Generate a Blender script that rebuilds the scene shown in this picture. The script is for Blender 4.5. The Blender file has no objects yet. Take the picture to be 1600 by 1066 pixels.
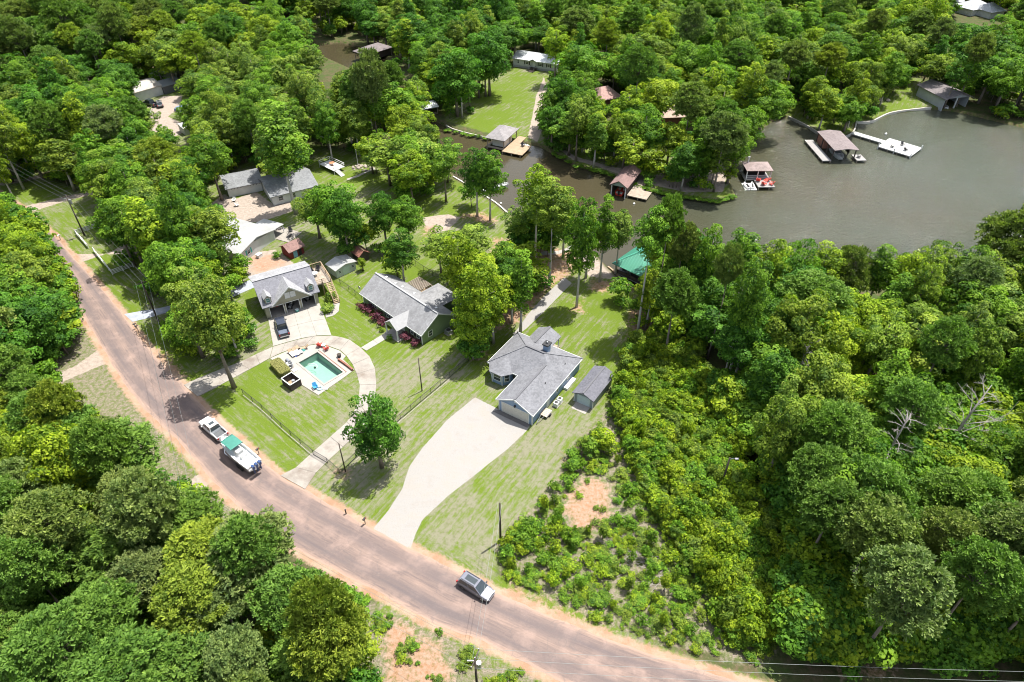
import bpy, math, random
import numpy as np
from mathutils import Vector, Matrix
from mathutils.geometry import tessellate_polygon
R = math.radians
rnd = random.Random(7)
S = bpy.context.scene
COL = S.collection
# ---------------------------------------------------------------- camera, sky, sun, exposure
CAM_F, CAM_P, CAM_H = 1067.0, R(40.0), 80.0
cam_d = bpy.data.cameras.new("camera"); cam = bpy.data.objects.new("camera", cam_d); COL.objects.link(cam)
cam.location = (0, 0, CAM_H); cam.rotation_euler = (R(90) - CAM_P, 0, 0)
cam_d.sensor_width = 36; cam_d.lens = 36 * CAM_F / 1600; cam_d.clip_end = 5000; cam_d.clip_start = 1
S.camera = cam
SUN_EL, SUN_AZ = R(70), math.atan2(0.80, 0.60)      # azimuth clockwise from +Y
w = bpy.data.worlds.new("World"); S.world = w; w.use_nodes = True
nt = w.node_tree; nt.nodes.clear()
sky = nt.nodes.new("ShaderNodeTexSky"); sky.sky_type = 'NISHITA'; sky.sun_disc = False
sky.sun_elevation = SUN_EL; sky.sun_rotation = SUN_AZ; sky.air_density = 1.0; sky.dust_density = 2.5
bg = nt.nodes.new("ShaderNodeBackground"); bg.inputs[1].default_value = 0.105
wo = nt.nodes.new("ShaderNodeOutputWorld")
tc = nt.nodes.new("ShaderNodeTexCoord"); cn = nt.nodes.new("ShaderNodeTexNoise"); cn.inputs['Scale'].default_value = 3.2
cn.inputs['Detail'].default_value = 6
cr = nt.nodes.new("ShaderNodeMapRange"); cr.inputs[1].default_value = .44; cr.inputs[2].default_value = .62
cr.inputs[3].default_value = 0; cr.inputs[4].default_value = .75
cm = nt.nodes.new("ShaderNodeMix"); cm.data_type = 'RGBA'; cm.inputs[7].default_value = (8.5, 8.8, 9.4, 1)
nt.links.new(tc.outputs['Generated'], cn.inputs['Vector']); nt.links.new(cn.outputs[0], cr.inputs[0])
nt.links.new(cr.outputs[0], cm.inputs[0]); nt.links.new(sky.outputs[0], cm.inputs[6])
nt.links.new(cm.outputs[2], bg.inputs[0]); nt.links.new(bg.outputs[0], wo.inputs[0])
sd = bpy.data.lights.new("sun", 'SUN'); sun = bpy.data.objects.new("sun", sd); COL.objects.link(sun)
sd.energy = 4.9; sd.angle = R(0.53); sd.color = (1, .965, .90)
sv = Vector((math.sin(SUN_AZ) * math.cos(SUN_EL), math.cos(SUN_AZ) * math.cos(SUN_EL), math.sin(SUN_EL)))
sun.rotation_euler = sv.to_track_quat('Z', 'Y').to_euler(); sun.location = (0, 0, 200)
S.view_settings.view_transform = 'Standard'; S.view_settings.look = 'None'
S.view_settings.exposure = 1.0; S.view_settings.gamma = 1; S.view_settings.use_curve_mapping = False
S.cycles.filter_width = 1.05; S.cycles.max_bounces = 6; S.cycles.transparent_max_bounces = 8; S.cycles.diffuse_bounces = 4
S.cycles.glossy_bounces = 2; S.cycles.transmission_bounces = 4; S.cycles.caustics_reflective = False; S.cycles.caustics_refractive = False

# ---------------------------------------------------------------- helpers: ground survey from the aerial picture
_c, _s = math.cos(CAM_P), math.sin(CAM_P)
def P(x, y, z=0.0):
    """map point (x, y) of the aerial survey, at height z, to metres"""
    u = (x - 800) / CAM_F; v = -(y - 533) / CAM_F
    d = (u, _c + v * _s, -_s + v * _c); t = (CAM_H - z) / (-d[2])
    return Vector((d[0] * t, d[1] * t, z))
def proj(X, Y, Z):
    dep = Y * _c - (Z - CAM_H) * _s; up = Y * _s + (Z - CAM_H) * _c
    return 800 + CAM_F * X / dep, 533 - CAM_F * up / dep, dep
def height_to(Y, ytop):
    k = (533 - ytop) / CAM_F
    return CAM_H + Y * (k * _c - _s) / (_c + k * _s)
def PP(pts, z=0.0): return [P(x, y, z) for x, y in pts]
def CR(ox, oy, s, pts): return [(ox + x / s, oy + y / s) for x, y in pts]

def tag(o, label=None, cat=None, group=None, kind=None):
    if label: o['label'] = label
    if cat: o['category'] = cat
    if group: o['group'] = group
    if kind: o['kind'] = kind
    return o
def empty(name, loc=(0, 0, 0), rz=0.0, label=None, cat=None, group=None, kind=None):
    o = bpy.data.objects.new(name, None); COL.objects.link(o)
    o.location = loc; o.rotation_euler = (0, 0, rz); o.empty_display_size = .2
    return tag(o, label, cat, group, kind)
def link(name, me, parent=None, loc=None, rot=None, scale=None):
    o = bpy.data.objects.new(name, me); COL.objects.link(o)
    if parent: o.parent = parent
    if loc is not None: o.location = loc
    if rot is not None: o.rotation_euler = rot
    if scale is not None: o.scale = scale
    return o
class MB:
    def __init__(s): s.v = []; s.f = []
    def add(s, vs, fs, M=None):
        n = len(s.v)
        for q in vs:
            q = Vector(q)
            s.v.append(tuple(M @ q) if M is not None else tuple(q))
        s.f += [tuple(i + n for i in f) for f in fs]
        return s
    def box(s, x0, x1, y0, y1, z0, z1, M=None):
        return s.add([(x0, y0, z0), (x1, y0, z0), (x1, y1, z0), (x0, y1, z0), (x0, y0, z1), (x1, y0, z1), (x1, y1, z1), (x0, y1, z1)],
                     [(0, 3, 2, 1), (4, 5, 6, 7), (0, 1, 5, 4), (1, 2, 6, 5), (2, 3, 7, 6), (3, 0, 4, 7)], M)
    def cbox(s, c, d, rz=0, M=None):
        m = Matrix.Translation(c) @ Matrix.Rotation(rz, 4, 'Z')
        if M is not None: m = M @ m
        return s.box(-d[0] / 2, d[0] / 2, -d[1] / 2, d[1] / 2, -d[2] / 2, d[2] / 2, m)
    def bar(s, a, b, wd, ht=None):
        a = Vector(a); b = Vector(b); d = b - a; L = d.length
        if L < 1e-6: return s
        m = Matrix.Translation((a + b) / 2) @ d.to_track_quat('X', 'Z').to_matrix().to_4x4()
        ht = ht or wd
        return s.box(-L / 2, L / 2, -wd / 2, wd / 2, -ht / 2, ht / 2, m)
    def prism(s, poly, z0, z1, M=None, bottom=True):
        """poly: ccw list of 2-D points"""
        poly = [(p[0], p[1]) for p in poly]
        if sum(poly[i][0] * poly[(i + 1) % len(poly)][1] - poly[(i + 1) % len(poly)][0] * poly[i][1] for i in range(len(poly))) < 0: poly = poly[::-1]
        n = len(poly); vs = [(x, y, z1) for x, y in poly] + [(x, y, z0) for x, y in poly]
        tris = tessellate_polygon([[Vector((x, y, 0)) for x, y in poly]])
        fs = []
        for t in tris:
            a, b, c = [poly[i] for i in t]
            if (b[0] - a[0]) * (c[1] - a[1]) - (c[0] - a[0]) * (b[1] - a[1]) < 0: t = t[::-1]
            fs.append(tuple(t))
            if bottom: fs.append(tuple(i + n for i in t[::-1]))
        for i in range(n):
            j = (i + 1) % n; fs.append((i + n, j + n, j, i))
        return s.add(vs, fs, M)
    def tube(s, pts, rad, n=8, cap=True):
        pts = [Vector(p) for p in pts]; m = len(pts)
        rad = rad if hasattr(rad, '__len__') else [rad] * m
        base = len(s.v); up = None
        for i, p in enumerate(pts):
            d = (pts[min(i + 1, m - 1)] - pts[max(i - 1, 0)]).normalized()
            q = d.to_track_quat('Z', 'Y').to_matrix()
            for k in range(n):
                a = 2 * math.pi * k / n
                s.v.append(tuple(p + q @ Vector((math.cos(a) * rad[i], math.sin(a) * rad[i], 0))))
        for i in range(m - 1):
            for k in range(n):
                a = base + i * n + k; b = base + i * n + (k + 1) % n
                s.f.append((a, b, b + n, a + n))
        if cap:
            s.f.append(tuple(base + k for k in range(n))[::-1]); s.f.append(tuple(base + (m - 1) * n + k for k in range(n)))
        return s
    def wheel(s, c, r, wd, n=16, axis='Y', M=None):
        vs = []; 
        for sgn in (-1, 1):
            for k in range(n):
                a = 2 * math.pi * k / n
                vs.append((c[0] + math.cos(a) * r, c[1] + sgn * wd / 2, c[2] + math.sin(a) * r) if axis == 'Y' else (c[0] + sgn * wd / 2, c[1] + math.cos(a) * r, c[2] + math.sin(a) * r))
        fs = [(k, (k + 1) % n, n + (k + 1) % n, n + k) for k in range(n)] + [tuple(range(n))[::-1], tuple(range(n, 2 * n))]
        return s.add(vs, fs, M)
    def loft(s, rings, close=True, M=None):
        n = len(rings[0]); vs = [p for r in rings for p in r]; fs = []
        for i in range(len(rings) - 1):
            for k in range(n if close else n - 1):
                a = i * n + k; b = i * n + (k + 1) % n
                fs.append((a, b, b + n, a + n))
        if close: fs += [tuple(range(n))[::-1], tuple(range((len(rings) - 1) * n, len(rings) * n))]
        return s.add(vs, fs, M)
    def mesh(s, name, mat, smooth=False):
        me = bpy.data.meshes.new(name); me.from_pydata(s.v, [], s.f)
        if mat is not None: me.materials.append(mat)
        if smooth: me.polygons.foreach_set('use_smooth', [True] * len(me.polygons))
        return me
    def build(s, name, mat, parent=None, label=None, kind=None, smooth=False, bevel=0, **k):
        o = link(name, s.mesh(name, mat, smooth), parent, **k)
        if bevel:
            m = o.modifiers.new('bevel', 'BEVEL'); m.width = bevel; m.segments = 2; m.limit_method = 'ANGLE'
        return tag(o, label, kind=kind)
def plate(faces, th):
    """faces: polygons in 3-D (top side up), sharing corner coordinates; returns a closed sheet th thick"""
    idx = {}; vs = []; fs = []
    for f in faces:
        t = []
        for p in f:
            k = tuple(round(c, 4) for c in p)
            if k not in idx: idx[k] = len(vs); vs.append(k)
            t.append(idx[k])
        nz = sum(vs[t[i]][0] * vs[t[(i + 1) % len(t)]][1] - vs[t[(i + 1) % len(t)]][0] * vs[t[i]][1] for i in range(len(t)))
        fs.append(t if nz > 0 else t[::-1])
    n = len(vs); edges = {}
    for t in fs:
        for i in range(len(t)): edges[(t[i], t[(i + 1) % len(t)])] = 1
    out = [tuple(t) for t in fs] + [tuple(i + n for i in t[::-1]) for t in fs]
    for a, b in edges:
        if (b, a) not in edges: out.append((a, a + n, b + n, b)[::-1] if False else (b, a, a + n, b + n))
    m = MB(); m.v = list(vs) + [(x, y, z - th) for x, y, z in vs]; m.f = out
    return m

# ---------------------------------------------------------------- materials
MATS = {}
def nodes(name):
    m = bpy.data.materials.new(name); m.use_nodes = True; t = m.node_tree; t.nodes.clear()
    out = t.nodes.new('ShaderNodeOutputMaterial'); b = t.nodes.new('ShaderNodeBsdfPrincipled'); t.links.new(b.outputs[0], out.inputs[0])
    return m, t, b, out
def N(t, typ, **k):
    n = t.nodes.new('ShaderNode' + typ)
    for a, v in k.items():
        if a.startswith('i_'): n.inputs[a[2:].replace('_', ' ')].default_value = v
        else: setattr(n, a, v)
    return n
def mixc(t, fac, a, b, mode='MIX'):
    m = N(t, 'Mix', data_type='RGBA', blend_type=mode)
    for s_, v in ((0, fac), (6, a), (7, b)):
        if isinstance(v, (tuple, list)): m.inputs[s_].default_value = tuple(v) + ((1,) if len(v) == 3 else ())
        elif isinstance(v, (int, float)): m.inputs[s_].default_value = v
        else: t.links.new(v, m.inputs[s_])
    return m.outputs[2]
def rng(t, v, a, b, c=0.0, d=1.0, smooth=False):
    m = N(t, 'MapRange'); m.inputs[1].default_value = a; m.inputs[2].default_value = b; m.inputs[3].default_value = c; m.inputs[4].default_value = d
    if smooth: m.interpolation_type = 'SMOOTHSTEP'
    t.links.new(v, m.inputs[0]); return m.outputs[0]
def math_(t, op, a, b=None):
    m = N(t, 'Math', operation=op)
    for i, v in enumerate((a, b)):
        if v is None: continue
        if isinstance(v, (int, float)): m.inputs[i].default_value = v
        else: t.links.new(v, m.inputs[i])
    return m.outputs[0]
def noise(t, vec, scale, detail=4, rough=.55, dist=0):
    n = N(t, 'TexNoise'); n.inputs['Scale'].default_value = scale; n.inputs['Detail'].default_value = detail
    n.inputs['Roughness'].default_value = rough; n.inputs['Distortion'].default_value = dist
    if vec is not None: t.links.new(vec, n.inputs['Vector'])
    return n.outputs[0]
def geo_pos(t): return N(t, 'NewGeometry').outputs['Position']
def mapped(t, vec, scale=(1, 1, 1), rz=0):
    if rz: r = N(t, 'Mapping'); r.inputs['Rotation'].default_value = (0, 0, rz); t.links.new(vec, r.inputs[0]); vec = r.outputs[0]
    m = N(t, 'Mapping'); m.inputs['Scale'].default_value = scale; t.links.new(vec, m.inputs[0]); return m.outputs[0]
def bump(t, b, h, s, d=.05):
    n = N(t, 'Bump'); n.inputs['Strength'].default_value = s; n.inputs['Distance'].default_value = d
    t.links.new(h, n.inputs['Height']); t.links.new(n.outputs[0], b.inputs['Normal'])
def surf(name, col, var=.18, scale=2.0, rough=.7, metal=0, fine=25, spec=.3, dark=None, streak=None):
    """a worn, mottled surface: base colour with broad stains and fine grain"""
    if name in MATS: return MATS[name]
    m, t, b, o = nodes(name); p = geo_pos(t)
    v = p if not streak else mapped(t, p, streak[0], streak[1])
    a = noise(t, v, scale, 5, .6); f = noise(t, p, fine, 2, .7)
    k = math_(t, 'ADD', rng(t, a, .3, .7, 1 - var, 1 + var * .7), rng(t, f, .3, .7, -var * .45, var * .45))
    c = mixc(t, 1.0, col, (1, 1, 1), 'MULTIPLY')
    vm = N(t, 'VectorMath', operation='SCALE'); t.links.new(c, vm.inputs[0]); t.links.new(k, vm.inputs['Scale'])
    cc = vm.outputs[0]
    if dark: cc = mixc(t, rng(t, noise(t, v, scale * .45, 5, .65), .5, .68), cc, dark)
    t.links.new(cc, b.inputs['Base Color']); b.inputs['Roughness'].default_value = rough; b.inputs['Metallic'].default_value = metal
    b.inputs['Specular IOR Level'].default_value = spec; bump(t, b, f, .15, .02)
    MATS[name] = m; return m
def plain(name, col, rough=.5, metal=0, spec=.5, coat=0):
    if name in MATS: return MATS[name]
    m, t, b, o = nodes(name); p = geo_pos(t)
    k = rng(t, noise(t, p, 6, 3), .3, .7, .9, 1.08)
    vm = N(t, 'VectorMath', operation='SCALE'); vm.inputs[0].default_value = col; t.links.new(k, vm.inputs['Scale']); t.links.new(vm.outputs[0], b.inputs['Base Color'])
    b.inputs['Roughness'].default_value = rough; b.inputs['Metallic'].default_value = metal; b.inputs['Specular IOR Level'].default_value = spec
    b.inputs['Coat Weight'].default_value = coat
    MATS[name] = m; return m
def siding(name, col):
    if name in MATS: return MATS[name]
    m, t, b, o = nodes(name); p = geo_pos(t); sx = N(t, 'SeparateXYZ'); t.links.new(p, sx.inputs[0])
    fr = math_(t, 'FRACT', math_(t, 'MULTIPLY', sx.outputs[2], 5.5))
    k = rng(t, noise(t, p, .8, 4), .3, .7, .88, 1.06)
    vm = N(t, 'VectorMath', operation='SCALE'); vm.inputs[0].default_value = col; t.links.new(k, vm.inputs['Scale'])
    t.links.new(vm.outputs[0], b.inputs['Base Color']); b.inputs['Roughness'].default_value = .6
    bump(t, b, fr, .6, .02); MATS[name] = m; return m
def shingle(name, col, streak=False):
    if name in MATS: return MATS[name]
    m, t, b, o = nodes(name); p = geo_pos(t)
    v = N(t, 'TexVoronoi'); v.inputs['Scale'].default_value = 3.6; t.links.new(mapped(t, p, (1, 1, 1.6)), v.inputs['Vector'])
    sx = N(t, 'SeparateXYZ'); t.links.new(v.outputs['Color'], sx.inputs[0])
    k = math_(t, 'ADD', rng(t, sx.outputs[0], 0, 1, .80, 1.1), rng(t, noise(t, p, .6, 5, .6), .3, .7, -.12, .12))
    vm = N(t, 'VectorMath', operation='SCALE'); vm.inputs[0].default_value = col; t.links.new(k, vm.inputs['Scale']); c = vm.outputs[0]
    if streak:   # algae streaks down the slope
        st = noise(t, mapped(t, p, (.3, 1.5, 1), R(-45.7)), .55, 5, .6)
        c = mixc(t, rng(t, st, .45, .66, 0, .6), c, tuple(q * .62 for q in col))
    t.links.new(c, b.inputs['Base Color']); b.inputs['Roughness'].default_value = .85; b.inputs['Specular IOR Level'].default_value = .2
    sz = N(t, 'SeparateXYZ'); t.links.new(p, sz.inputs[0])
    bump(t, b, math_(t, 'FRACT', math_(t, 'MULTIPLY', sz.outputs[2], 14)), .35, .015); MATS[name] = m; return m
def ribbed(name, col, rz, rough=.4, metal=.3, rust=None):
    """sheet-metal roofing: colour with faint weathering, ribs across direction rz"""
    if name in MATS: return MATS[name]
    m, t, b, o = nodes(name); p = geo_pos(t); sx = N(t, 'SeparateXYZ'); t.links.new(mapped(t, p, (1, 1, 1), rz), sx.inputs[0])
    fr = rng(t, math_(t, 'PINGPONG', sx.outputs[0], .3), .22, .3)
    k = rng(t, noise(t, p, .5, 5), .3, .7, .86, 1.05)
    vm = N(t, 'VectorMath', operation='SCALE'); vm.inputs[0].default_value = col; t.links.new(k, vm.inputs['Scale']); c = vm.outputs[0]
    if rust: c = mixc(t, rng(t, noise(t, mapped(t, p, (1, .3, 1), rz), 1.2, 5, .7), .52, .72, 0, .8), c, rust)
    t.links.new(c, b.inputs['Base Color']); b.inputs['Roughness'].default_value = rough; b.inputs['Metallic'].default_value = metal
    bump(t, b, fr, .7, .03); MATS[name] = m; return m
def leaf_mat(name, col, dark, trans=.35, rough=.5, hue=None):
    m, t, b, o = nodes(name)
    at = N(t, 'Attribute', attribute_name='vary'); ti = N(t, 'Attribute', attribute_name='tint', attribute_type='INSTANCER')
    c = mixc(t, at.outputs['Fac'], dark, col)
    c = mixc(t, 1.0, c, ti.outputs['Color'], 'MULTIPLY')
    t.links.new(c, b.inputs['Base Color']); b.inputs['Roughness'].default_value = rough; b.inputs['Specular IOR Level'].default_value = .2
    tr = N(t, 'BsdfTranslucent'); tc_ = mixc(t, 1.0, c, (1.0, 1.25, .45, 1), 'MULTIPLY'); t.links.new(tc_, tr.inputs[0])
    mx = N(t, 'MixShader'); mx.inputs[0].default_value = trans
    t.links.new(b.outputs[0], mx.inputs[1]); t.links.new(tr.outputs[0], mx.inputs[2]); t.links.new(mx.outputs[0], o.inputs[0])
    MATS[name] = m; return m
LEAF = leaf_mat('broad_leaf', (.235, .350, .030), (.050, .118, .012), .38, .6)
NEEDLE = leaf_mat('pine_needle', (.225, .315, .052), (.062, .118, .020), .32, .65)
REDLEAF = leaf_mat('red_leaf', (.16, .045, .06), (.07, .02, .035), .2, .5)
BARK = surf('bark', (.20, .165, .135), .3, 1.5, .9, fine=12)
PALEBARK = surf('pale_bark', (.42, .39, .36), .25, 1.5, .9, fine=12)
DEADWOOD = surf('dead_wood', (.31, .285, .255), .25, 2, .85, fine=14)
CONC = surf('concrete', (.265, .242, .212), .16, .5, .8, fine=6, dark=(.175, .145, .12))
CONC2 = surf('pale_concrete', (.285, .265, .238), .12, .7, .75, fine=6)
APRON_SHADE = surf('shadow_apron', (.13, .12, .115), .15, 1.5, .85)  # dark tone paints in the eave shadow before the blue house garage
WHITE = plain('white_paint', (.60, .60, .59), .5)
TRIM = plain('white_trim', (.60, .61, .60), .5)
CREAM = plain('cream_door', (.55, .53, .47), .5)
GLASS = plain('window_glass', (.035, .045, .05), .06, 0, .8)
BLACK = plain('black_metal', (.02, .02, .022), .5)
DARK = plain('dark_void', (.03, .028, .026), .9, 0, .1)
GREYMETAL = plain('grey_metal', (.35, .36, .37), .4, .6)
WOODP = surf('weathered_wood', (.30, .25, .20), .25, 1.5, .85, fine=9)
TANWOOD = surf('tan_wood', (.32, .235, .155), .18, 1.5, .8, fine=9)
POLEW = surf('pole_wood', (.075, .06, .05), .25, 2, .9)
RUBBER = plain('tyre_rubber', (.02, .02, .02), .8)
CHROME = plain('alloy', (.55, .56, .58), .25, .9)
REDP = plain('red_plastic', (.62, .05, .03), .45)
BLUEP = plain('blue_plastic', (.05, .25, .48), .45)
TEALP = plain('teal_plastic', (.05, .22, .2), .45)
# ================================================================ the setting: ground, lake, road, drives
ROAD_U = [(-130, 195), (-60, 250), (0, 302), (37, 327), (87, 371), (117, 405), (150, 440), (185, 482), (219, 527), (248, 562), (287, 601), (310, 628), (345, 661), (372, 686), (400, 712), (437, 742.6), (478, 766), (517, 789), (580, 825), (640, 857), (716, 893), (775, 925), (867, 966), (984, 1011), (1100, 1048), (1250, 1092), (1500, 1150), (1800, 1215)]
ROAD_L = [(-130, 226), (-60, 279), (0, 325), (25, 344), (62, 372), (82, 405), (105, 445), (128, 490), (165, 552), (185, 585), (206, 615), (226, 639), (248, 661), (277, 688), (305, 719), (345, 765), (400, 815), (440, 845), (480, 868), (535, 898), (596, 928), (674, 973), (751, 1001), (867, 1060), (980, 1108), (1130, 1165), (1400, 1260), (1700, 1350)]
SHORE = [(-150, -120), (250, -60), (400, 20), (470, 50), (498, 68), (530, 64), (562, 70), (600, 84), (622, 112), (650, 150), (682, 187), (707.6, 201), (758, 214), (812, 220), (843, 225), (900, 258), (943, 268), (958, 275), (997, 290), (1035, 300), (1073, 306), (1118, 313), (1150, 306), (1143, 290), (1138, 277), (1135, 250), (1160, 225), (1195, 195), (1215, 181), (1232, 181), (1285, 210), (1307, 216), (1332, 207), (1339, 190), (1362, 189), (1395, 175), (1455, 167.5), (1495, 172), (1550, 185), (1600, 197), (1750, 230), (1950, 270), (2300, 330),
         (2300, 540), (1800, 490), (1600, 462), (1400, 445), (1290, 432), (1215, 450), (1200, 530), (1186, 535), (1170, 480), (1120, 440), (1060, 425), (1015, 446), (1000, 456), (962, 428), (950, 417), (930, 395), (885, 368), (840, 355), (792, 332), (775, 317), (732, 290), (710, 277), (690, 235), (640, 175), (590, 130), (545, 105), (500, 85), (440, 65), (300, 20), (100, -40), (-150, -100)]
GRAVEL_DRIVE = [(583, 826), (605, 800), (628, 765), (640, 728), (660, 700), (700, 655), (742, 621), (778, 639), (829, 663), (823, 673), (795, 700), (745, 740), (700, 775), (660, 812), (650, 833), (641, 858)]
TRACK = [(893.5, 442.5), (881.5, 433.6), (850, 463), (826, 490), (808, 515), (800, 522), (808, 524), (822, 514), (850, 487)]
LAWNZ = [  # lush grass
    [(130, 400), (165, 392), (200, 440), (235, 478), (200, 490), (160, 445)], [(0, 290), (60, 278), (110, 300), (60, 318), (30, 320)],
    [(325, 640), (400, 570), (430, 570), (470, 612), (550, 600), (556, 640), (500, 700), (440, 738), (420, 725), (350, 660)],
    [(480, 240), (520, 232), (565, 262), (600, 260), (600, 290), (560, 292), (500, 275)], [(610, 300), (720, 280), (770, 315), (795, 335), (770, 345), (700, 338), (640, 350), (600, 330)],
    [(700, 195), (760, 213), (812, 219), (825, 190), (832, 140), (845, 112), (800, 108), (770, 130), (745, 150), (725, 172)],
    [(1340, 190), (1362, 189), (1395, 175), (1455, 166), (1430, 145), (1405, 125), (1390, 130), (1380, 165)], [(1215, 178), (1232, 180), (1285, 208), (1310, 214), (1332, 205), (1338, 188), (1300, 180), (1250, 160)],
    [(820, 520), (900, 450), (985, 450), (985, 520), (950, 575), (915, 560), (870, 520)], [(430, 480), (640, 380), (700, 430), (740, 520), (700, 570), (520, 560)], [(640, 100), (690, 100), (700, 140), (670, 165), (655, 150)],
    [(225, 500), (300, 560), (360, 590), (320, 640), (290, 600), (240, 545)], [(160, 575), (205, 600), (215, 640), (190, 640)], [(260, 690), (300, 730), (300, 750), (265, 750)], [(330, 770), (380, 800), (330, 800)]]
DRYZ = [[(640, 860), (655, 815), (700, 778), (825, 672), (850, 640), (900, 640), (950, 640), (900, 700), (860, 780), (775, 850), (775, 900), (716, 892)], [(510, 620), (600, 560), (740, 540), (700, 640), (600, 780), (540, 790), (500, 760)], [(430, 570), (480, 610), (520, 640), (480, 680), (420, 640)], [(440, 760), (520, 740), (580, 810), (560, 812)]]
SANDZ = [[(330, 318), (350, 303), (364, 312), (400, 300), (425, 318), (452, 315), (458, 330), (410, 346), (372, 350), (330, 340)],
         [(215, 180), (255, 150), (285, 150), (280, 170), (262, 182), (300, 200), (270, 215), (240, 205)], [(455, 397), (118, 397), (113, 399), (125, 411), (178, 392), (200, 375), (170, 380)],
         [(118, 572), (157, 543), (171, 566), (132, 582), (65, 612), (55, 600)], [(288, 758), (319, 734), (333, 751), (302, 779), (235, 830), (220, 815)],
         [(370, 400), (430, 390), (460, 412), (395, 440)], [(0, 285), (68, 273), (70, 277), (0, 291)], [(40, 322), (110, 305), (200, 288), (200, 293), (110, 312), (50, 331)],
         [(660, 340), (700, 335), (720, 340), (700, 360), (670, 365)], [(825, 215), (838, 150), (850, 120), (858, 150), (848, 200), (840, 222)], [(850, 215), (900, 245), (960, 262), (1060, 265), (1140, 250), (1130, 300), (1070, 300), (1000, 285), (940, 262), (895, 250)],
         [(900, 385), (950, 410), (980, 440), (920, 432), (905, 410)]]
CLAYZ = [[(240, 530), (262, 552), (300, 590), (320, 630), (345, 655), (330, 660), (300, 612), (250, 560), (222, 527)], [(590, 945), (640, 975), (700, 1010), (720, 1070), (600, 1100)], [(130, 495), (155, 520), (160, 545), (140, 530)],
         [(790, 930), (900, 975), (985, 1010), (1000, 1005), (900, 955), (820, 915), (780, 908)], [(880, 770), (915, 740), (955, 750), (965, 800), (930, 840), (890, 830), (875, 800)], [(770, 370), (860, 385), (905, 395), (895, 432), (850, 462), (812, 505), (775, 520), (755, 470)], [(775, 375), (850, 385), (890, 400), (880, 430), (850, 455), (800, 500), (770, 480)], [(985, 470), (1030, 470), (1060, 520), (1000, 560), (975, 540)], [(893, 470), (912, 470), (915, 488), (890, 488)], [(735, 330), (775, 335), (775, 350), (735, 350)], [(735, 545), (765, 545), (765, 565), (735, 565)], [(965, 590), (985, 560), (995, 575), (975, 610)], [(920, 435), (960, 440), (955, 460), (920, 455)],
         [(376, 400), (430, 395), (455, 410), (392, 436)], [(655, 355), (685, 348), (680, 365), (660, 375)], [(720, 332), (770, 335), (770, 345), (720, 342)], [(520, 725), (545, 735), (540, 752), (515, 748)], [(1300, 1035), (1400, 1040), (1400, 1060), (1310, 1055)], [(0, 305), (60, 345), (95, 370), (130, 405), (125, 412), (80, 372), (0, 312)]]
SCRUBZ = [[(775, 850), (830, 795), (870, 745), (905, 690), (950, 640), (985, 560), (1040, 600), (1120, 700), (1180, 850), (1240, 1000), (1180, 1040), (1000, 995), (900, 955), (790, 900)], [(590, 950), (700, 990), (760, 1030), (860, 1066), (760, 1130), (560, 1100), (560, 930), (530, 900)], [(40, 600), (60, 560), (120, 510), (170, 560), (215, 620), (260, 690), (300, 740), (350, 780), (420, 835), (380, 850), (260, 770), (180, 660)]]
PEBBLE_ISLE = [(985, 535), (1010, 530), (1030, 545), (1000, 575), (980, 600), (972, 570)]
# open country: everything inside is neighbourhood; outside is woodland floor
OPEN = [[(-10, 290), (50, 270), (105, 290), (200, 285), (300, 300), (340, 270), (480, 225), (600, 240), (720, 285), (800, 335), (900, 370), (1000, 460), (1010, 540), (960, 640), (900, 700), (860, 790), (780, 850), (780, 900), (1130, 1050), (1700, 1200), (1700, 1350), (590, 1130), (590, 940), (440, 830), (330, 770), (200, 640), (60, 600), (130, 540), (60, 400), (-10, 330)],
        [(190, 120), (300, 110), (330, 240), (200, 250)], [(640, 90), (700, 190), (820, 225), (900, 260), (1000, 292), (1140, 320), (1140, 230), (900, 200), (860, 150), (880, 80), (760, 90)], [(1200, 170), (1320, 225), (1470, 175), (1430, 110), (1330, 140)]]
HOUSEPADS = []

def pip(x, y, poly):
    r = False; j = len(poly) - 1
    for i in range(len(poly)):
        xi, yi = poly[i][0], poly[i][1]; xj, yj = poly[j][0], poly[j][1]
        if (yi > y) != (yj > y) and x < (xj - xi) * (y - yi) / (yj - yi) + xi: r = not r
        j = i
    return r
def sdp(X, Y, poly, reach=4.0):
    """signed distance in metres to a polygon (inside positive), exact within reach"""
    px = np.array([p[0] for p in poly]); py = np.array([p[1] for p in poly])
    out = np.full(X.shape, -1e3)
    sel = (X > px.min() - reach) & (X < px.max() + reach) & (Y > py.min() - reach) & (Y < py.max() + reach)
    x = X[sel]; y = Y[sel]; d = np.full(x.shape, 1e9); ins = np.zeros(x.shape, bool); n = len(px)
    for i in range(n):
        ax, ay, bx, by = px[i - 1], py[i - 1], px[i], py[i]
        ex, ey = bx - ax, by - ay; L = ex * ex + ey * ey + 1e-12
        t = np.clip(((x - ax) * ex + (y - ay) * ey) / L, 0, 1)
        d = np.minimum(d, (x - ax - t * ex) ** 2 + (y - ay - t * ey) ** 2)
        c = (ay > y) != (by > y)
        if ey != 0: ins ^= c & (x < ex * (y - ay) / ey + ax)
    d = np.sqrt(d); out[sel] = np.where(ins, d, -d); return out
ROAD_W = PP(ROAD_U) + PP(ROAD_L)[::-1]
SHORE_W = PP(SHORE)
POOL_PX = [(468.8, 567.5), (493.75, 551), (532.5, 582.5), (511, 600.6)]
POOL_W = PP(POOL_PX)
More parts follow.
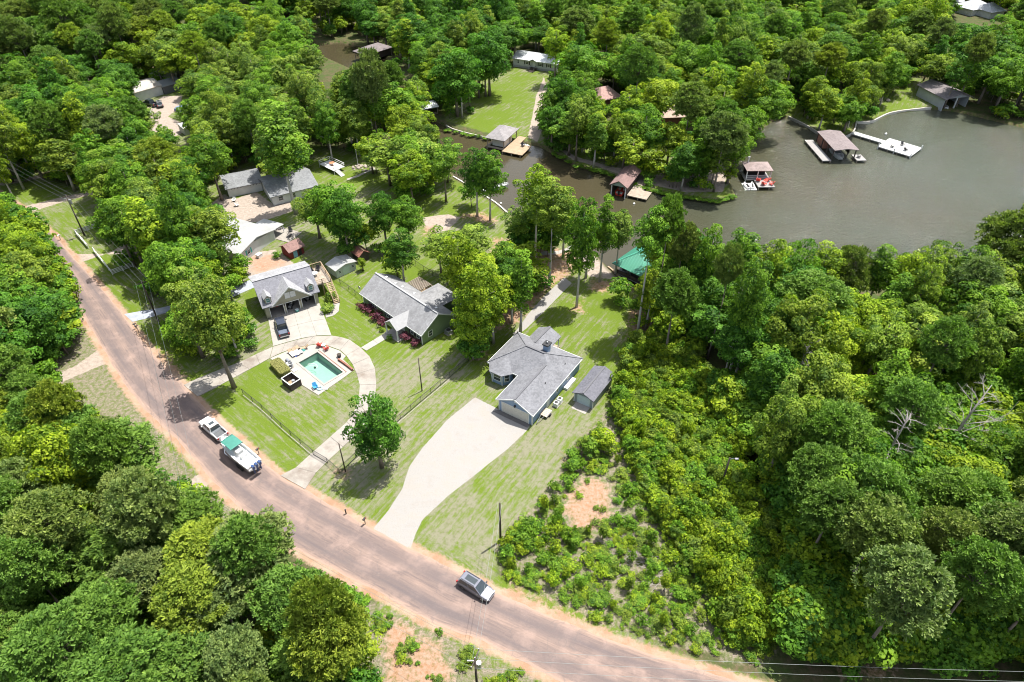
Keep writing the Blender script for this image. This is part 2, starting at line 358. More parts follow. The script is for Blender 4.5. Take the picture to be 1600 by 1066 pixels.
# make the pool a true rectangle: centre, direction and size
pc = sum((q for q in POOL_W), Vector()) / 4
pd = (POOL_W[2] - POOL_W[1] + POOL_W[3] - POOL_W[0]).normalized(); pn = Vector((-pd.y, pd.x, 0))
PL, PW_ = 7.7, 3.9
POOL_W = [pc - pd * PL / 2 - pn * PW_ / 2, pc - pd * PL / 2 + pn * PW_ / 2, pc + pd * PL / 2 + pn * PW_ / 2, pc + pd * PL / 2 - pn * PW_ / 2]

def axis(lo, hi, flo, fhi, step, g):
    a = list(np.arange(flo, fhi, step)); s_ = step; q = a[-1]
    while q < hi: s_ = min(s_ * g, 9); q += s_; a.append(q)
    s_ = step; q = flo; b = []
    while q > lo: s_ = min(s_ * g, 9); q -= s_; b.append(q)
    return np.array(b[::-1] + a)
gx = axis(-620, 620, -85, 48, .42, 1.012); gy = axis(-60, 900, 30, 130, .42, 1.007)
GX, GY = np.meshgrid(gx, gy); X = GX.ravel(); Y = GY.ravel()
def zone(polys, soft=1.0, px=True):
    out = np.zeros(X.shape)
    for p in polys:
        d = sdp(X, Y, PP(p) if px else p, soft + 1)
        out = np.maximum(out, np.clip(.5 + d / (2 * soft), 0, 1))
    return out
dw = sdp(X, Y, SHORE_W, 6.0)
ph = np.sin(X * .05 + 1.3) * np.cos(Y * .041) * .10 + np.sin(X * .31 + Y * .12) * .02
rd = sdp(X, Y, ROAD_W, 5.0)
Z = np.where(dw > -2, 0, ph * np.clip((-rd - 1) / 4, 0, 1)) * 0
Z = np.where(dw > -.2, -np.clip((dw + .2) * 1.3, 0, 3.2), Z)
dp = sdp(X, Y, POOL_W, 3.0); Z = np.where(dp > -.55, -2.2, Z)
A = np.zeros((len(X), 4)); B = np.zeros((len(X), 4)); Cc = np.zeros((len(X), 4)); Dd = np.zeros((len(X), 4))
A[:, 0] = zone(LAWNZ, 3); A[:, 1] = zone(DRYZ, 3); A[:, 2] = zone(SANDZ, .8)
B[:, 0] = zone(CLAYZ, 1.6); B[:, 1] = 1 - zone(OPEN, 2.5); B[:, 2] = zone([GRAVEL_DRIVE, TRACK], .35)
Cc[:, 0] = np.clip(1 - (-rd) / 3.0, 0, 1) * (rd > -50); Cc[:, 1] = zone(SCRUBZ, 2.5); Cc[:, 2] = np.clip(1 + dw / 2.5, 0, 1) * (dw > -50)
Dd[:, 0] = zone([[(325, 640), (372, 590), (430, 560), (560, 600), (540, 665), (440, 745), (350, 665)], [(430, 480), (520, 420), (590, 520), (560, 545), (500, 520)], [(640, 860), (780, 850), (780, 920), (716, 900)], [(-20, 290), (160, 340), (300, 560), (330, 620), (250, 560), (100, 400)]], 2)
A[:, 3] = B[:, 3] = Cc[:, 3] = 1
ny, nx = GX.shape; ii = np.arange(ny * nx).reshape(ny, nx)
fa = np.stack([ii[:-1, :-1], ii[:-1, 1:], ii[1:, 1:], ii[1:, :-1]], -1).reshape(-1, 4)
def npmesh(name, V, F, mat, smooth=False):
    me = bpy.data.meshes.new(name); nv = len(V); nf, k = F.shape
    me.vertices.add(nv); me.vertices.foreach_set('co', np.asarray(V, np.float32).ravel())
    me.loops.add(nf * k); me.loops.foreach_set('vertex_index', F.ravel().astype(np.int32))
    me.polygons.add(nf); me.polygons.foreach_set('loop_start', np.arange(0, nf * k, k, dtype=np.int32))
    me.polygons.foreach_set('loop_total', np.full(nf, k, np.int32))
    if smooth: me.polygons.foreach_set('use_smooth', np.ones(nf, bool))
    me.update(calc_edges=True)
    if mat: me.materials.append(mat)
    return me
def ground_material():
    m, t, b, o = nodes('ground_cover'); p = geo_pos(t)
    sep = []
    for nm in ('zone_a', 'zone_b', 'zone_c', 'zone_d'):
        a = N(t, 'Attribute', attribute_name=nm); s_ = N(t, 'SeparateColor'); t.links.new(a.outputs['Color'], s_.inputs[0]); sep.append(s_.outputs)
    big = noise(t, p, .09, 4, .6); mid = noise(t, p, .38, 5, .65); fin = noise(t, p, 1.6, 5, .7); gr = noise(t, p, 7, 3, .7)
    mow = sep[3][0]
    sa = noise(t, mapped(t, p, (.22, 1.7, 1), R(-57)), 1.1, 6, .72, .4); sb = noise(t, mapped(t, p, (.22, 1.7, 1), R(40)), 1.1, 6, .72, .4)
    st = math_(t, 'ADD', math_(t, 'MULTIPLY', sa, math_(t, 'SUBTRACT', 1.0, mow)), math_(t, 'MULTIPLY', sb, mow))          # mowing and clipping streaks
    green = mixc(t, rng(t, gr, .3, .7), (.066, .112, .010), (.120, .162, .020))
    tan = mixc(t, rng(t, fin, .3, .7), (.120, .122, .066), (.215, .200, .148))
    lush, dry, sand = sep[0][0], sep[0][1], sep[0][2]
    clay, forest, grav = sep[1][0], sep[1][1], sep[1][2]; verge, scrub, bank = sep[2][0], sep[2][1], sep[2][2]
    # amount of dead grass
    st = math_(t, 'ADD', math_(t, 'MULTIPLY', math_(t, 'SUBTRACT', st, .5), 1.7), .5)
    k = math_(t, 'ADD', math_(t, 'MULTIPLY', mid, .8), math_(t, 'MULTIPLY', st, 1.15)); k = math_(t, 'ADD', k, math_(t, 'MULTIPLY', fin, .75)); k = math_(t, 'ADD', k, math_(t, 'MULTIPLY', gr, .45)); k = math_(t, 'SUBTRACT', k, .42)
    k = math_(t, 'ADD', k, math_(t, 'MULTIPLY', big, .35)); k = math_(t, 'ADD', k, math_(t, 'MULTIPLY', dry, .17)); k = math_(t, 'SUBTRACT', k, math_(t, 'MULTIPLY', lush, .17))
    k = math_(t, 'ADD', k, math_(t, 'MULTIPLY', math_(t, 'SUBTRACT', big, .5), .7))
    su = N(t, 'SeparateXYZ'); t.links.new(mapped(t, p, (1, 1, 1), R(-57)), su.inputs[0]); su2 = N(t, 'SeparateXYZ'); t.links.new(mapped(t, p, (1, 1, 1), R(40)), su2.inputs[0])
    wv1 = math_(t, 'SINE', math_(t, 'MULTIPLY', su.outputs[1], 4.6)); wv2 = math_(t, 'SINE', math_(t, 'MULTIPLY', su2.outputs[1], 4.6))
    wv_ = math_(t, 'ADD', math_(t, 'MULTIPLY', wv1, math_(t, 'SUBTRACT', 1.0, mow)), math_(t, 'MULTIPLY', wv2, mow))
    k = math_(t, 'ADD', k, math_(t, 'MULTIPLY', math_(t, 'MULTIPLY', wv_, rng(t, big, .35, .6)), .085))
    tanf = rng(t, k, 1.18, 1.60)
    c = mixc(t, tanf, green, tan)
    c = mixc(t, math_(t, 'MULTIPLY', rng(t, fin, .52, .72), .35), c, (.052, .085, .014))
    def ragged(z, lo=.42, hi=.58, amp=.55): return rng(t, math_(t, 'ADD', z, math_(t, 'MULTIPLY', math_(t, 'SUBTRACT', math_(t, 'ADD', math_(t, 'MULTIPLY', mid, .45), math_(t, 'MULTIPLY', fin, .55)), .5), amp * 2)), lo, hi)
    floor = mixc(t, rng(t, fin, .35, .65), (.050, .062, .022), mixc(t, rng(t, mid, .4, .6), (.12, .085, .055), (.055, .090, .020)))
    c = mixc(t, ragged(forest, .4, .6, .6), c, floor)
    brush = mixc(t, rng(t, fin, .38, .60), (.09, .115, .03), mixc(t, rng(t, gr, .35, .65), (.12, .10, .075), (.27, .225, .18)))
    c = mixc(t, ragged(scrub, .4, .6, .5), c, brush)
    sandc = mixc(t, rng(t, fin, .3, .7), (.22, .175, .14), (.35, .30, .255))
    c = mixc(t, ragged(sand, .42, .58, .35), c, sandc)
    clayc = mixc(t, rng(t, fin, .35, .65), (.29, .14, .08), (.30, .225, .165))
    c = mixc(t, math_(t, 'MULTIPLY', ragged(clay, .5, .95, 1.9), .9), c, clayc)
    vergec = mixc(t, rng(t, mid, .4, .62), (.32, .235, .17), (.27, .165, .105))
    c = mixc(t, ragged(verge, .60, .78, .42), c, vergec)
    bankc = mixc(t, rng(t, fin, .4, .6), (.045, .07, .015), (.11, .08, .05))
    c = mixc(t, rng(t, bank, .55, .9), c, bankc)
    gravc = mixc(t, rng(t, math_(t, 'ADD', math_(t, 'MULTIPLY', gr, .5), math_(t, 'MULTIPLY', mid, .6)), .42, .68), (.288, .262, .232), (.272, .268, .262))
    gsn = noise(t, p, 14, 3, .8)
    gravc = mixc(t, 1.0, gravc, mixc(t, rng(t, gsn, .3, .7), (.82, .82, .82), (1.1, 1.1, 1.1)), 'MULTIPLY')
    gravc = mixc(t, rng(t, mid, .55, .72, 0, .6), gravc, (.255, .215, .178))
    c = mixc(t, ragged(grav, .44, .56, .16), c, gravc)
    t.links.new(c, b.inputs['Base Color']); b.inputs['Roughness'].default_value = .92; b.inputs['Specular IOR Level'].default_value = .1
    bump(t, b, math_(t, 'ADD', gr, math_(t, 'MULTIPLY', fin, 1.4)), .55, .12)
    return m
gm = npmesh('ground', np.stack([X, Y, Z], -1), fa, ground_material(), True)
for nm, arr in (('zone_a', A), ('zone_b', B), ('zone_c', Cc), ('zone_d', Dd)):
    at = gm.attributes.new(nm, 'FLOAT_COLOR', 'POINT'); at.data.foreach_set('color', arr.astype(np.float32).ravel())
tag(link('ground', gm), kind='structure')

# ---- lake
def water_material():
    m, t, b, o = nodes('lake_water'); p = geo_pos(t)
    mid = noise(t, p, .02, 3); c = mixc(t, rng(t, mid, .35, .65), (.052, .060, .042), (.048, .046, .026)); t.links.new(c, b.inputs['Base Color'])
    sw = N(t, 'SeparateXYZ'); t.links.new(p, sw.inputs[0]); c = mixc(t, rng(t, sw.outputs[0], 10, 60, 0, 1, True), (.048, .040, .022), c); t.links.new(c, b.inputs['Base Color'])
    b.inputs['Roughness'].default_value = .07; b.inputs['IOR'].default_value = 1.38; b.inputs['Specular IOR Level'].default_value = .5
    r1 = noise(t, mapped(t, p, (1, 2.2, 1), R(-20)), .9, 4, .6); r2 = noise(t, mapped(t, p, (1, 1.8, 1), R(15)), 2.6, 3, .6)
    sx = N(t, 'SeparateXYZ'); t.links.new(p, sx.inputs[0])
    amp = rng(t, sx.outputs[0], 20, 75, .12, 1.0, True)   # the sheltered creek is calmer than the open lake
    h = math_(t, 'ADD', r1, math_(t, 'MULTIPLY', r2, .5)); bm = N(t, 'Bump'); bm.inputs['Distance'].default_value = .26
    t.links.new(h, bm.inputs['Height']); t.links.new(math_(t, 'MULTIPLY', amp, 1.0), bm.inputs['Strength']); t.links.new(bm.outputs[0], b.inputs['Normal'])
    return m
lw = MB(); lw.prism(SHORE_W, -.62, -.60, bottom=False)
tag(lw.build('lake_water', water_material()), kind='structure')

# ---- road
def resample(pts, step):
    pts = [Vector((p[0], p[1], 0)) for p in pts]; out = [pts[0]]; acc = 0
    # Catmull-Rom through the points
    dense = []
    for i in range(len(pts) - 1):
        p0, p1, p2, p3 = pts[max(i - 1, 0)], pts[i], pts[i + 1], pts[min(i + 2, len(pts) - 1)]
        for k in range(8):
            t = k / 8; dense.append(.5 * ((2 * p1) + (p2 - p0) * t + (2 * p0 - 5 * p1 + 4 * p2 - p3) * t * t + (3 * p1 - p0 - 3 * p2 + p3) * t ** 3))
    dense.append(pts[-1])
    L = [0]
    for a, b in zip(dense, dense[1:]): L.append(L[-1] + (b - a).length)
    n = max(2, int(L[-1] / step)); res = []; j = 0
    for i in range(n + 1):
        s_ = L[-1] * i / n
        while j < len(L) - 2 and L[j + 1] < s_: j += 1
        f = (s_ - L[j]) / max(1e-6, L[j + 1] - L[j]); res.append(dense[j].lerp(dense[j + 1], min(1, f)))
    return res
def road_material():
    m, t, b, o = nodes('dusty_asphalt'); p = geo_pos(t)
    at = N(t, 'Attribute', attribute_name='across'); al = N(t, 'Attribute', attribute_name='along')
    cb = N(t, 'CombineXYZ'); t.links.new(math_(t, 'MULTIPLY', at.outputs['Fac'], 7.0), cb.inputs[0]); t.links.new(math_(t, 'MULTIPLY', al.outputs['Fac'], .07), cb.inputs[1])
    s1 = noise(t, cb.outputs[0], 1.0, 6, .65); s2 = noise(t, cb.outputs[0], 4.0, 5, .7); n1 = noise(t, p, .35, 5, .65); g = noise(t, p, 9, 3, .7)
    c = mixc(t, rng(t, math_(t, 'ADD', math_(t, 'MULTIPLY', s1, .6), math_(t, 'MULTIPLY', s2, .45)), .40, .64), (.135, .105, .098), (.228, .165, .138))
    c = mixc(t, rng(t, n1, .48, .68, 0, .6), c, (.30, .215, .18))
    e = math_(t, 'ABSOLUTE', math_(t, 'SUBTRACT', at.outputs['Fac'], .5))
    lane = rng(t, math_(t, 'ABSOLUTE', math_(t, 'SUBTRACT', e, .24)), .20, .04)
    c = mixc(t, math_(t, 'MULTIPLY', math_(t, 'MULTIPLY', lane, rng(t, s1, .35, .6)), .75), c, (.088, .078, .084))
    edge = rng(t, math_(t, 'ADD', e, math_(t, 'MULTIPLY', math_(t, 'SUBTRACT', s2, .5), .16)), .40, .49)
    c = mixc(t, math_(t, 'MULTIPLY', edge, .85), c, (.31, .215, .165))
    c = mixc(t, rng(t, s2, .66, .73, 0, .55), c, (.37, .29, .24))
    # tar-sealed cracks and a patched seam
    v = N(t, 'TexVoronoi', feature='DISTANCE_TO_EDGE'); v.inputs['Scale'].default_value = .16; t.links.new(N(t, 'Mapping').outputs[0], v.inputs['Vector'])
    wv = N(t, 'VectorMath', operation='ADD'); nz = N(t, 'TexNoise'); nz.inputs['Scale'].default_value = .5; t.links.new(p, nz.inputs['Vector'])
    sc = N(t, 'VectorMath', operation='SCALE'); sc.inputs['Scale'].default_value = 2.5; t.links.new(nz.outputs['Color'], sc.inputs[0])
    t.links.new(p, wv.inputs[0]); t.links.new(sc.outputs[0], wv.inputs[1]); t.links.new(wv.outputs[0], v.inputs['Vector'])
    c = mixc(t, rng(t, v.outputs['Distance'], .012, .004, 0, .35), c, (.13, .11, .105))
    k = rng(t, g, .3, .7, .93, 1.07); vm = N(t, 'VectorMath', operation='SCALE'); t.links.new(c, vm.inputs[0]); t.links.new(k, vm.inputs['Scale'])
    t.links.new(vm.outputs[0], b.inputs['Base Color']); b.inputs['Roughness'].default_value = .9; b.inputs['Specular IOR Level'].default_value = .15
    bump(t, b, g, .3, .02); return m
def strip(name, U, L, n, ncross, z, mat, wob=0):
    def rs(pts):
        r_ = resample(pts, .5); return [r_[int(round(i * (len(r_) - 1) / n))] for i in range(n + 1)]
    # match the two edges by nearest projection: resample the upper edge, drop each station onto the lower
    u = rs(U); lo = resample(L, .4); lx = np.array([(q.x, q.y) for q in lo])
    V = []; ac = []; al = []; s_ = 0; j0 = 0
    for i, q in enumerate(u):
        d = ((lx - np.array([q.x, q.y])) ** 2).sum(1); j = int(d.argmin()); j = max(j, j0); j0 = j
        if i: s_ += (q - u[i - 1]).length
        for k in range(ncross + 1):
            f = k / ncross; c = q.lerp(lo[j], f)
            if wob and k in (0, ncross): 
                w_ = wob * (math.sin(s_ * .9 + k) + .6 * math.sin(s_ * 2.3 + 2 * k)) ; dd = (lo[j] - q).normalized(); c = c + dd * w_
            V.append((c.x, c.y, z + .05 * (1 - (2 * f - 1) ** 2))); ac.append(f); al.append(s_)
    m_ = ncross + 1; F = [(i * m_ + k, (i + 1) * m_ + k, (i + 1) * m_ + k + 1, i * m_ + k + 1) for i in range(n) for k in range(ncross)]
    me = npmesh(name, V, np.array(F), mat, True)
    for nm, arr in (('across', ac), ('along', al)):
        a_ = me.attributes.new(nm, 'FLOAT', 'POINT'); a_.data.foreach_set('value', arr)
    return me
rme = strip('road', PP(ROAD_U)[::-1], PP(ROAD_L)[::-1], 420, 10, .012, road_material(), .07)
tag(link('road', rme), kind='structure')

# ---- concrete drives built slab by slab
def slabs(name, left, right, mat, z=.07, gap=.03, kind='structure', step=None):
    root = empty(name, (0, 0, 0), kind=kind)
    for i in range(len(left) - 1):
        a, b, c, d = [Vector((q[0], q[1], 0)) for q in (left[i], left[i + 1], right[i + 1], right[i])]
        ctr = (a + b + c + d) / 4
        q = [v + (ctr - v).normalized() * gap for v in (a, b, c, d)]
        mb = MB().prism([(v.x, v.y) for v in q], -.1, z + rnd.uniform(-.008, .008)); mb.build('slab', mat, root)
    return root
ring_o = [(427, 542), (446, 536.5), (466, 531), (490, 526), (518, 524.7), (532, 527), (546, 531), (563, 543), (578, 558), (586, 576), (588, 601), (586, 624), (578, 652), (560, 676), (536, 699), (512, 721), (494, 739), (477, 765)]
ring_i = [(422, 560), (440, 551.5), (455, 546), (476, 541), (500, 537), (513, 541), (531, 547.5), (541, 556), (551, 570), (557.5, 585), (562, 602), (561, 618), (556, 638), (542, 660), (516, 683), (488.5, 707), (462, 731), (438, 743.5)]
slabs('concrete_driveway', PP(ring_o), PP(ring_i), CONC)
slabs('concrete_driveway', PP([(287, 602), (308, 592), (330, 583), (351, 575), (373, 567), (400, 554), (426.5, 542.3)]), PP([(309, 620), (330, 610), (352, 598), (371, 588), (390, 577.5), (406, 569), (421.5, 560.2)]), CONC)
cl = [(419.2, 499), (439, 492.7), (459, 486.5), (479, 480), (499, 473.8)]; cr_ = [(427, 541.4), (449, 535), (471, 529), (495, 525), (518, 524)]
mid_ = [((a[0] + b[0]) / 2, (a[1] + b[1]) / 2) for a, b in zip(cl, cr_)]
ct = slabs('parking_court', PP(cl), PP(mid_), CONC2); 
for i in range(4):
    a, b, c, d = [Vector((q[0], q[1], 0)) for q in PP([mid_[i], mid_[i + 1], cr_[i + 1], cr_[i]])]; ctr = (a + b + c + d) / 4
    q = [v + (ctr - v).normalized() * .03 for v in (a, b, c, d)]; MB().prism([(v.x, v.y) for v in q], -.1, .072).build('slab', CONC2, ct)
slabs('garden_path', PP([(564, 543.5), (583, 532), (602, 520.5)]), PP([(572.5, 548.5), (591, 537.5), (610.5, 525.5)]), CONC2)
slabs('garden_path', PP(CR(370, 370, 6.66, [(917, 815), (980, 790), (1008, 745), (1000, 692)])), PP(CR(370, 370, 6.66, [(930, 845), (1010, 822), (1060, 780), (1072, 690)])), CONC2)
slabs('lake_path', PP([(826, 397), (838, 395.5), (850, 393), (862, 393), (873, 392), (886, 388), (896, 382)]), PP([(826, 402), (838, 400.5), (850, 398.5), (862, 398), (873, 397.5), (886, 393), (897, 386)]), CONC2, .05)
slabs('lawn_path', PP(CR(330, 230, 5.92, [(1250, 295), (1340, 265), (1430, 225), (1510, 190)])), PP(CR(330, 230, 5.92, [(1260, 308), (1350, 280), (1440, 238), (1520, 205)])), CONC2, .05)
bl = surf('blue_gravel', (.27, .29, .33), .15, 1, .9)
slabs('grey_gravel_drive', PP([(194, 491), (222, 486), (248, 482), (300, 470), (350, 455), (390, 438)]), PP([(207, 503), (232, 497), (256, 490), (308, 480), (360, 466), (400, 448)]), bl, .03, 0)
slabs('garage_apron', [P(770.5, 643), P(799, 656.5)], [P(781, 639.5), P(806, 651)], APRON_SHADE, .06, .01)  # slabs outlined like the garage's eave shadow, its shade in their colour
ap = bpy.data.objects['garage_apron']
MB().prism(PP([(799.5, 656.7), (824, 668.5), (830, 662.5), (806.5, 651.2)]), -.1, .06).build('slab', APRON_SHADE, ap)

# ---- seawalls along the mown banks
def wall_line(name, pts, mat, w_=.35, top=.16, bot=-1.4, label=None, cat='seawall', group=None, cap=None):
    r_ = resample([(q.x, q.y) for q in pts], 1.2); L = []
    left = []; right = []
    for i, q in enumerate(r_):
        d = (r_[min(i + 1, len(r_) - 1)] - r_[max(0, i - 1)]).normalized(); n_ = Vector((-d.y, d.x, 0))
        left.append(q + n_ * w_ / 2); right.append(q - n_ * w_ / 2)
    m_ = MB(); rings = [[(a.x, a.y, bot), (b.x, b.y, bot), (b.x, b.y, top), (a.x, a.y, top)] for a, b in zip(left, right)]
    m_.loft(rings); o = m_.build(name, mat)
    return tag(o, label, cat, group)
SEAW = surf('seawall_stone', (.36, .34, .30), .2, 1.5, .85); SEAWP = surf('pale_seawall', (.52, .49, .43), .15, 1.5, .85)
wall_line('seawall', PP([(1232, 182), (1260, 196), (1285, 210.5), (1307, 217), (1332, 207.5), (1338.5, 190)]), SEAW, label='low seawall curving round the lawn point beside the long boathouse', group='seawalls round the lake')
wall_line('seawall', PP([(1339, 190), (1362, 189.4), (1395, 175.5), (1455, 168)]), SEAWP, label='pale seawall edging the bright lawn before the grey boathouse', group='seawalls round the lake')
wall_line('seawall', PP([(697, 196), (708, 202), (735, 209.5), (758, 214.5), (768, 216)]), SEAW, label='stone seawall below the sloping creek lawn, left of the pavilion boathouse', group='seawalls round the lake')
wall_line('seawall', PP([(708, 276), (732, 290.3), (752, 303), (775, 317.5), (793, 333)]), SEAWP, label='straight pale seawall on the near bank of the creek by the twin trees', group='seawalls round the lake')
wall_line('seawall', PP([(950, 417), (960, 425), (972, 437), (982, 447), (1000, 456)]), TANWOOD, label='tan timber seawall curving in front of the green-roofed boathouse', group='seawalls round the lake')
# ================================================================ vegetation
nr = np.random.default_rng(11)
def leaf_mesh(name, cent, nrm, size, vary, mat, fold=True):
    """many small leaf sprays: each a slightly creased quad"""
    n = len(cent); a = nr.normal(size=(n, 3)); t = np.cross(nrm, a); t /= np.linalg.norm(t, axis=1)[:, None] + 1e-9; u = np.cross(nrm, t)
    s = size[:, None]; lift = nrm * s * .28
    V = np.stack([cent - t * s * .62, cent - u * s * .42 + lift, cent + t * s * .62, cent + u * s * .42 + lift], 1).reshape(-1, 3)
    i = np.arange(n)[:, None] * 4
    F = np.concatenate([i + np.array([[0, 1, 2]]), i + np.array([[0, 2, 3]])], 1).reshape(-1, 3)
    me = npmesh(name, V, F, mat)
    at = me.attributes.new('vary', 'FLOAT', 'FACE'); at.data.foreach_set('value', np.repeat(vary, 2).astype(np.float32)); return me
def unit(v): return v / (np.linalg.norm(v, axis=-1, keepdims=True) + 1e-9)
def crown_data(R_, Hc, nl, lr, dens, leaf, shape='oak', gap=.0):
    """lobes of foliage spread through the crown; returns lobe centres/radii too"""
    cen = []; rad = []; tries = 0
    while len(cen) < nl and tries < 4000:
        tries += 1
        d = unit(nr.normal(size=3)); d[2] = d[2] * .9 + .1; rr = nr.uniform(.45, .86) if len(cen) % 4 else nr.uniform(.1, .5)
        z = d[2] * rr
        if shape == 'tall': wz = 1 - .45 * max(0, z) ** 1.0
        elif shape == 'cone': wz = .95 - .72 * (z * .5 + .5)
        else: wz = 1 - .25 * max(0, -z)
        c = np.array([d[0] * rr * R_ * wz, d[1] * rr * R_ * wz, z * Hc / 2]); r = nr.uniform(*lr)
        if any(np.linalg.norm(c - q) < .55 * (r + s_) * .8 for q, s_ in zip(cen, rad)): continue
        cen.append(c); rad.append(r)
    cen = np.array(cen); rad = np.array(rad); P_, N_, S_, V_ = [], [], [], []
    for c, r in zip(cen, rad):
        n = int(dens * r * r); d = unit(nr.normal(size=(n, 3))); d[:, 2] = np.where(d[:, 2] < -.35, -d[:, 2], d[:, 2])
        # knobbly surface: small bumps
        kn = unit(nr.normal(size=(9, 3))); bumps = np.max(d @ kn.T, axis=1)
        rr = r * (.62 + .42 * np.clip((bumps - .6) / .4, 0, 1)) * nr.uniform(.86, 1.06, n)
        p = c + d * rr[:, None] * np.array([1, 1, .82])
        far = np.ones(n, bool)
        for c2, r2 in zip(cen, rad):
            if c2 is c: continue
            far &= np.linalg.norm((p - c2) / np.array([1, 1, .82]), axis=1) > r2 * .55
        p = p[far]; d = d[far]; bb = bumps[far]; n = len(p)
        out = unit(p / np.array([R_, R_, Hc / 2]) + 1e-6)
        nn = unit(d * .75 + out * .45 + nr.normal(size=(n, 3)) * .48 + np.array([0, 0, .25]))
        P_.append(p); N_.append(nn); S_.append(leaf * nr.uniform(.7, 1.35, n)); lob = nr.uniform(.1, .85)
        V_.append(np.clip(lob + nr.normal(size=n) * .22 + (bb - .8) * 1.1, 0, 1))  # knob crests lighter, hollows darker: highlight and shade put into leaf colour
    return np.concatenate(P_), np.concatenate(N_), np.concatenate(S_), np.concatenate(V_), cen, rad
def join_np(parts):
    """[(V, F list-of-arrays (tri), mat index, vary)]"""
    pass
def pine_data(R_, Hc, ncl, ntuft, needles, tuft):
    P_, F_, V_ = [], [], []; n0 = 0; cl = []
    for _ in range(ncl):
        d = unit(nr.normal(size=3)); rr = nr.uniform(.35, 1) ** .6; z = d[2] * rr
        wz = 1 - .35 * max(0, z); cl.append((d[0] * rr * R_ * .82 * wz, d[1] * rr * R_ * .82 * wz, z * Hc / 2 * .9, nr.uniform(.42, .85)))
    for (x, y, z, r) in cl:
        lob = nr.uniform(.2, .7)
        for _ in range(ntuft):
            d = unit(nr.normal(size=3)); d[2] = abs(d[2]) * .8 - .12
            c = np.array([x, y, z]) + d * r * nr.uniform(.7, 1.1) * np.array([1.05, 1.05, .7])
            ax = unit(unit(np.array([x, y, 0.0])) * .5 + d * .6 + np.array([0, 0, .55])); k = needles
            dd = unit(ax * nr.uniform(.2, .95, (k, 1)) + unit(nr.normal(size=(k, 3))) * .85)
            side = unit(np.cross(dd, nr.normal(size=(k, 3)))) * tuft * .17
            tip = c + dd * tuft * nr.uniform(.75, 1.2, (k, 1)); base = c + dd * tuft * .05
            P_.append(np.stack([base - side * .6, base + side * .6, tip + side, tip - side], 1).reshape(-1, 3))
            V_.append(np.clip(lob + nr.normal() * .16 + nr.normal(size=k) * .1, 0, 1))
    V = np.concatenate(P_); vy = np.concatenate(V_); i = np.arange(len(vy))[:, None] * 4
    F = np.concatenate([i + np.array([[0, 1, 2]]), i + np.array([[0, 2, 3]])], 1).reshape(-1, 3)
    return V, F, vy, cl
def trunk_mesh(name, cen, Hz, r0, mat, limbs=14, cb=.3, sway=.25, nseg=6, exposed=0):
    """trunk along z from 0 to Hz (crown-centre frame added later); limbs run to lobe centres given in trunk frame"""
    m = MB(); a = nr.uniform(0, 6.28); pts = [(math.cos(a) * sway * math.sin(t * 2.4), math.sin(a) * sway * math.sin(t * 3.1), Hz * t) for t in np.linspace(0, 1, nseg)]
    m.tube(pts, [r0 * (1.25 if i == 0 else 1 - .78 * i / (nseg - 1)) for i in range(nseg)], 7)
    idx = np.argsort(-np.linalg.norm(cen[:, :2], axis=1))[:limbs]
    for j in idx:
        c = cen[j] * np.array([.82, .82, 1]) - np.array([0, 0, .25]); z0 = max(Hz * cb, c[2] - .55 * np.hypot(c[0], c[1]) - .4); z0 = min(z0, Hz * .95); f = z0 / Hz
        k = f * (nseg - 1); k0 = int(min(k, nseg - 2)); fr = k - k0; b = Vector(pts[k0]).lerp(Vector(pts[k0 + 1]), fr)
        e = Vector(c) * 1.0; md = b.lerp(e, .5) + Vector((0, 0, .12 * (e - b).length * nr.uniform(-.3, 1))); md += Vector(nr.normal(size=3) * .12)
        rr = r0 * (.42 - .2 * f); m.tube([b, md, e], [rr, rr * .6, rr * .22], 5)
        if exposed:
            for _ in range(exposed):
                q = md.lerp(e, nr.uniform(.1, .9)); tip = q + Vector(unit(nr.normal(size=3) + np.array([0, 0, .4]))) * nr.uniform(.3, .6); m.tube([q, tip], [rr * .3, rr * .08], 4)
    return m
def combine(name, trunk, off, Vc, Fc, vary, tm, lm):
    """one mesh for a tree that is far away: trunk and crown with two materials"""
    tv = np.array(trunk.v); F = [list(f) for f in trunk.f]; n = len(tv)
    tri = []
    for f in F:
        for k in range(1, len(f) - 1): tri.append((f[0], f[k], f[k + 1]))
    tri = np.array(tri); V = np.concatenate([tv, Vc + np.array([0, 0, off])]); FF = np.concatenate([tri, Fc + n])
    me = npmesh(name, V, FF, tm); me.materials.append(lm)
    mi = np.concatenate([np.zeros(len(tri), np.int32), np.ones(len(Fc), np.int32)]); me.polygons.foreach_set('material_index', mi)
    at = me.attributes.new('vary', 'FLOAT', 'FACE'); at.data.foreach_set('value', np.concatenate([np.zeros(len(tri)), vary]).astype(np.float32)); return me
MODELS = {}
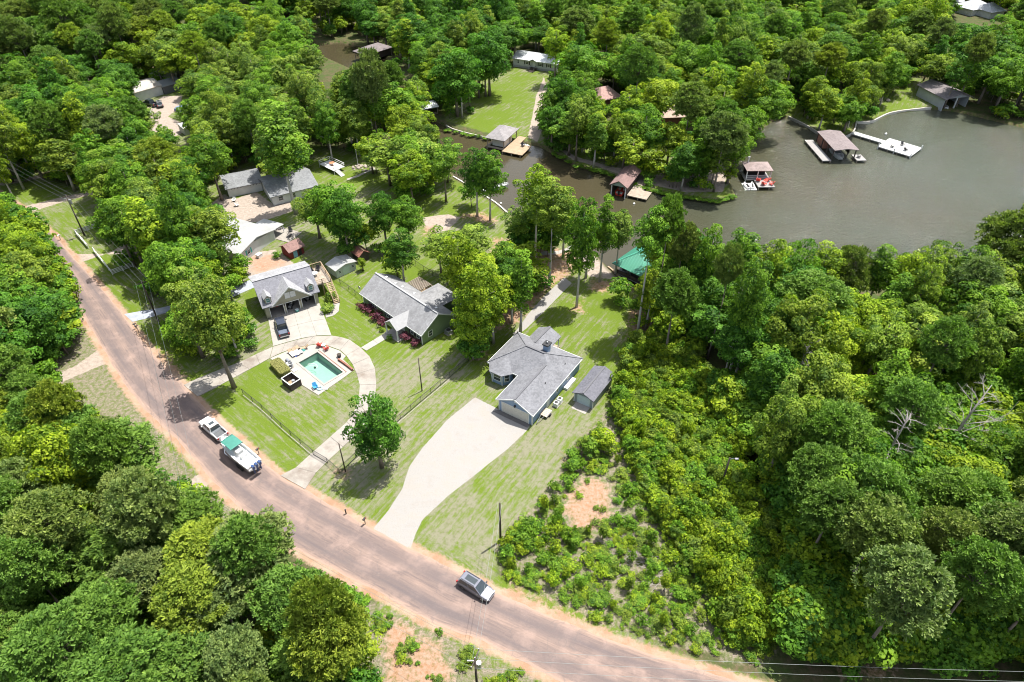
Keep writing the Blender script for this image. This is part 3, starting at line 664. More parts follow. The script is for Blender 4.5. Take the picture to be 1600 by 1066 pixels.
# every model: nominal height Hn, crown radius Rn, crown height Cn, offset of crown centre
def make_model(kind, i, H, Rn, Cn, nl, lr, dens, leaf, shape, mat, bark, r0, limbs=12, exposed=0):
    c, n_, s_, v_, cen, rad = crown_data(Rn, Cn, nl, lr, dens, leaf, shape)
    cm = leaf_mesh(kind + '_crown', c, n_, s_, v_, mat)
    off = H - Cn / 2; cen2 = cen + np.array([0, 0, off]); tb = trunk_mesh(kind, cen2, H * .84, r0, bark, limbs, exposed=exposed, sway=.04 * Rn)
    tm = tb.mesh(kind + '_trunk', bark, True); bare = trunk_mesh(kind, cen2, H * .84, r0, bark, 0, sway=.04 * Rn).mesh(kind + '_stem', bark, True)
    vv = np.empty(len(cm.vertices) * 3, np.float32); cm.vertices.foreach_get('co', vv); ff = np.empty(len(cm.loops), np.int32); cm.loops.foreach_get('vertex_index', ff)
    one = combine(kind, tb, off, vv.reshape(-1, 3), ff.reshape(-1, 3), np.repeat(v_, 2), bark, mat)
    MODELS.setdefault(kind, []).append(dict(crown=cm, trunk=tm, bare=bare, one=one, H=H, R=Rn, C=Cn, off=off))
def make_pine(i, H, Rn, Cn, ncl, nt_, nd, tuft):
    V, F, vy, cl = pine_data(Rn, Cn, ncl, nt_, nd, tuft); cm = npmesh('pine_crown', V, F, NEEDLE)
    at = cm.attributes.new('vary', 'FLOAT', 'FACE'); at.data.foreach_set('value', np.repeat(vy, 2).astype(np.float32))
    off = H - Cn / 2; cen = np.array([(x, y, z + off) for x, y, z, r in cl]); tb = trunk_mesh('pine', cen, H * .88, .24, BARK, 34, cb=.5, exposed=1, sway=.3, nseg=8)
    tm = tb.mesh('pine_trunk', BARK, True); bare = trunk_mesh('pine', cen, H * .9, .24, BARK, 0, sway=.3, nseg=8).mesh('pine_stem', BARK, True); one = combine('pine_tree', tb, off, V, F, np.repeat(vy, 2), BARK, NEEDLE)
    MODELS.setdefault('pine_tree', []).append(dict(crown=cm, trunk=tm, bare=bare, one=one, H=H, R=Rn, C=Cn, off=off))
for i in range(7): make_model('oak_tree', i, 15, 5.2, 12.2, 62 + i * 6, (.7, 1.95 - i * .07), 105, .29, 'oak', LEAF, BARK, .34, 16, 0)
for i in range(6): make_model('gum_tree', i, 19, 4.2, 15.8, 60 + i * 8, (.7, 1.35), 115, .28, 'tall' if i % 3 else 'cone', LEAF, PALEBARK, .26, 14, 0)
for i in range(3): make_model('poplar_tree', i, 17, 3.6, 13, 66, (.5, 1.15), 125, .26, 'oak', LEAF, BARK, .24, 14, 0)
for i in range(5): make_pine(i, 20, 4.6, 7.8 + i * .5, 190, 9, 9, .42)
for i in range(4): make_model('sapling', i, 4.2, 1.75, 3.7, 30, (.28, .7), 250, .21, 'tall' if i % 2 else 'oak', LEAF, BARK, .06, 6)
for i in range(3): make_model('shrub', i, 1.7, 1.15, 1.6, 20, (.16, .5), 300, .17, 'oak', LEAF, BARK, .04, 4)
for i in range(2): make_model('cedar', i, 5.2, 1.35, 4.9, 26, (.35, .6), 230, .22, 'cone', LEAF, BARK, .07, 5)
TINTS = {'yellow-green': (1.45, 1.25, .8), 'mid-green': (.88, 1.02, .9), 'dark green': (.52, .76, .8), 'grey-green': (1.15, 1.03, 1.7), 'olive green': (1.12, 1.0, 1.2)}
def jit(c, a=.10): k = 1 + rnd.uniform(-a, a); return [c[0] * k * (1 + rnd.uniform(-.06, .06)), c[1] * k, c[2] * k * (1 + rnd.uniform(-.1, .1))]
TREES = []
def plant(kind, x, y, h, r, tint, label=None, group=None, cf=None, detail=True, cat=None, lean=(0, 0), name=None, z=0):
    ms = MODELS[kind]; m = rnd.choice(ms); t = TINTS[tint] if isinstance(tint, str) else tint
    nm = name or kind; tc_ = jit(t)
    sxy = r / m['R']; sz = h / m['H']; rz = rnd.uniform(0, 6.28)
    if cf: szc = cf * h / m['C']
    else: szc = sz
    if not detail:
        o = link(nm, m['one']); o.location = (x, y, z); o.rotation_euler = (lean[0], lean[1], rz); e1 = rnd.uniform(.88, 1.14); o.scale = (sxy * e1, sxy / e1, sz); o['tint'] = tc_
    else:
        o = empty(nm, (x, y, z)); o.rotation_euler = (lean[0], lean[1], 0)
        e1 = rnd.uniform(.88, 1.14); c = link('crown', m['crown'], o, (0, 0, h - szc * m['C'] / 2), (rnd.uniform(-.08, .08), rnd.uniform(-.08, .08), rz), (sxy * e1, sxy / e1, szc)); c['tint'] = tc_
        tk = link('trunk', m['bare'] if cf and cf < .65 else m['trunk'], o, (0, 0, 0), (0, 0, rz), (sxy if cf is None else (.6 * sxy + .4), sxy if cf is None else (.6 * sxy + .4), sz)); tk['tint'] = [1., 1., 1.]
    tag(o, label, cat or {'pine_tree': 'pine tree', 'sapling': 'sapling', 'shrub': 'shrub', 'cedar': 'cedar'}.get(kind, 'tree'), group)
    TREES.append((x, y, r)); return o
def tree_at(kind, bx, by, ty, rpx, tint, label, cf=None, group=None, hmax=34, lean=(0, 0), name=None):
    """bx,by: foot on the survey; ty: survey height of the top; rpx: crown radius there"""
    b = P(bx, by); h = min(hmax, max(1, height_to(b.y, ty))); dep = proj(b.x, b.y, h * .7)[2]
    return plant(kind, b.x, b.y, h, rpx * dep / CAM_F, tint, label, group, cf, lean=lean, name=name)
# ---- trees with a place of their own
T = tree_at
T('oak_tree', 597, 730, 618, 50, 'dark green', 'dark green round oak standing alone where the circular drive meets the lawn', .97)
T('oak_tree', 366, 606, 432, 56, 'grey-green', 'big grey-green oak leaning over the left mouth of the circular driveway', .72)
T('oak_tree', 300, 500, 370, 55, 'mid-green', 'broad mid-green oak behind the utility pole at the blue-grey gravel drive', .8)
T('gum_tree', 262, 440, 305, 50, 'yellow-green', 'tall bright tree right of the white rail fences', .8)
T('oak_tree', 225, 415, 310, 44, 'mid-green', 'mid-green oak at the end of the lower white rail fence', .8)
T('oak_tree', 352, 440, 325, 52, 'olive green', 'olive green oak over the white-roofed house', .7)
T('oak_tree', 330, 480, 395, 36, 'yellow-green', 'yellowish oak left of the dormered garage', .75)
T('oak_tree', 215, 330, 225, 48, 'mid-green', 'mid-green oak overhanging the brown gravel drive', .8)
T('oak_tree', 280, 330, 235, 55, 'yellow-green', 'wide yellow-green oak left of the sandy yard of the grey garage', .75)
T('gum_tree', 463, 334, 152, 62, 'mid-green', 'huge spreading tree with a bare lower trunk beside the grey-roofed garage', .78)
T('oak_tree', 535, 388, 285, 50, 'mid-green', 'dense oak right of the red-doored barn shed', .85)
T('oak_tree', 500, 372, 300, 36, 'olive green', 'olive green oak behind the red and blue barn shed', .8)
T('oak_tree', 605, 388, 300, 28, 'dark green', 'dark green oak left of its twin in the lawn behind the green house', .85)
T('oak_tree', 640, 386, 308, 30, 'mid-green', 'mid-green oak by the dirt patch behind the green house', .85)
T('poplar_tree', 655, 300, 208, 46, 'grey-green', 'spreading grey-green oak between the lawn and the creek seawall', .8)
T('poplar_tree', 610, 290, 205, 40, 'olive green', 'olive oak at the end of the narrow lawn path', .8)
T('poplar_tree', 700, 285, 215, 30, 'mid-green', 'mid-green oak leaning over the creek edge', .8)
T('gum_tree', 746, 338, 222, 29, 'dark green', 'left one of two slim dark trees in a mulch bed by the creek', .84)
T('gum_tree', 766, 345, 226, 28, 'mid-green', 'right one of two slim trees in a mulch bed by the creek', .8)
T('gum_tree', 752, 558, 395, 44, 'yellow-green', 'tall bright tree at the back corner of the green house', .86)
T('gum_tree', 740, 560, 455, 38, 'yellow-green', 'bright tree shading the black fence between green and blue houses', .88)
T('gum_tree', 722, 500, 352, 38, 'yellow-green', 'tall yellow-green tree behind the green house wing', .8)
T('poplar_tree', 690, 430, 355, 32, 'olive green', 'thin olive tree beyond the back fence of the green house', .7)
T('poplar_tree', 740, 440, 345, 36, 'grey-green', 'grey-green tree above the clay patch by the sandy track', .7)
T('gum_tree', 800, 505, 398, 34, 'dark green', 'dark narrow tree at the top of the sandy track', .8)
T('gum_tree', 790, 470, 372, 32, 'mid-green', 'mid-green tree behind the dark narrow one by the track', .75)
T('gum_tree', 858, 448, 275, 40, 'olive green', 'tall bare-stemmed tree standing in the clay beside the white path', .55)
T('gum_tree', 836, 410, 245, 34, 'yellow-green', 'tall bright tree at the water end of the white path', .62)
T('poplar_tree', 810, 400, 312, 28, 'grey-green', 'pale grey-green tree left of the white path', .7)
T('gum_tree', 901, 480, 300, 33, 'mid-green', 'tall slender tree in its own mulch ring beside the sandy track', .80)
T('gum_tree', 937, 440, 300, 30, 'mid-green', 'leafy tree left of the green-roofed boathouse', .8)
T('gum_tree', 915, 435, 325, 32, 'yellow-green', 'bright tree above the water left of the green boathouse', .7)
T('gum_tree', 996, 522, 312, 36, 'mid-green', 'very tall tree with a pale bare trunk at the lawn corner', .45)
T('pine_tree', 1016, 514, 300, 30, 'mid-green', 'leaning tall pine with dark trunk beside the pale-trunked tree', .36)
T('pine_tree', 1046, 505, 345, 24, 'olive green', 'second slim pine right of the green-roofed boathouse', .4)
T('oak_tree', 715, 182, 72, 44, 'dark green', 'dark dense oak left of the sloping creek lawn', .9)
T('oak_tree', 765, 150, 40, 42, 'dark green', 'dark tall oak behind the sloping creek lawn', .9)
T('oak_tree', 868, 212, 130, 34, 'mid-green', 'mid-green oak on the bank right of the pavilion boathouse', .9)
T('oak_tree', 890, 222, 145, 30, 'dark green', 'dark oak over the creek bank beside the jet ski', .9)
T('gum_tree', 925, 245, 165, 26, 'yellow-green', 'yellow-green tree on bare creek bank near the brown boathouse', .85)
T('oak_tree', 905, 160, 60, 42, 'mid-green', 'large mid-green oak right of the white manufactured house', .85)
T('oak_tree', 865, 80, 20, 36, 'olive green', 'olive oak above the white manufactured house', .85)
T('oak_tree', 1000, 262, 165, 42, 'mid-green', 'round oak over the brown-roofed boathouse', .85)
T('oak_tree', 1040, 272, 190, 38, 'yellow-green', 'bright oak on the bank between brown boathouse and point', .85)
T('oak_tree', 1015, 205, 115, 44, 'yellow-green', 'bright yellow oak between the two brown-roofed houses', .85)
T('pine_tree', 1064, 264, 125, 36, 'olive green', 'tall pine with dark stem standing on the point', .45)
T('pine_tree', 1115, 300, 172, 40, 'grey-green', 'leaning tall pine at the very tip of the point', .5)
T('pine_tree', 1098, 278, 190, 30, 'mid-green', 'shorter pine behind the tip of the point', .5)
T('gum_tree', 1080, 285, 225, 24, 'dark green', 'small dark tree under the pines of the point', .85)
T('oak_tree', 1150, 255, 165, 38, 'mid-green', 'oak reaching over the water left of the pink-roofed boathouse', .85)
T('oak_tree', 1185, 215, 125, 40, 'mid-green', 'oak leaning over the inlet left of the small lawn point', .85)
T('pine_tree', 592, 236, 72, 32, 'grey-green', 'tall dark-stemmed pine left of the creek', .55)
T('pine_tree', 572, 225, 100, 34, 'mid-green', 'pine beside the tall dark-stemmed one left of the creek', .6)
T('gum_tree', 620, 232, 120, 36, 'mid-green', 'slim mid-green tree right of the tall pine by the creek', .8)
T('oak_tree', 650, 190, 115, 26, 'grey-green', 'grey-green oak half hiding the small white boathouse roof', .85)
T('gum_tree', 640, 110, 25, 30, 'yellow-green', 'bright narrow tree beside the dark-roofed boathouse', .9)
T('oak_tree', 1318, 206, 150, 28, 'mid-green', 'round oak alone on the lawn point by the long boathouse', .9)
T('oak_tree', 1385, 150, 95, 28, 'mid-green', 'oak at the edge of the bright lawn by the grey boathouse', .85)
T('oak_tree', 1365, 165, 125, 22, 'olive green', 'small olive tree by the rock pile on the lakeshore', .85)
T('pine_tree', 1535, 470, 322, 56, 'olive green', 'large spreading pine above the lakeshore woods', .6)
T('gum_tree', 1135, 600, 395, 38, 'mid-green', 'tall pale-trunked tree rising from the woods behind the scrub', .62)
T('gum_tree', 1130, 596, 455, 24, 'dark green', 'dark ivy-clad tree in front of the tall pale-trunked one', .5)
T('oak_tree', 567, 423, 403, 8, 'yellow-green', 'tiny round ornamental tree beside the white shed', .85)
T('gum_tree', 280, 120, 40, 30, 'grey-green', 'tall grey-green tree behind the metal sheds', .6)
for px, py, ty, rp, t, lb in [(285, 905, 748, 62, 'grey-green', 'spreading grey-green pine crown just below the white drive stub'), (430, 960, 815, 58, 'mid-green', 'pine whose crown reaches nearest the road bend at the lower left'), (215, 800, 660, 50, 'mid-green', 'pine overhanging the left roadside verge'), (545, 1085, 905, 55, 'yellow-green', 'rightmost pine of the stand below the road'), (150, 745, 600, 44, 'yellow-green', 'pine crown next to the upper white drive stub'), (90, 690, 590, 42, 'mid-green', 'pine over the hidden end of the upper white drive stub')]:
    T('pine_tree', px, py, ty, rp, t, lb, .5, hmax=24)
T('gum_tree', 1052, 492, 350, 30, 'dark green', 'dark leafy tree right of the green-roofed boathouse between two pines', .85)
T('gum_tree', 1085, 510, 345, 34, 'mid-green', 'mid-green tree behind the slim pines at the lawn corner', .85)
T('pine_tree', 1105, 560, 380, 24, 'olive green', 'slim pine standing at the wood edge behind the sapling thicket', .35)
for k_, (px, by, ty, rp, t, kd) in enumerate([(1140, 470, 352, 34, 'mid-green', 'gum_tree'), (1178, 505, 362, 36, 'yellow-green', 'gum_tree'), (1218, 492, 372, 38, 'mid-green', 'oak_tree'), (1262, 485, 376, 36, 'yellow-green', 'gum_tree'), (1305, 482, 380, 40, 'olive green', 'pine_tree'), (1350, 485, 378, 38, 'mid-green', 'gum_tree'), (1395, 490, 382, 38, 'yellow-green', 'oak_tree'), (1440, 495, 378, 40, 'grey-green', 'oak_tree'), (1480, 498, 374, 36, 'mid-green', 'gum_tree'), (1585, 505, 385, 44, 'mid-green', 'oak_tree'), (1620, 515, 395, 40, 'yellow-green', 'gum_tree')]):
    T(kd, px, by, ty, rp, t, '%s %s of the shoreline row along the near edge of the open lake' % (['first', 'second', 'third', 'fourth', 'fifth', 'sixth', 'seventh', 'eighth', 'ninth', 'tenth', 'eleventh'][k_], {'gum_tree': 'tall tree', 'oak_tree': 'broad tree', 'pine_tree': 'pine'}[kd]), .85, group='trees along the near lake shore')
T('gum_tree', 880, 402, 287, 33, 'mid-green', 'leafy tree on the near creek bank above the white path bend', .88)
T('gum_tree', 962, 428, 322, 24, 'grey-green', 'small-crowned tree at the left corner of the green-roofed boathouse', .7)
T('poplar_tree', 240, 222, 160, 26, 'grey-green', 'thin grey-green tree in the middle of the cluttered yard', .8)
T('oak_tree', 318, 228, 150, 30, 'mid-green', 'oak at the lower right corner of the cluttered yard', .85)
T('oak_tree', 205, 175, 100, 28, 'dark green', 'dark oak leaning over the left end of the pale metal barn', .85)
# ---- the woods: fill every place the survey does not show open
OPENPX = [
 [(-20, 285), (60, 270), (100, 285), (150, 345), (172, 385), (205, 440), (225, 470), (255, 490), (255, 510), (300, 560), (335, 590), (372, 598), (392, 575), (400, 540), (395, 495), (380, 440), (400, 418), (480, 402), (520, 395), (585, 385), (605, 420), (690, 435), (700, 470), (708, 530), (745, 585), (790, 500), (850, 462), (850, 390), (900, 385), (900, 440), (905, 485), (990, 465), (1000, 520), (985, 560), (960, 595), (945, 650), (900, 700), (890, 740), (870, 790), (790, 840), (775, 900), (900, 955), (1130, 1040), (1160, 1090), (700, 1130), (592, 1100), (586, 960), (500, 868), (450, 872), (440, 832), (395, 800), (345, 815), (325, 785), (300, 785), (288, 765), (266, 705), (215, 642), (165, 600), (110, 600), (60, 590), (120, 548), (122, 500), (98, 430), (40, 342), (-20, 315)],
 [(330, 315), (352, 275), (405, 262), (430, 292), (455, 300), (475, 345), (445, 395), (475, 405), (395, 425), (375, 395), (372, 355), (335, 345)],
 [(478, 240), (525, 232), (565, 262), (600, 258), (600, 292), (555, 295), (515, 282), (488, 262)],
 [(655, 305), (700, 290), (735, 290), (735, 345), (775, 350), (700, 352), (680, 372), (660, 345)], [(780, 300), (805, 290), (830, 300), (800, 345), (780, 330)],
 [(205, 135), (278, 118), (292, 145), (285, 165), (262, 178), (298, 200), (270, 214), (244, 200), (215, 165)],
 [(500, 68), (530, 62), (580, 65), (598, 75), (580, 100), (545, 102), (503, 84)],
 [(672, 165), (690, 162), (705, 192), (735, 168), (765, 130), (800, 112), (798, 80), (868, 92), (866, 115), (848, 118), (835, 160), (842, 220), (900, 255), (960, 275), (962, 258), (985, 260), (1000, 292), (1070, 306), (1130, 322), (1150, 300), (1165, 262), (1172, 240), (1210, 188), (1232, 178), (1280, 185), (1340, 195), (1390, 165), (1400, 128), (1435, 128), (1505, 152), (1502, 175), (1610, 198), (1620, 375), (1500, 380), (1400, 388), (1250, 388), (1200, 372), (1130, 345), (1110, 340), (980, 318), (960, 335), (900, 300), (850, 262), (820, 270), (790, 330), (720, 240), (688, 200)],
 [(932, 132), (965, 128), (968, 158), (940, 158)], [(1035, 170), (1082, 172), (1080, 188), (1033, 188)], [(955, 412), (980, 385), (1005, 390), (1002, 445), (962, 425)],
 [(1482, 2), (1560, 2), (1562, 24), (1500, 16)], [(1300, 140), (1330, 140), (1330, 150), (1300, 150)],
 [(900, 690), (985, 640), (1010, 690), (1040, 760), (1100, 850), (1130, 930), (1120, 960), (1180, 1000), (1230, 1010), (1250, 1035), (1620, 1050), (1640, 1120), (1100, 1100), (1000, 1000), (900, 950), (780, 900), (780, 840)],
 [(1090, 690), (1110, 640), (1150, 640), (1170, 720), (1230, 850), (1240, 1000), (1170, 1010), (1120, 900)]]
OPENPX.append([(1450, 680), (1462, 640), (1505, 612), (1552, 620), (1552, 660), (1500, 690)])
OPENPX.append([(975, 520), (1090, 540), (1150, 640), (1180, 760), (1130, 800), (1040, 760), (980, 650), (900, 700), (885, 740), (870, 700), (960, 600)])
PINE_AREA = [[(-200, 540), (60, 560), (200, 640), (260, 700), (330, 800), (450, 830), (600, 950), (600, 1300), (-400, 1300)], [(-100, -100), (330, -60), (290, 60), (170, 110), (60, 130), (-100, 160)], [(1220, 690), (1420, 660), (1700, 700), (1800, 1300), (1210, 1300), (1210, 900), (1180, 780)]]
DARK_AREA = [[(1420, 60), (1700, 20), (1700, 240), (1520, 190)], [(-100, 330), (110, 450), (120, 520), (-100, 620)], [(500, -40), (860, -40), (840, 90), (620, 120), (520, 60)], [(1130, 300), (1300, 380), (1200, 620), (1140, 640), (1020, 480)]]
GREY_AREA = [[(330, 90), (520, 60), (620, 140), (560, 240), (400, 260), (330, 200)], [(1400, 420), (1600, 420), (1620, 680), (1380, 640)]]
REG = [('pine stand below the road at the bottom left', lambda x, y: y > 560 and x < 620), ('woods at the bottom right of the scrub lot', lambda x, y: x > 1150 and y > 690),
       ('woods along the left roadside', lambda x, y: x < 330 and 250 < y <= 560), ('forest at the top left beyond the metal sheds', lambda x, y: x < 420 and y <= 250),
       ('woods between the garage houses and the creek', lambda x, y: x < 700 and y <= 420 and y > 120), ('forest along the top beyond the creek', lambda x, y: x < 860 and y <= 120),
       ('woods around the brown-roofed lake houses', lambda x, y: x < 1200 and y <= 320), ('forest beyond the lake at the top right', lambda x, y: y <= 260), ('woods between the lake and the scrub lot', lambda x, y: True)]
blockW = [ROAD_W] + [PP(GRAVEL_DRIVE)]
cnt = {}; STUFF = []; cand = []
yy = 22.0
while yy < 430:
    sp = 5.3 + yy * .012; xx = -(yy * .82 + 75)
    while xx < yy * .82 + 75:
        cand.append((xx + rnd.uniform(-.42, .42) * sp, yy + rnd.uniform(-.42, .42) * sp)); xx += sp
    yy += sp * .9
for x, y in cand:
    px, py, _d = proj(x, y, 8); kr = rnd.random()
    reg = next(i for i, (n_, f) in enumerate(REG) if f(px, py))
    if any(pip(px, py, a) for a in PINE_AREA): kind = 'pine_tree' if kr < .86 else 'oak_tree'
    else: kind = 'oak_tree' if kr < .46 else 'gum_tree' if kr < .74 else 'poplar_tree' if kr < .93 else 'pine_tree'
    h = {'pine_tree': rnd.uniform(16, 21), 'oak_tree': rnd.uniform(11, 17), 'gum_tree': rnd.uniform(13, 19), 'poplar_tree': rnd.uniform(11, 16)}[kind]
    if reg == 0: h *= .8
    if rnd.random() < .16: h *= 1.3
    r = {'pine_tree': rnd.uniform(3.8, 5.3), 'oak_tree': rnd.uniform(4.2, 6.2), 'gum_tree': rnd.uniform(3.3, 4.6), 'poplar_tree': rnd.uniform(3.2, 4.6)}[kind]
    r *= 1 + max(0, y - 130) * .0011 + (.25 if rnd.random() < .15 else 0)
    if pip(x, y, SHORE_W) or any(pip(x, y, q) for q in blockW): continue
    px, py, dep = proj(x, y, h * .6); s_ = CAM_F / dep
    if px < -90 - r * s_ or px > 1690 + r * s_: continue
    bad = False
    for zz in (h * .95, h * .7, h * .45):
        qx, qy, dd = proj(x, y, zz); rr = r * CAM_F / dd * (.5 if zz > h * .9 else .68) * (.8 if reg == 0 else 1)
        for ax, ay in ((0, 0), (rr, 0), (-rr, 0), (0, rr * .7), (0, -rr * .7)):
            if any(pip(qx + ax, qy + ay, o_) for o_ in OPENPX): bad = True; break
        if bad: break
    if bad: continue
    g = noise_t = math.sin(x * .045 + 1) * math.cos(y * .05) + rnd.uniform(-.7, .7)
    if any(pip(px, py, a) for a in DARK_AREA): tint = rnd.choice(['dark green', 'dark green', 'mid-green', 'olive green'])
    elif any(pip(px, py, a) for a in GREY_AREA): tint = rnd.choice(['grey-green', 'olive green', 'mid-green', 'grey-green'])
    elif g > .5: tint = 'yellow-green'
    elif g > -.25: tint = rnd.choice(['mid-green', 'mid-green', 'olive green', 'yellow-green'])
    else: tint = rnd.choice(['dark green', 'mid-green', 'grey-green'])
    if kind == 'pine_tree': tint = rnd.choice(['mid-green'] * 5 + ['olive green'] * 2 + ['yellow-green', 'grey-green'])
    STUFF.append((dep, kind, x, y, h, r, tint, reg))
STUFF.sort(key=lambda q: q[0]); far = []
KN = {'pine_tree': 'pine', 'oak_tree': 'round-crowned tree', 'gum_tree': 'tall oval-crowned tree', 'poplar_tree': 'loose-crowned tree'}
LMK = [('white gravel drive', 700, 720), ('silver SUV', 745, 915), ('white pickup', 333, 668), ('towed white boat', 373, 705), ('upper white rail fence', 135, 362), ('lower white rail fence', 178, 420), ('blue-grey gravel drive', 228, 490), ('swimming pool', 500, 575), ('dormered garage', 450, 450),
    ('white-roofed house', 390, 375), ('sandy garage yard', 390, 320), ('red barn shed', 457, 388), ('white shed', 540, 415), ('green house', 640, 480), ('blue house', 840, 580), ('storage shed', 925, 600), ('green-roofed boathouse', 985, 420), ('pavilion boathouse', 785, 215), ('tan dock', 810, 230), ('white manufactured house', 835, 95),
    ('dark creek boathouse', 573, 78), ('small white boathouse', 668, 168), ('brown boathouse', 970, 285), ('red-chair deck', 1190, 280), ('rosy-roofed house', 952, 145), ('tan-roofed house', 1058, 180), ('long lake boathouse', 1298, 230), ('white dock platform', 1393, 228), ('grey boathouse', 1465, 148), ('lawn point', 1300, 200),
    ('metal carport', 268, 137), ('pale metal barn', 225, 150), ('cluttered yard', 250, 190), ('clay patch', 925, 785), ('lamp pole in the thicket', 1125, 740), ('big bleached tree', 1490, 640), ('white-branched treetop', 1265, 525), ('utility pole at the bottom edge', 742, 1040), ('pole among the pines', 300, 790), ('top right houses', 1525, 18), ('tall pine above the lakeshore', 1540, 380), ('upper white drive stub', 145, 563), ('lower white drive stub', 308, 755), ('sandy road bend', 520, 880), ('right road end', 1120, 1040), ('upper left road end', 10, 310)]
ORD = ['', 'second ', 'third ', 'fourth ', 'fifth ', 'sixth ', 'seventh ', 'eighth ', 'ninth ', 'tenth ', 'eleventh ', 'twelfth ']
LCOUNT = {}
def place_label(what, px, py, lms=None):
    best = min(lms or LMK, key=lambda q: (q[1] - px) ** 2 + (q[2] - py) ** 2 * 1.6); dx, dy = px - best[1], py - best[2]
    side = ('right of' if dx > 0 else 'left of') if abs(dx) > 1.2 * abs(dy) else ('below' if dy > 0 else 'above')
    diag = '' if max(abs(dx), abs(dy)) > 2.4 * min(abs(dx), abs(dy)) else (' and slightly ' + (('below' if dy > 0 else 'above') if 'of' in side else ('right' if dx > 0 else 'left')))
    key = (what, best[0], side, diag); n_ = LCOUNT.get(key, 0); LCOUNT[key] = n_ + 1
    o_ = ORD[min(n_, 11)]; return ('%s%s %s%s the %s' % (('one farther ' if n_ > 10 else o_ + 'nearest '), what, side, '', best[0])) + diag.replace(' and slightly', ', slightly'), math.hypot(dx, dy)
PEND = []
seen = {}
for dep, kind, x, y, h, r, tint, reg in STUFF:
    px, py, _d = proj(x, y, h * .7)
    inview = -20 < px < 1620 and -10 < py < 1090
    cnt[kind] = cnt.get(kind, 0) + (1 if inview else 0)
    if cnt[kind] > 285 or not inview: far.append((kind, x, y, h, r, tint)); continue
    PEND.append((min(math.hypot(px - q[1], py - q[2]) for q in LMK), dep, kind, x, y, h, r, tint, reg, px, py))
for _dd, dep, kind, x, y, h, r, tint, reg, px, py in sorted(PEND):
    plant(kind, x, y, h, r, tint, place_label('%s %s' % (tint, KN[kind]), px, py)[0], 'trees of the ' + REG[reg][0], detail=dep < 190, cf=None)
print('trees', cnt, 'far', len(far))
# ---- scatter object: points that carry kind, turn, size and tint; the copies share the tree meshes
def scatter(name, items, models, label, cat):
    """items: (model index, x, y, z, sx, sz, rz, tint)"""
    me = bpy.data.meshes.new(name); me.from_pydata([(i[1], i[2], i[3]) for i in items], [], [])
    def attr(nm, typ, vals, key='value'):
        a = me.attributes.new(nm, typ, 'POINT'); a.data.foreach_set(key, np.array(vals, np.float32 if typ != 'INT' else np.int32).ravel())
    attr('pick', 'INT', [i[0] for i in items]); attr('turn', 'FLOAT_VECTOR', [(0, 0, i[6]) for i in items], 'vector')
    attr('size', 'FLOAT_VECTOR', [(i[4], i[4], i[5]) for i in items], 'vector'); attr('tint', 'FLOAT_COLOR', [tuple(i[7]) + (1,) for i in items], 'color')
    col = bpy.data.collections.new(name + '_kinds')
    for k, mm in enumerate(models): o = bpy.data.objects.new('k%02d' % k, mm); col.objects.link(o)
    ob = link(name, me); tag(ob, label, cat, None, 'stuff')
    g = bpy.data.node_groups.new(name, 'GeometryNodeTree'); g.interface.new_socket('Geometry', in_out='INPUT', socket_type='NodeSocketGeometry'); g.interface.new_socket('Geometry', in_out='OUTPUT', socket_type='NodeSocketGeometry')
    def G(t_): return g.nodes.new(t_)
    gi, go = G('NodeGroupInput'), G('NodeGroupOutput'); ci = G('GeometryNodeCollectionInfo'); ci.inputs[0].default_value = col; ci.inputs['Separate Children'].default_value = True; ci.inputs['Reset Children'].default_value = True
    ip = G('GeometryNodeInstanceOnPoints'); ip.inputs['Pick Instance'].default_value = True
    def na(nm, dt): n_ = G('GeometryNodeInputNamedAttribute'); n_.data_type = dt; n_.inputs[0].default_value = nm; return n_.outputs[0]
    L = g.links.new; L(gi.outputs[0], ip.inputs['Points']); L(ci.outputs[0], ip.inputs['Instance']); L(na('pick', 'INT'), ip.inputs['Instance Index'])
    er = G('FunctionNodeEulerToRotation'); L(na('turn', 'FLOAT_VECTOR'), er.inputs[0]); L(er.outputs[0], ip.inputs['Rotation']); L(na('size', 'FLOAT_VECTOR'), ip.inputs['Scale']); L(ip.outputs[0], go.inputs[0])
    md = ob.modifiers.new('scatter', 'NODES'); md.node_group = g
    return ob
kinds = ['oak_tree', 'gum_tree', 'poplar_tree', 'pine_tree']; ml = []; st = {}
for k in kinds: st[k] = len(ml); ml += [m['one'] for m in MODELS[k]]
items = []
for kind, x, y, h, r, tint in far:
    j = rnd.randrange(len(MODELS[kind])); m = MODELS[kind][j]; items.append((st[kind] + j, x, y, 0, r / m['R'], h / m['H'], rnd.uniform(0, 6.28), jit(TINTS[tint])))
scatter('distant_woods', items, ml, 'far-off mixed forest closing the view along the top edge', 'forest')
# ---- understorey beneath the woods
items = []; bm_ = [m['one'] for m in MODELS['sapling']] + [m['one'] for m in MODELS['shrub']]
TG = {}
for (_, k, x, y, h, r, t, g_) in STUFF: TG.setdefault((int(x // 9), int(y // 9)), 0); TG[(int(x // 9), int(y // 9))] += 1
for (i, j), n_ in TG.items():
    for _ in range(9 if j * 9 < 130 else 5 if j * 9 < 200 else 3):
        x = (i + rnd.random()) * 9; y = (j + rnd.random()) * 9
        if pip(x, y, SHORE_W) or pip(x, y, ROAD_W): continue
        px, py, _d = proj(x, y, 2)
        if any(pip(px, py, o_) for o_ in OPENPX): continue
        q = rnd.randrange(7); sc = rnd.uniform(.9, 1.9) if q < 4 else rnd.uniform(1.2, 2.2); items.append((q, x, y, 0, sc * 1.15, sc, rnd.uniform(0, 6.28), jit(TINTS[rnd.choice(['mid-green', 'dark green', 'mid-green', 'yellow-green'])])))
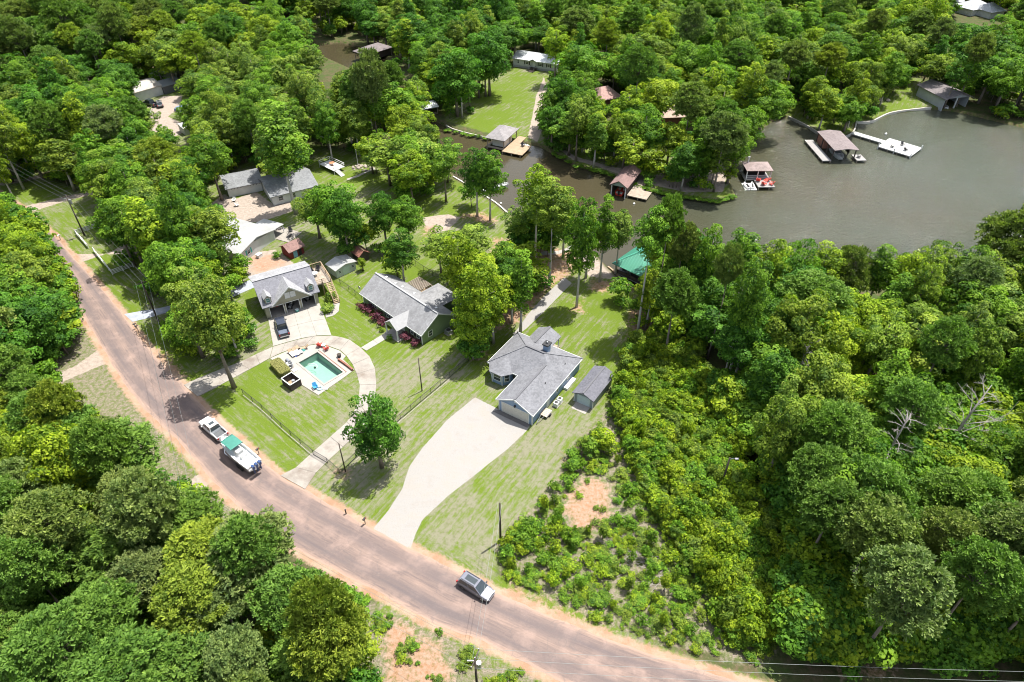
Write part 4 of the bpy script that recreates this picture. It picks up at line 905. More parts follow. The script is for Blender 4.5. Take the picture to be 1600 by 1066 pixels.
for poly, n_ in (([(1235, 925), (1640, 925), (1640, 1012), (1245, 1008)], 330), ([(1100, 615), (1185, 690), (1250, 880), (1240, 1000), (1310, 1000), (1290, 800), (1215, 650), (1150, 600)], 260), ([(1400, 700), (1540, 690), (1540, 770), (1400, 790)], 70), ([(1440, 700), (1450, 640), (1500, 600), (1565, 610), (1570, 690), (1500, 720)], 40), ([(0, 300), (60, 345), (105, 440), (120, 500), (100, 540), (0, 560)], 120)):
    xs = [q[0] for q in poly]; ys = [q[1] for q in poly]
    for _ in range(n_ * 3):
        px = rnd.uniform(min(xs), max(xs)); py = rnd.uniform(min(ys), max(ys))
        if not pip(px, py, poly): continue
        w_ = P(px, py, 2)
        if pip(w_.x, w_.y, ROAD_W): continue
        q = rnd.randrange(4); sc = rnd.uniform(.8, 1.9); items.append((q, w_.x, w_.y, 0, sc * 1.15, sc, rnd.uniform(0, 6.28), jit(TINTS[rnd.choice(['mid-green', 'dark green', 'mid-green', 'yellow-green'])])))
scatter('undergrowth', items, bm_, 'low leafy undergrowth beneath the wooded lots', 'undergrowth')
# ---- the scrub lot: saplings and bushes on their own
SAPZ = [[(985, 535), (1040, 530), (1090, 560), (1140, 640), (1165, 740), (1215, 860), (1235, 1000), (1150, 1010), (1100, 930), (1060, 860), (1010, 780), (985, 720), (960, 640), (975, 580)]]
MIDZ = [(870, 745), (905, 700), (960, 700), (1010, 780), (1060, 860), (1110, 940), (1150, 1005), (1080, 1010), (960, 960), (860, 915), (800, 890), (785, 850), (840, 800)]
CLUSTER = [(785, 850), (800, 838), (830, 815), (865, 812), (890, 835), (888, 870), (860, 895), (830, 890), (795, 880)]
n1 = 0; small = []
def scrub_item(x, y, px, py, near):
    pass
y = P(0, 1015).y
lim = {'sapling': 0, 'shrub': 0, 'cedar': 0}
pts = []
def far_enough(x, y, d):
    return all((x - a) ** 2 + (y - b) ** 2 > d * d for a, b in pts)
SLM = [('storage shed', 925, 610), ('big double bush', 932, 690), ('clay patch', 925, 785), ('dry-branch heap', 975, 860), ('wide spread of sticks', 1035, 905), ('lamp pole', 1125, 740), ('corner service pole', 782, 830), ('silver SUV', 745, 915), ('leaning bare stem', 1175, 640), ('pebbled lawn corner', 990, 550), ('right road end', 1130, 1030)]
SP = []
for _ in range(2600):
    px = rnd.uniform(775, 1240); py = rnd.uniform(525, 1015); w_ = P(px, py)
    if pip(px, py, SAPZ[0]):
        if far_enough(w_.x, w_.y, 1.75) and lim['sapling'] < 285:
            h = rnd.uniform(2.4, 5.6); pts.append((w_.x, w_.y)); lim['sapling'] += 1
            t = rnd.choice(['yellow-green', 'yellow-green', 'mid-green', 'yellow-green', 'olive green'])
            SP.append(('sapling', w_.x, w_.y, h, rnd.uniform(1.3, 2.2), t, 'leafy sapling', px, py, 'saplings in the thicket right of the scrub clearing'))
    elif pip(px, py, CLUSTER):
        if far_enough(w_.x, w_.y, 1.1) and lim['shrub'] < 280:
            pts.append((w_.x, w_.y)); lim['shrub'] += 1; t = rnd.choice(['yellow-green', 'mid-green'])
            SP.append(('shrub', w_.x, w_.y, rnd.uniform(1.4, 2.9), rnd.uniform(1.0, 1.7), t, 'bush of the corner clump', px, py, 'bushes of the clump at the scrub corner'))
    elif pip(px, py, MIDZ) and not pip(px, py, [(880, 770), (915, 740), (965, 745), (975, 800), (930, 835), (880, 820)]):
        if far_enough(w_.x, w_.y, 1.65) and rnd.random() < .55 and lim['shrub'] < 280:
            pts.append((w_.x, w_.y)); lim['shrub'] += 1; t = rnd.choice(['yellow-green', 'mid-green', 'mid-green', 'olive green'])
            if rnd.random() < .12: SP.append(('cedar', w_.x, w_.y, rnd.uniform(2.4, 4), rnd.uniform(.7, 1.1), t, 'pointed young tree', px, py, 'pointed young trees in the scrub clearing'))
            else: SP.append(('shrub', w_.x, w_.y, rnd.uniform(.7, 2.4), rnd.uniform(.5, 1.5), t, 'low bush', px, py, 'low bushes of the scrub clearing'))
for q in sorted(SP, key=lambda s_: min(math.hypot(s_[7] - l_[1], s_[8] - l_[2]) for l_ in SLM)):
    plant(q[0], q[1], q[2], q[3], q[4], q[5], place_label(q[5] + ' ' + q[6], q[7], q[8], SLM)[0], q[9], detail=True, cf=.95)
items = []
for _ in range(7500):
    px = rnd.uniform(560, 1250); py = rnd.uniform(640, 1080)
    inz = pip(px, py, SCRUBZ[0]) or pip(px, py, SCRUBZ[1])
    if not inz or (pip(px, py, [(880, 770), (915, 740), (955, 745), (965, 800), (930, 835), (880, 820)]) and rnd.random() < .8): continue
    w_ = P(px, py)
    if math.sin(w_.x * .9) * math.cos(w_.y * .8 + 1) + rnd.uniform(-.8, .8) < (.0 if px > 770 else .95): continue
    sc = rnd.uniform(.12, .62) * rnd.uniform(.6, 1); items.append((rnd.randrange(3), w_.x, w_.y, 0, sc * 1.5, sc, rnd.uniform(0, 6.28), jit(TINTS[rnd.choice(['yellow-green', 'mid-green', 'olive green', 'grey-green'])], .25)))
scatter('weeds', items, [m['one'] for m in MODELS['shrub']], 'knee-high weeds and grass tufts over the rough scrub lot', 'weeds')
items = []
for _ in range(4200):
    px = rnd.uniform(900, 1240); py = rnd.uniform(525, 1015)
    if not pip(px, py, SAPZ[0]): continue
    w_ = P(px, py); j = rnd.randrange(7)
    sc = rnd.uniform(.35, .85) if j < 4 else rnd.uniform(.6, 1.5); items.append((j, w_.x, w_.y, 0, sc * rnd.uniform(.8, 1.2), sc * rnd.uniform(.7, 1.3), rnd.uniform(0, 6.28), jit(TINTS[rnd.choice(['yellow-green', 'mid-green', 'yellow-green', 'grey-green'])], .2)))
scatter('brushwood', items, bm_, 'tangled bright green brush between the saplings of the thicket', 'brush')
for k_, (px, py, n_, L_, lb) in enumerate([(975, 860, 60, 3.0, 'heap of cut dry branches on the scrub clearing'), (1035, 905, 70, 3.4, 'wide spread of dry sticks beside the sapling thicket'), (905, 720, 35, 2.2, 'reddish dead brush below the double bush'), (1005, 880, 40, 2.6, 'loose grey sticks between the two brush heaps')]):
    m = MB(); c_ = P(px, py); r_ = random.Random(k_)
    for _ in range(n_):
        a = r_.uniform(-.6, .6) + (.4 if k_ % 2 else -.7); q = c_ + Vector((r_.gauss(0, 1.8), r_.gauss(0, 1.1), r_.uniform(.05, .35))); d = Vector((math.cos(a), math.sin(a), r_.uniform(-.1, .15))) * r_.uniform(.4, 1) * L_ / 2
        m.tube([q - d, q + d], [.028, .012], 4)
    o = m.build('brush_pile', DEADWOOD if k_ != 2 else surf('red_brush', (.26, .12, .08), .2, 2, .9)); tag(o, lb, 'brush pile', 'brush piles on the scrub lot', 'stuff')
b_ = P(932, 712); plant('sapling', b_.x - 1.2, b_.y, 3.6, 2.1, 'mid-green', 'left half of the big double bush below the storage shed'); plant('sapling', b_.x + 1.2, b_.y + .6, 4.4, 2.3, 'yellow-green', 'right, taller half of the big double bush below the storage shed')
b_ = P(895, 735); plant('sapling', b_.x, b_.y, 2.4, 1.4, 'mid-green', 'single round bush below the double bush at the lawn edge')
for px, py, h, r, lb in [(710 + 190, 860 - 120, 1, .6, 'knee-high bush at the lawn edge above the clay patch')]: pass
# red and green bushes at the green house
RT = (1, 1, 1)
for k_, (px, py, h, r, lb) in enumerate([(565.5, 482, 1.2, 1.0, 'leftmost red-leaved bush under the green house windows'), (575.5, 488, 1.4, 1.5, 'second red-leaved bush from the left at the green house'), (590, 500, 1.7, 1.75, 'biggest red-leaved bush, left of the green house porch'), (600, 508, 1.5, 1.4, 'red-leaved bush touching the porch'),
    (636, 530, 1.5, 1.35, 'red-leaved bush right of the green house porch'), (649.5, 539, 1.4, 1.25, 'red-leaved bush at the near corner of the green house')]):
    b_ = P(px, py); m_ = MODELS['shrub'][k_ % 3]; o = empty('red_bush', b_, 0, lb, 'bush', 'red bushes along the green house')
    if 'redcrown' not in m_: 
        m_['redcrown'] = m_['crown'].copy(); m_['redcrown'].materials.clear(); m_['redcrown'].materials.append(REDLEAF)
    c_ = link('crown', m_['redcrown'], o, (0, 0, h * .52), (0, 0, k_ * 1.1), (r / 1.15, r / 1.15, h / 1.6)); c_['tint'] = [1., 1., 1.]
for px, py, h, r, t, lb in [(596, 518, .8, .7, 'yellow-green', 'small green bush left of the walk to the green house'), (609, 530, .9, .7, 'mid-green', 'small green bush right of the walk to the green house'),
    (516, 470, 2.0, 1.5, 'olive green', 'tall olive bush inside the curved path by the deck stairs'), (513, 485, 1.5, 1.6, 'grey-green', 'grey-green bush below the olive one inside the curved path'), (432, 403, 1.5, 1.3, 'mid-green', 'green bush beside the white-roofed house'), (476, 515, .01, .01, 'mid-green', None)]:
    if lb: b_ = P(px, py); plant('shrub', b_.x, b_.y, h, r, t, lb, cf=.95)
# bank greenery
for k_ in range(46):
    f = k_ / 45; a = [(700, 204), (760, 217), (843, 228), (900, 260), (943, 270), (1000, 293), (1035, 303), (1073, 309), (1118, 316), (1148, 308)]; q = f * 9; i = min(8, int(q)); fr = q - i
    if 1 < q < 2.2: continue
    px = a[i][0] + (a[i + 1][0] - a[i][0]) * fr; py = a[i][1] + (a[i + 1][1] - a[i][1]) * fr; b_ = P(px, py - .5)
    plant('shrub', b_.x, b_.y, rnd.uniform(.5, 1.1), rnd.uniform(.8, 1.5), 'mid-green', place_label('low green bank bush', px, py)[0], 'bushes along the far creek bank', detail=False, z=-.3)
# dead trees
def dead_tree(px, py, h, lean, seed, label, spread=1.0):
    r_ = random.Random(seed); b_ = P(px, py); o = empty('dead_tree', b_, 0, label, 'dead tree')
    tr = MB(); top = Vector((lean[0], lean[1], h)); tr.tube([(0, 0, 0), top * .35 + Vector((.2, .1, 0)), top * .7, top], [.3, .24, .15, .04], 8); tr.build('trunk', DEADWOOD, o, smooth=True)
    for k in range(22):
        m = MB(); f = r_.uniform(.35, .97); s_ = top * f; a = r_.uniform(0, 6.28); L = (1.15 - f) * h * .42 * spread + .8
        L *= r_.uniform(.5, 1.15); d = Vector((math.cos(a), math.sin(a), r_.uniform(-.1, .8))).normalized(); e = s_ + d * L; md = s_.lerp(e, .5) + Vector((r_.uniform(-.3, .3), r_.uniform(-.3, .3), .25)); m.tube([s_, md, e], [.07, .04, .010], 5)
        for _ in range(11):
            g_ = r_.uniform(.3, .95); q = s_.lerp(e, g_) + (md - s_.lerp(e, .5)) * (1 - abs(2 * g_ - 1)); dd = (d + Vector((r_.uniform(-1, 1), r_.uniform(-1, 1), r_.uniform(-.3, .7)))).normalized(); m.tube([q, q + dd * L * r_.uniform(.12, .36)], [.022, .006], 4)
        m.build('branch', DEADWOOD, o)
dead_tree(1448, 738, 15, (4.5, 3, 0), 3, 'big bare bleached tree leaning in the right-hand woods', 1.4)
dead_tree(1228, 640, 15, (.6, 1.5, 0), 5, 'bare white-branched treetop in the middle of the woods', .6)
dead_tree(1165, 668, 9, (2.2, 4.0, 0), 8, 'leaning bare stem at the edge of the sapling thicket', .35)
dead_tree(1345, 780, 17, (1, .5, 0), 12, 'grey leafless twigs among the pines at the bottom right', .7)
# ================================================================ buildings
class House:
    """a building in its own frame: x along the front, y to the back, z up"""
    def __init__(s, name, o, ang, label, cat='house', group=None):
        s.root = empty(name, o, ang, label, cat, group); s.o = Vector(o); s.a = ang
    def part(s, name, mb, mat, label=None, parent=None, kind=None): return mb.build(name, mat, parent or s.root, label, kind)
    def wall(s, poly, z0, z1, mat, label=None): return s.part('wall', MB().prism(poly, z0, z1), mat, label)
    def gable(s, x0, x1, y, z0, z1, mat, th=.15, axis='x', xm=None):
        xm = (x0 + x1) / 2 if xm is None else xm; m = MB()
        if axis == 'x': vs = [(x0, y, z0), (x1, y, z0), (xm, y, z1), (x0, y + th, z0), (x1, y + th, z0), (xm, y + th, z1)]
        else: vs = [(y, x0, z0), (y, x1, z0), (y, xm, z1), (y + th, x0, z0), (y + th, x1, z0), (y + th, xm, z1)]
        m.add(vs, [(0, 1, 2), (5, 4, 3), (0, 3, 4, 1), (1, 4, 5, 2), (2, 5, 3, 0)]); return s.part('gable_wall', m, mat)
    def roof(s, faces, mat, th=.16, label=None, name='roof'):
        r = plate(faces, th).build(name, mat, s.root, label); return r
    def frame(s, face, u, z):
        """matrix for something flat on a wall. face: (x, y, outward angle)"""
        x, y, a = face; return Matrix.Translation((x, y, 0)) @ Matrix.Rotation(a, 4, 'Z') @ Matrix.Translation((u, 0, z))
    def window(s, face, u, z, w_, h_, fm=None, shutters=None, muntin=1, glass=None, sill=True):
        """face = (x, y, angle of the along-wall direction); outward is -y of that frame"""
        M = s.frame(face, u, z); m = MB(); t = .09; d = .07
        for a in ((-w_ / 2, w_ / 2, -h_ / 2, -h_ / 2 + t), (-w_ / 2, w_ / 2, h_ / 2 - t, h_ / 2), (-w_ / 2, -w_ / 2 + t, -h_ / 2 + t, h_ / 2 - t), (w_ / 2 - t, w_ / 2, -h_ / 2 + t, h_ / 2 - t)):
            m.box(a[0], a[1], -d, .02, a[2], a[3], M)
        if muntin: m.box(-w_ / 2 + t, w_ / 2 - t, -d * .7, .02, -.03, .03, M)
        f = s.part('window', m, fm or TRIM); g = MB().box(-w_ / 2 + t, w_ / 2 - t, -.03, .015, -h_ / 2 + t, h_ / 2 - t, M); s.part('pane', g, glass or GLASS, parent=f)
        if shutters:
            for sg in (-1, 1):
                x_ = sg * (w_ / 2 + .22); s.part('shutter', MB().box(x_ - .2, x_ + .2, -.06, .02, -h_ / 2 - .02, h_ / 2 + .02, M), shutters)
        return f
    def door(s, face, u, w_, h_, mat, z=0, panels=0, name='door'):
        M = s.frame(face, u, z); o = s.part(name, MB().box(-w_ / 2, w_ / 2, -.05, .02, .02, h_, M), mat)
        if panels:
            r, c = panels; 
            for i in range(r):
                for j in range(c):
                    x0 = -w_ / 2 + w_ * (j + .12) / c; x1 = -w_ / 2 + w_ * (j + .88) / c; z0 = .02 + h_ * (i + .14) / r; z1 = .02 + h_ * (i + .86) / r
                    s.part('panel', MB().box(x0, x1, -.08, -.045, z0, z1, M), mat, parent=o)
        return o
    def trim(s, a, b, w_=.14, mat=None, name='corner_trim'): return s.part(name, MB().bar(a, b, w_), mat or TRIM)
def ridge(h, a, b, mat, w_=.32):
    a = Vector(a); b = Vector(b); return h.part('ridge_cap', MB().bar(a + Vector((0, 0, .03)), b + Vector((0, 0, .03)), w_, .07), mat)
FR = lambda ang: 0
# ---- blue house
a1 = R(-32.9); blue = siding('blue_siding', (.20, .29, .42)); bsh = shingle('grey_shingle', (.165, .167, .18)); bridge = surf('ridge_shingle', (.115, .115, .125), .1, 3, .9)
H = House('blue_house', (-2.07, 77.91, 0), a1, 'blue single-storey house with grey hip roof at the head of the white gravel drive')
G = (-6.05, 6.6); W_ = 2.5
H.wall([(0, 0), (6.25, 0), (6.25, 15.5), (-6.15, 15.5), (-6.15, 6.5), (-4.75, 5.0), (-2.75, 5.0), (-1.75, 6.3), (-1.75, 6.75), (0, 6.75)], 0, W_, blue)
ey, ez = 6.2, 2.58
V = dict(A=(-6.6, 6.2, ez), B=(-6.6, 15.9, ez), C=(6.65, 15.9, ez), D=(6.65, -.4, ez), E=(-.4, -.4, ez), F=(-.4, 6.2, ez), R1=(-1.75, 11.05, 5.005), R2=(1.8, 11.05, 5.005), Gf=(3.125, -.4, 4.3425), Gb=(3.125, 9.725, 4.3425))
H.roof([[V[k] for k in q] for q in (['A', 'R1', 'B'], ['B', 'R1', 'R2', 'C'], ['C', 'R2', 'Gb', 'Gf', 'D'], ['E', 'Gf', 'Gb', 'F'], ['A', 'F', 'Gb', 'R2', 'R1'])], bsh)
ap_ = (-3.75, 8.45, 3.72)
H.roof([[(-6.62, 6.9, 2.6), (-5.0, 4.5, 2.6), ap_], [(-5.0, 4.5, 2.6), (-2.55, 4.5, 2.6), ap_], [(-2.55, 4.5, 2.6), (-1.35, 6.0, 2.6), ap_]], bsh, .14, name='bay_roof')
H.gable(0, 6.25, 0, 2.5, 4.12, blue)
H.roof([[(-4.1, 19.0, 2.62), (-1.75, 19.0, 3.8), (-1.75, 13.3, 3.8), (-4.1, 13.3, 2.62)], [(-1.75, 19.0, 3.8), (.6, 19.0, 2.62), (.6, 13.3, 2.62), (-1.75, 13.3, 3.8)]], bsh, .14, name='porch_roof')
H.gable(-3.8, .3, 18.6, 2.45, 3.6, blue)
for x in (-3.8, -1.75, .3): H.part('porch_post', MB().box(x - .08, x + .08, 18.6, 18.76, 0, 2.45), TRIM)
H.part('porch_deck', MB().box(-4.0, .5, 15.55, 18.9, 0, .3), WOODP)
ridge(H, (3.125, -.38, 4.36), (3.125, 9.3, 4.36), bridge); ridge(H, (-1.75, 11.05, 5.02), (1.8, 11.05, 5.02), bridge); ridge(H, (-1.75, 13.8, 3.82), (-1.75, 19, 3.82), bridge)
for a_, b_ in (((-6.6, 6.2, 2.6), (-1.75, 11.05, 5.02)), ((-6.6, 15.9, 2.6), (-1.75, 11.05, 5.02)), ((6.65, 15.9, 2.6), (1.8, 11.05, 5.02))): ridge(H, a_, b_, bsh, .2)
for a_, b_ in ((V['E'], V['D']), (V['D'], V['C']), (V['C'], V['B']), (V['B'], V['A']), (V['A'], V['F']), (V['F'], V['E'])):
    if (a_, b_) == (V['E'], V['D']): continue
    H.part('fascia', MB().bar((a_[0], a_[1], 2.5), (b_[0], b_[1], 2.5), .06, .2), TRIM)
H.part('fascia', MB().bar((-.42, -.42, 2.5), (3.125, -.42, 4.26), .06, .2), TRIM); H.part('fascia', MB().bar((6.67, -.42, 2.5), (3.125, -.42, 4.26), .06, .2), TRIM)
for x, y in ((0, 0), (6.25, 0), (6.25, 15.5), (-6.15, 6.5), (-4.75, 5.0), (-2.75, 5.0), (-6.15, 15.5)): H.trim((x, y, 0), (x, y, 2.5))
F0 = (0, 0, 0); gd = H.door(F0, 3.1, 4.9, 2.15, CREAM, name='garage_door', panels=(4, 8))
H.part('door_frame', MB().box(.5, .66, -.08, .02, 0, 2.3).box(5.56, 5.72, -.08, .02, 0, 2.3).box(.66, 5.56, -.08, .02, 2.16, 2.3), TRIM)
H.part('wall_lamp', MB().box(2.95, 3.2, -.3, 0, 2.45, 2.75), BLACK)
H.part('gable_vent', MB().box(2.85, 3.4, -.05, .02, 3.35, 3.8), TRIM)
ba = math.atan2(5.0 - 6.5, -4.75 + 6.15); H.window((-5.45, 5.75, ba), 0, 1.45, 1.2, 1.5); H.window((-3.75, 5.0, 0), 0, 1.45, 1.5, 1.5); H.window((-2.25, 5.65, math.atan2(1.3, 1.0)), 0, 1.45, .95, 1.5)
H.window((-1, 6.75, 0), .1, 1.5, .7, 1.2, shutters=BLACK)
FS = (6.25, 0, R(90)); H.door(FS, 4.9, .95, 2.05, TRIM); H.window(FS, 7.9, 1.4, .6, 1.1); H.window(FS, 11.6, 1.5, 1.1, 1.3); H.part('side_step', MB().box(6.25, 7.1, 9.9, 12.9, 0, .45), WHITE)
ch = H.part('chimney', MB().box(.95, 1.85, 12.0, 13.0, 4.2, 5.75), blue); H.part('chimney_cap', MB().box(.82, 1.98, 11.85, 13.15, 5.75, 6.0), BLACK, parent=ch); H.part('flue', MB().wheel((1.4, 12.5, 6.1), .22, .22, 12, 'Y'), CHROME, parent=ch)
for x, y in ((4.9, 6.2), (5.2, 12.2)): H.part('roof_vent', MB().tube([(x, y, 2.9), (x, y, 2.6 + .5 * (6.65 - x) + .3)], .07, 8), BLACK)
b0 = H
# ---- storage shed right of the blue house
H = House('storage_shed', P(896.9, 626.4), R(-33), 'small blue-grey storage shed with dark grey gable roof and white ramp', 'shed'); gsh = shingle('dark_shingle', (.12, .12, .138)); sw = siding('shed_siding', (.22, .26, .27))
H.wall([(0, 0), (3.4, 0), (3.4, 6.9), (0, 6.9)], 0, 2.15, sw); H.gable(0, 3.4, 0, 2.15, 2.85, sw); H.gable(0, 3.4, 6.75, 2.15, 2.85, sw)
H.roof([[(-.3, -.45, 2.12), (1.7, -.45, 2.95), (1.7, 7.35, 2.95), (-.3, 7.35, 2.12)], [(1.7, -.45, 2.95), (3.7, -.45, 2.12), (3.7, 7.35, 2.12), (1.7, 7.35, 2.95)]], gsh)
ridge(H, (1.7, -.4, 2.97), (1.7, 7.3, 2.97), bridge, .25); H.door((0, 0, 0), 1.7, 2.3, 1.95, plain('pale_blue_door', (.42, .50, .52)), name='roll_door', panels=(6, 1))
for x in (0, 3.4): H.trim((x, 0, 0), (x, 0, 2.15), .12)
m = MB(); m.add([(.45, -.05, .16), (3.0, -.05, .16), (3.0, -1.7, .02), (.45, -1.7, .02), (.45, -.05, 0), (3.0, -.05, 0)], [(3, 2, 1, 0), (0, 1, 5, 4), (0, 4, 3), (1, 2, 5)]); H.part('ramp', m, CONC2)
# ---- green house
a2 = R(-44.3); green = siding('sage_siding', (.175, .235, .125)); grs = shingle('streaked_shingle', (.225, .225, .23), True)
H = House('green_house', (-28.75, 106.6, 0), a2, 'long sage-green house with streaked grey gable roof and red bushes along its front')
L_ = 17.5; D_ = 7.7
H.wall([(0, 0), (L_, 0), (L_, D_), (13.6, D_), (13.6, 12.0), (8.2, 12.0), (8.2, D_), (0, D_)], 0, 2.6, green)
H.gable(0, D_, L_ - .15, 2.6, 4.95, green, axis='y', xm=3.85); H.gable(0, D_, 0, 2.6, 4.95, green, axis='y', xm=3.85)
sl = (5.2 - 2.55) / 4.3; rz_ = lambda y: 2.55 + sl * (y + .45) if y < 3.85 else 2.55 + sl * (8.15 - y)
wr = 4.3; wy = 8.15 - (wr - 2.55) / sl
H.roof([[(-.5, -.45, 2.55), (-.5, 3.85, 5.2), (18.0, 3.85, 5.2), (18.0, -.45, 2.55)],
        [(-.5, 3.85, 5.2), (-.5, 8.15, 2.55), (7.8, 8.15, 2.55), (10.9, wy, wr), (14.0, 8.15, 2.55), (18.0, 8.15, 2.55), (18.0, 3.85, 5.2)],
        [(7.8, 8.15, 2.55), (7.8, 12.4, 2.55), (10.9, 9.6, wr), (10.9, wy, wr)], [(7.8, 12.4, 2.55), (14.0, 12.4, 2.55), (10.9, 9.6, wr)], [(14.0, 12.4, 2.55), (14.0, 8.15, 2.55), (10.9, wy, wr), (10.9, 9.6, wr)]], grs)
rc = surf('pale_ridge', (.28, .28, .285), .1, 2, .9); ridge(H, (-.5, 3.85, 5.2), (18, 3.85, 5.2), rc, .35)
pz = 3.95; py_ = -.45 + (pz - 2.5) / sl
H.roof([[(10.2, -2.7, 2.55), (12.05, -2.7, pz), (12.05, py_ + .1, pz), (10.2, -.35, 2.55)], [(12.05, -2.7, pz), (13.9, -2.7, 2.55), (13.9, -.35, 2.55), (12.05, py_ + .1, pz)]], rc, .14, name='porch_roof')
H.gable(10.45, 13.65, -2.6, 2.5, 3.75, green, .1)
for x in (10.45, 13.65): H.part('porch_column', MB().box(x - .1, x + .1, -2.6, -2.4, 0, 2.5), TRIM)
H.part('porch_floor', MB().box(10.1, 14.0, -2.8, 0, 0, .22), CONC2); H.part('porch_chair', MB().box(10.7, 11.3, -.9, -.4, .6, .68).box(10.7, 11.3, -.45, -.4, .68, 1.2).box(10.72, 10.78, -.88, -.82, .22, .6).box(11.22, 11.28, -.88, -.82, .22, .6), WHITE)
H.door((0, 0, 0), 12.05, 1.0, 2.1, WHITE, z=.2)
for u in (2.6, 3.9, 7.6, 8.9): H.window((0, 0, 0), u, 1.5, .95, 1.3, shutters=BLACK if u in (2.6, 7.6, 8.9) else None)
for u in (14.8, 16.5): H.window((0, 0, 0), u, 1.5, .9, 1.3, shutters=BLACK)
H.window((L_, 0, R(90)), 2.0, 1.45, 1.0, 1.3)
H.part('fascia', MB().bar((-.5, -.47, 2.45), (18, -.47, 2.45), .06, .2), TRIM); H.part('fascia', MB().bar((18.02, -.45, 2.45), (18.02, 3.85, 5.1), .06, .2), TRIM); H.part('fascia', MB().bar((18.02, 8.15, 2.45), (18.02, 3.85, 5.1), .06, .2), TRIM)
for x, y in ((0, 0), (L_, 0), (L_, D_)): H.trim((x, y, 0), (x, y, 2.6))
for x, y in ((1.5, 4.9), (6.0, 5.2), (9.0, 5.6), (15.5, 5.4), (4.4, 4.9)): H.part('roof_vent', MB().box(x - .2, x + .2, y - .2, y + .2, rz_(y) - .05, rz_(y) + .16), WHITE)
# back deck with a slatted shade roof
dk = H.part('deck_floor', MB().box(2.8, 8.0, 8.3, 12.0, .3, .45), TANWOOD)
for i in range(12): H.part('shade_slat', MB().box(3.3 + i * .33, 3.42 + i * .33, 8.3, 11.3, 2.35, 2.5), WOODP)
for x, y in ((3.3, 8.4), (7.2, 8.4), (3.3, 11.2), (7.2, 11.2)): H.part('shade_post', MB().box(x - .07, x + .07, y - .07, y + .07, .45, 2.35), WOODP)
for a_, b_ in (((2.8, 8.3), (2.8, 12)), ((2.8, 12), (8, 12))):
    H.part('deck_railing', MB().bar((*a_, 1.35), (*b_, 1.35), .1, .06).bar((*a_, .75), (*b_, .75), .06), TANWOOD)
    for k in range(5): 
        q = Vector((*a_, 0)).lerp(Vector((*b_, 0)), k / 4); H.part('deck_post', MB().box(q.x - .06, q.x + .06, q.y - .06, q.y + .06, 0, 1.4), TANWOOD)
# dish
dsh = H.part('satellite_dish', MB().tube([(-.55, .3, 2.6), (-.75, .1, 3.3)], .03, 6).wheel((-.85, 0, 3.45), .38, .06, 16, 'Y'), GREYMETAL)
# ---- dormered garage house
a3 = R(29.9); beige = siding('beige_siding', (.30, .29, .215)); bgs = shingle('blue_grey_shingle', (.18, .18, .20)); lg = shingle('light_shingle', (.265, .265, .275))
H = House('dormer_garage', (-46.3, 101.8, 0), a3, 'beige three-bay garage house with centre gable, two dormers and a raised side deck', 'garage house')
GW, GD = 10.1, 8.0; bays = [(.85, 3.35), (3.85, 6.35), (6.9, 9.35)]
m = MB(); prev = 0
for x0, x1 in bays + [(GW, GW)]:
    m.box(prev, x0, 0, .25, 0, 2.75); 
    if x1 > x0: m.box(x0, x1, 0, .25, 2.3, 2.75)
    prev = x1
H.part('front_wall', m, beige)
H.part('wall', MB().box(0, .2, .25, GD, 0, 2.75).box(GW - .2, GW, .25, GD, 0, 2.75).box(.2, GW - .2, GD - .2, GD, 0, 2.75), beige)
H.part('upper_wall', MB().add([(0, 0, 2.75), (0, GD, 2.75), (0, GD, 4.7), (0, 4, 6.1), (.2, 0, 2.75), (.2, GD, 2.75), (.2, GD, 4.7), (.2, 4, 6.1)], [(0, 3, 2, 1), (4, 5, 6, 7), (0, 4, 7, 3), (3, 7, 6, 2), (2, 6, 5, 1)]), beige)
H.part('upper_wall', MB().add([(GW, 0, 2.75), (GW, GD, 2.75), (GW, GD, 4.7), (GW, 4, 6.1), (GW - .2, 0, 2.75), (GW - .2, GD, 2.75), (GW - .2, GD, 4.7), (GW - .2, 4, 6.1)], [(0, 1, 2, 3), (7, 6, 5, 4), (3, 7, 4, 0), (2, 6, 7, 3), (1, 5, 6, 2)]), beige)
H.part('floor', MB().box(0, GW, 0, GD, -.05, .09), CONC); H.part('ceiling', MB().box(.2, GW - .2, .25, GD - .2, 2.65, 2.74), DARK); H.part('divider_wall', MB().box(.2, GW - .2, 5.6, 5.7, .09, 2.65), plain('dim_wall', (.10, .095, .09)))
zs = 2.9; sl = (6.3 - zs) / 4.45
gx0, gx1, gm, gz = 1.35, 8.75, 5.05, 6.05; gy_ = -.45 + (gz - zs) / sl
fr_ = [(-.45, -.45, zs), (-.45, 4, 6.3), (GW + .45, 4, 6.3), (GW + .45, -.45, zs), (gx1, -.45, zs), (gm, gy_, gz), (gx0, -.45, zs)]
H.roof([fr_, [(-.45, 4, 6.3), (-.45, 8.5, 4.75), (GW + .45, 8.5, 4.75), (GW + .45, 4, 6.3)], [(gx0, -.45, zs), (gm, gy_, gz), (gm, -.5, gz)], [(gx1, -.45, zs), (gm, -.5, gz), (gm, gy_, gz)]][:2], bgs)
H.roof([[(gx0 - .1, -.6, zs - .08), (gm, -.6, gz), (gm, gy_, gz)], [(gx1 + .1, -.6, zs - .08), (gm, gy_, gz), (gm, -.6, gz)]], lg, .14, name='gable_roof')
H.roof([[(-.5, 4.02, 6.33), (-.5, 8.55, 4.80), (GW + .5, 8.55, 4.80), (GW + .5, 4.02, 6.33)]], lg, .03, name='back_roof')
H.gable(gx0 + .45, gx1 - .45, -.12, 2.75, gz - .42, beige, .3)
for sg, x_ in ((-1, gx0 - .1), (1, gx1 + .1)): H.part('fascia', MB().bar((x_, -.63, zs - .18), (gm, -.63, gz - .1), .06, .22), TRIM)
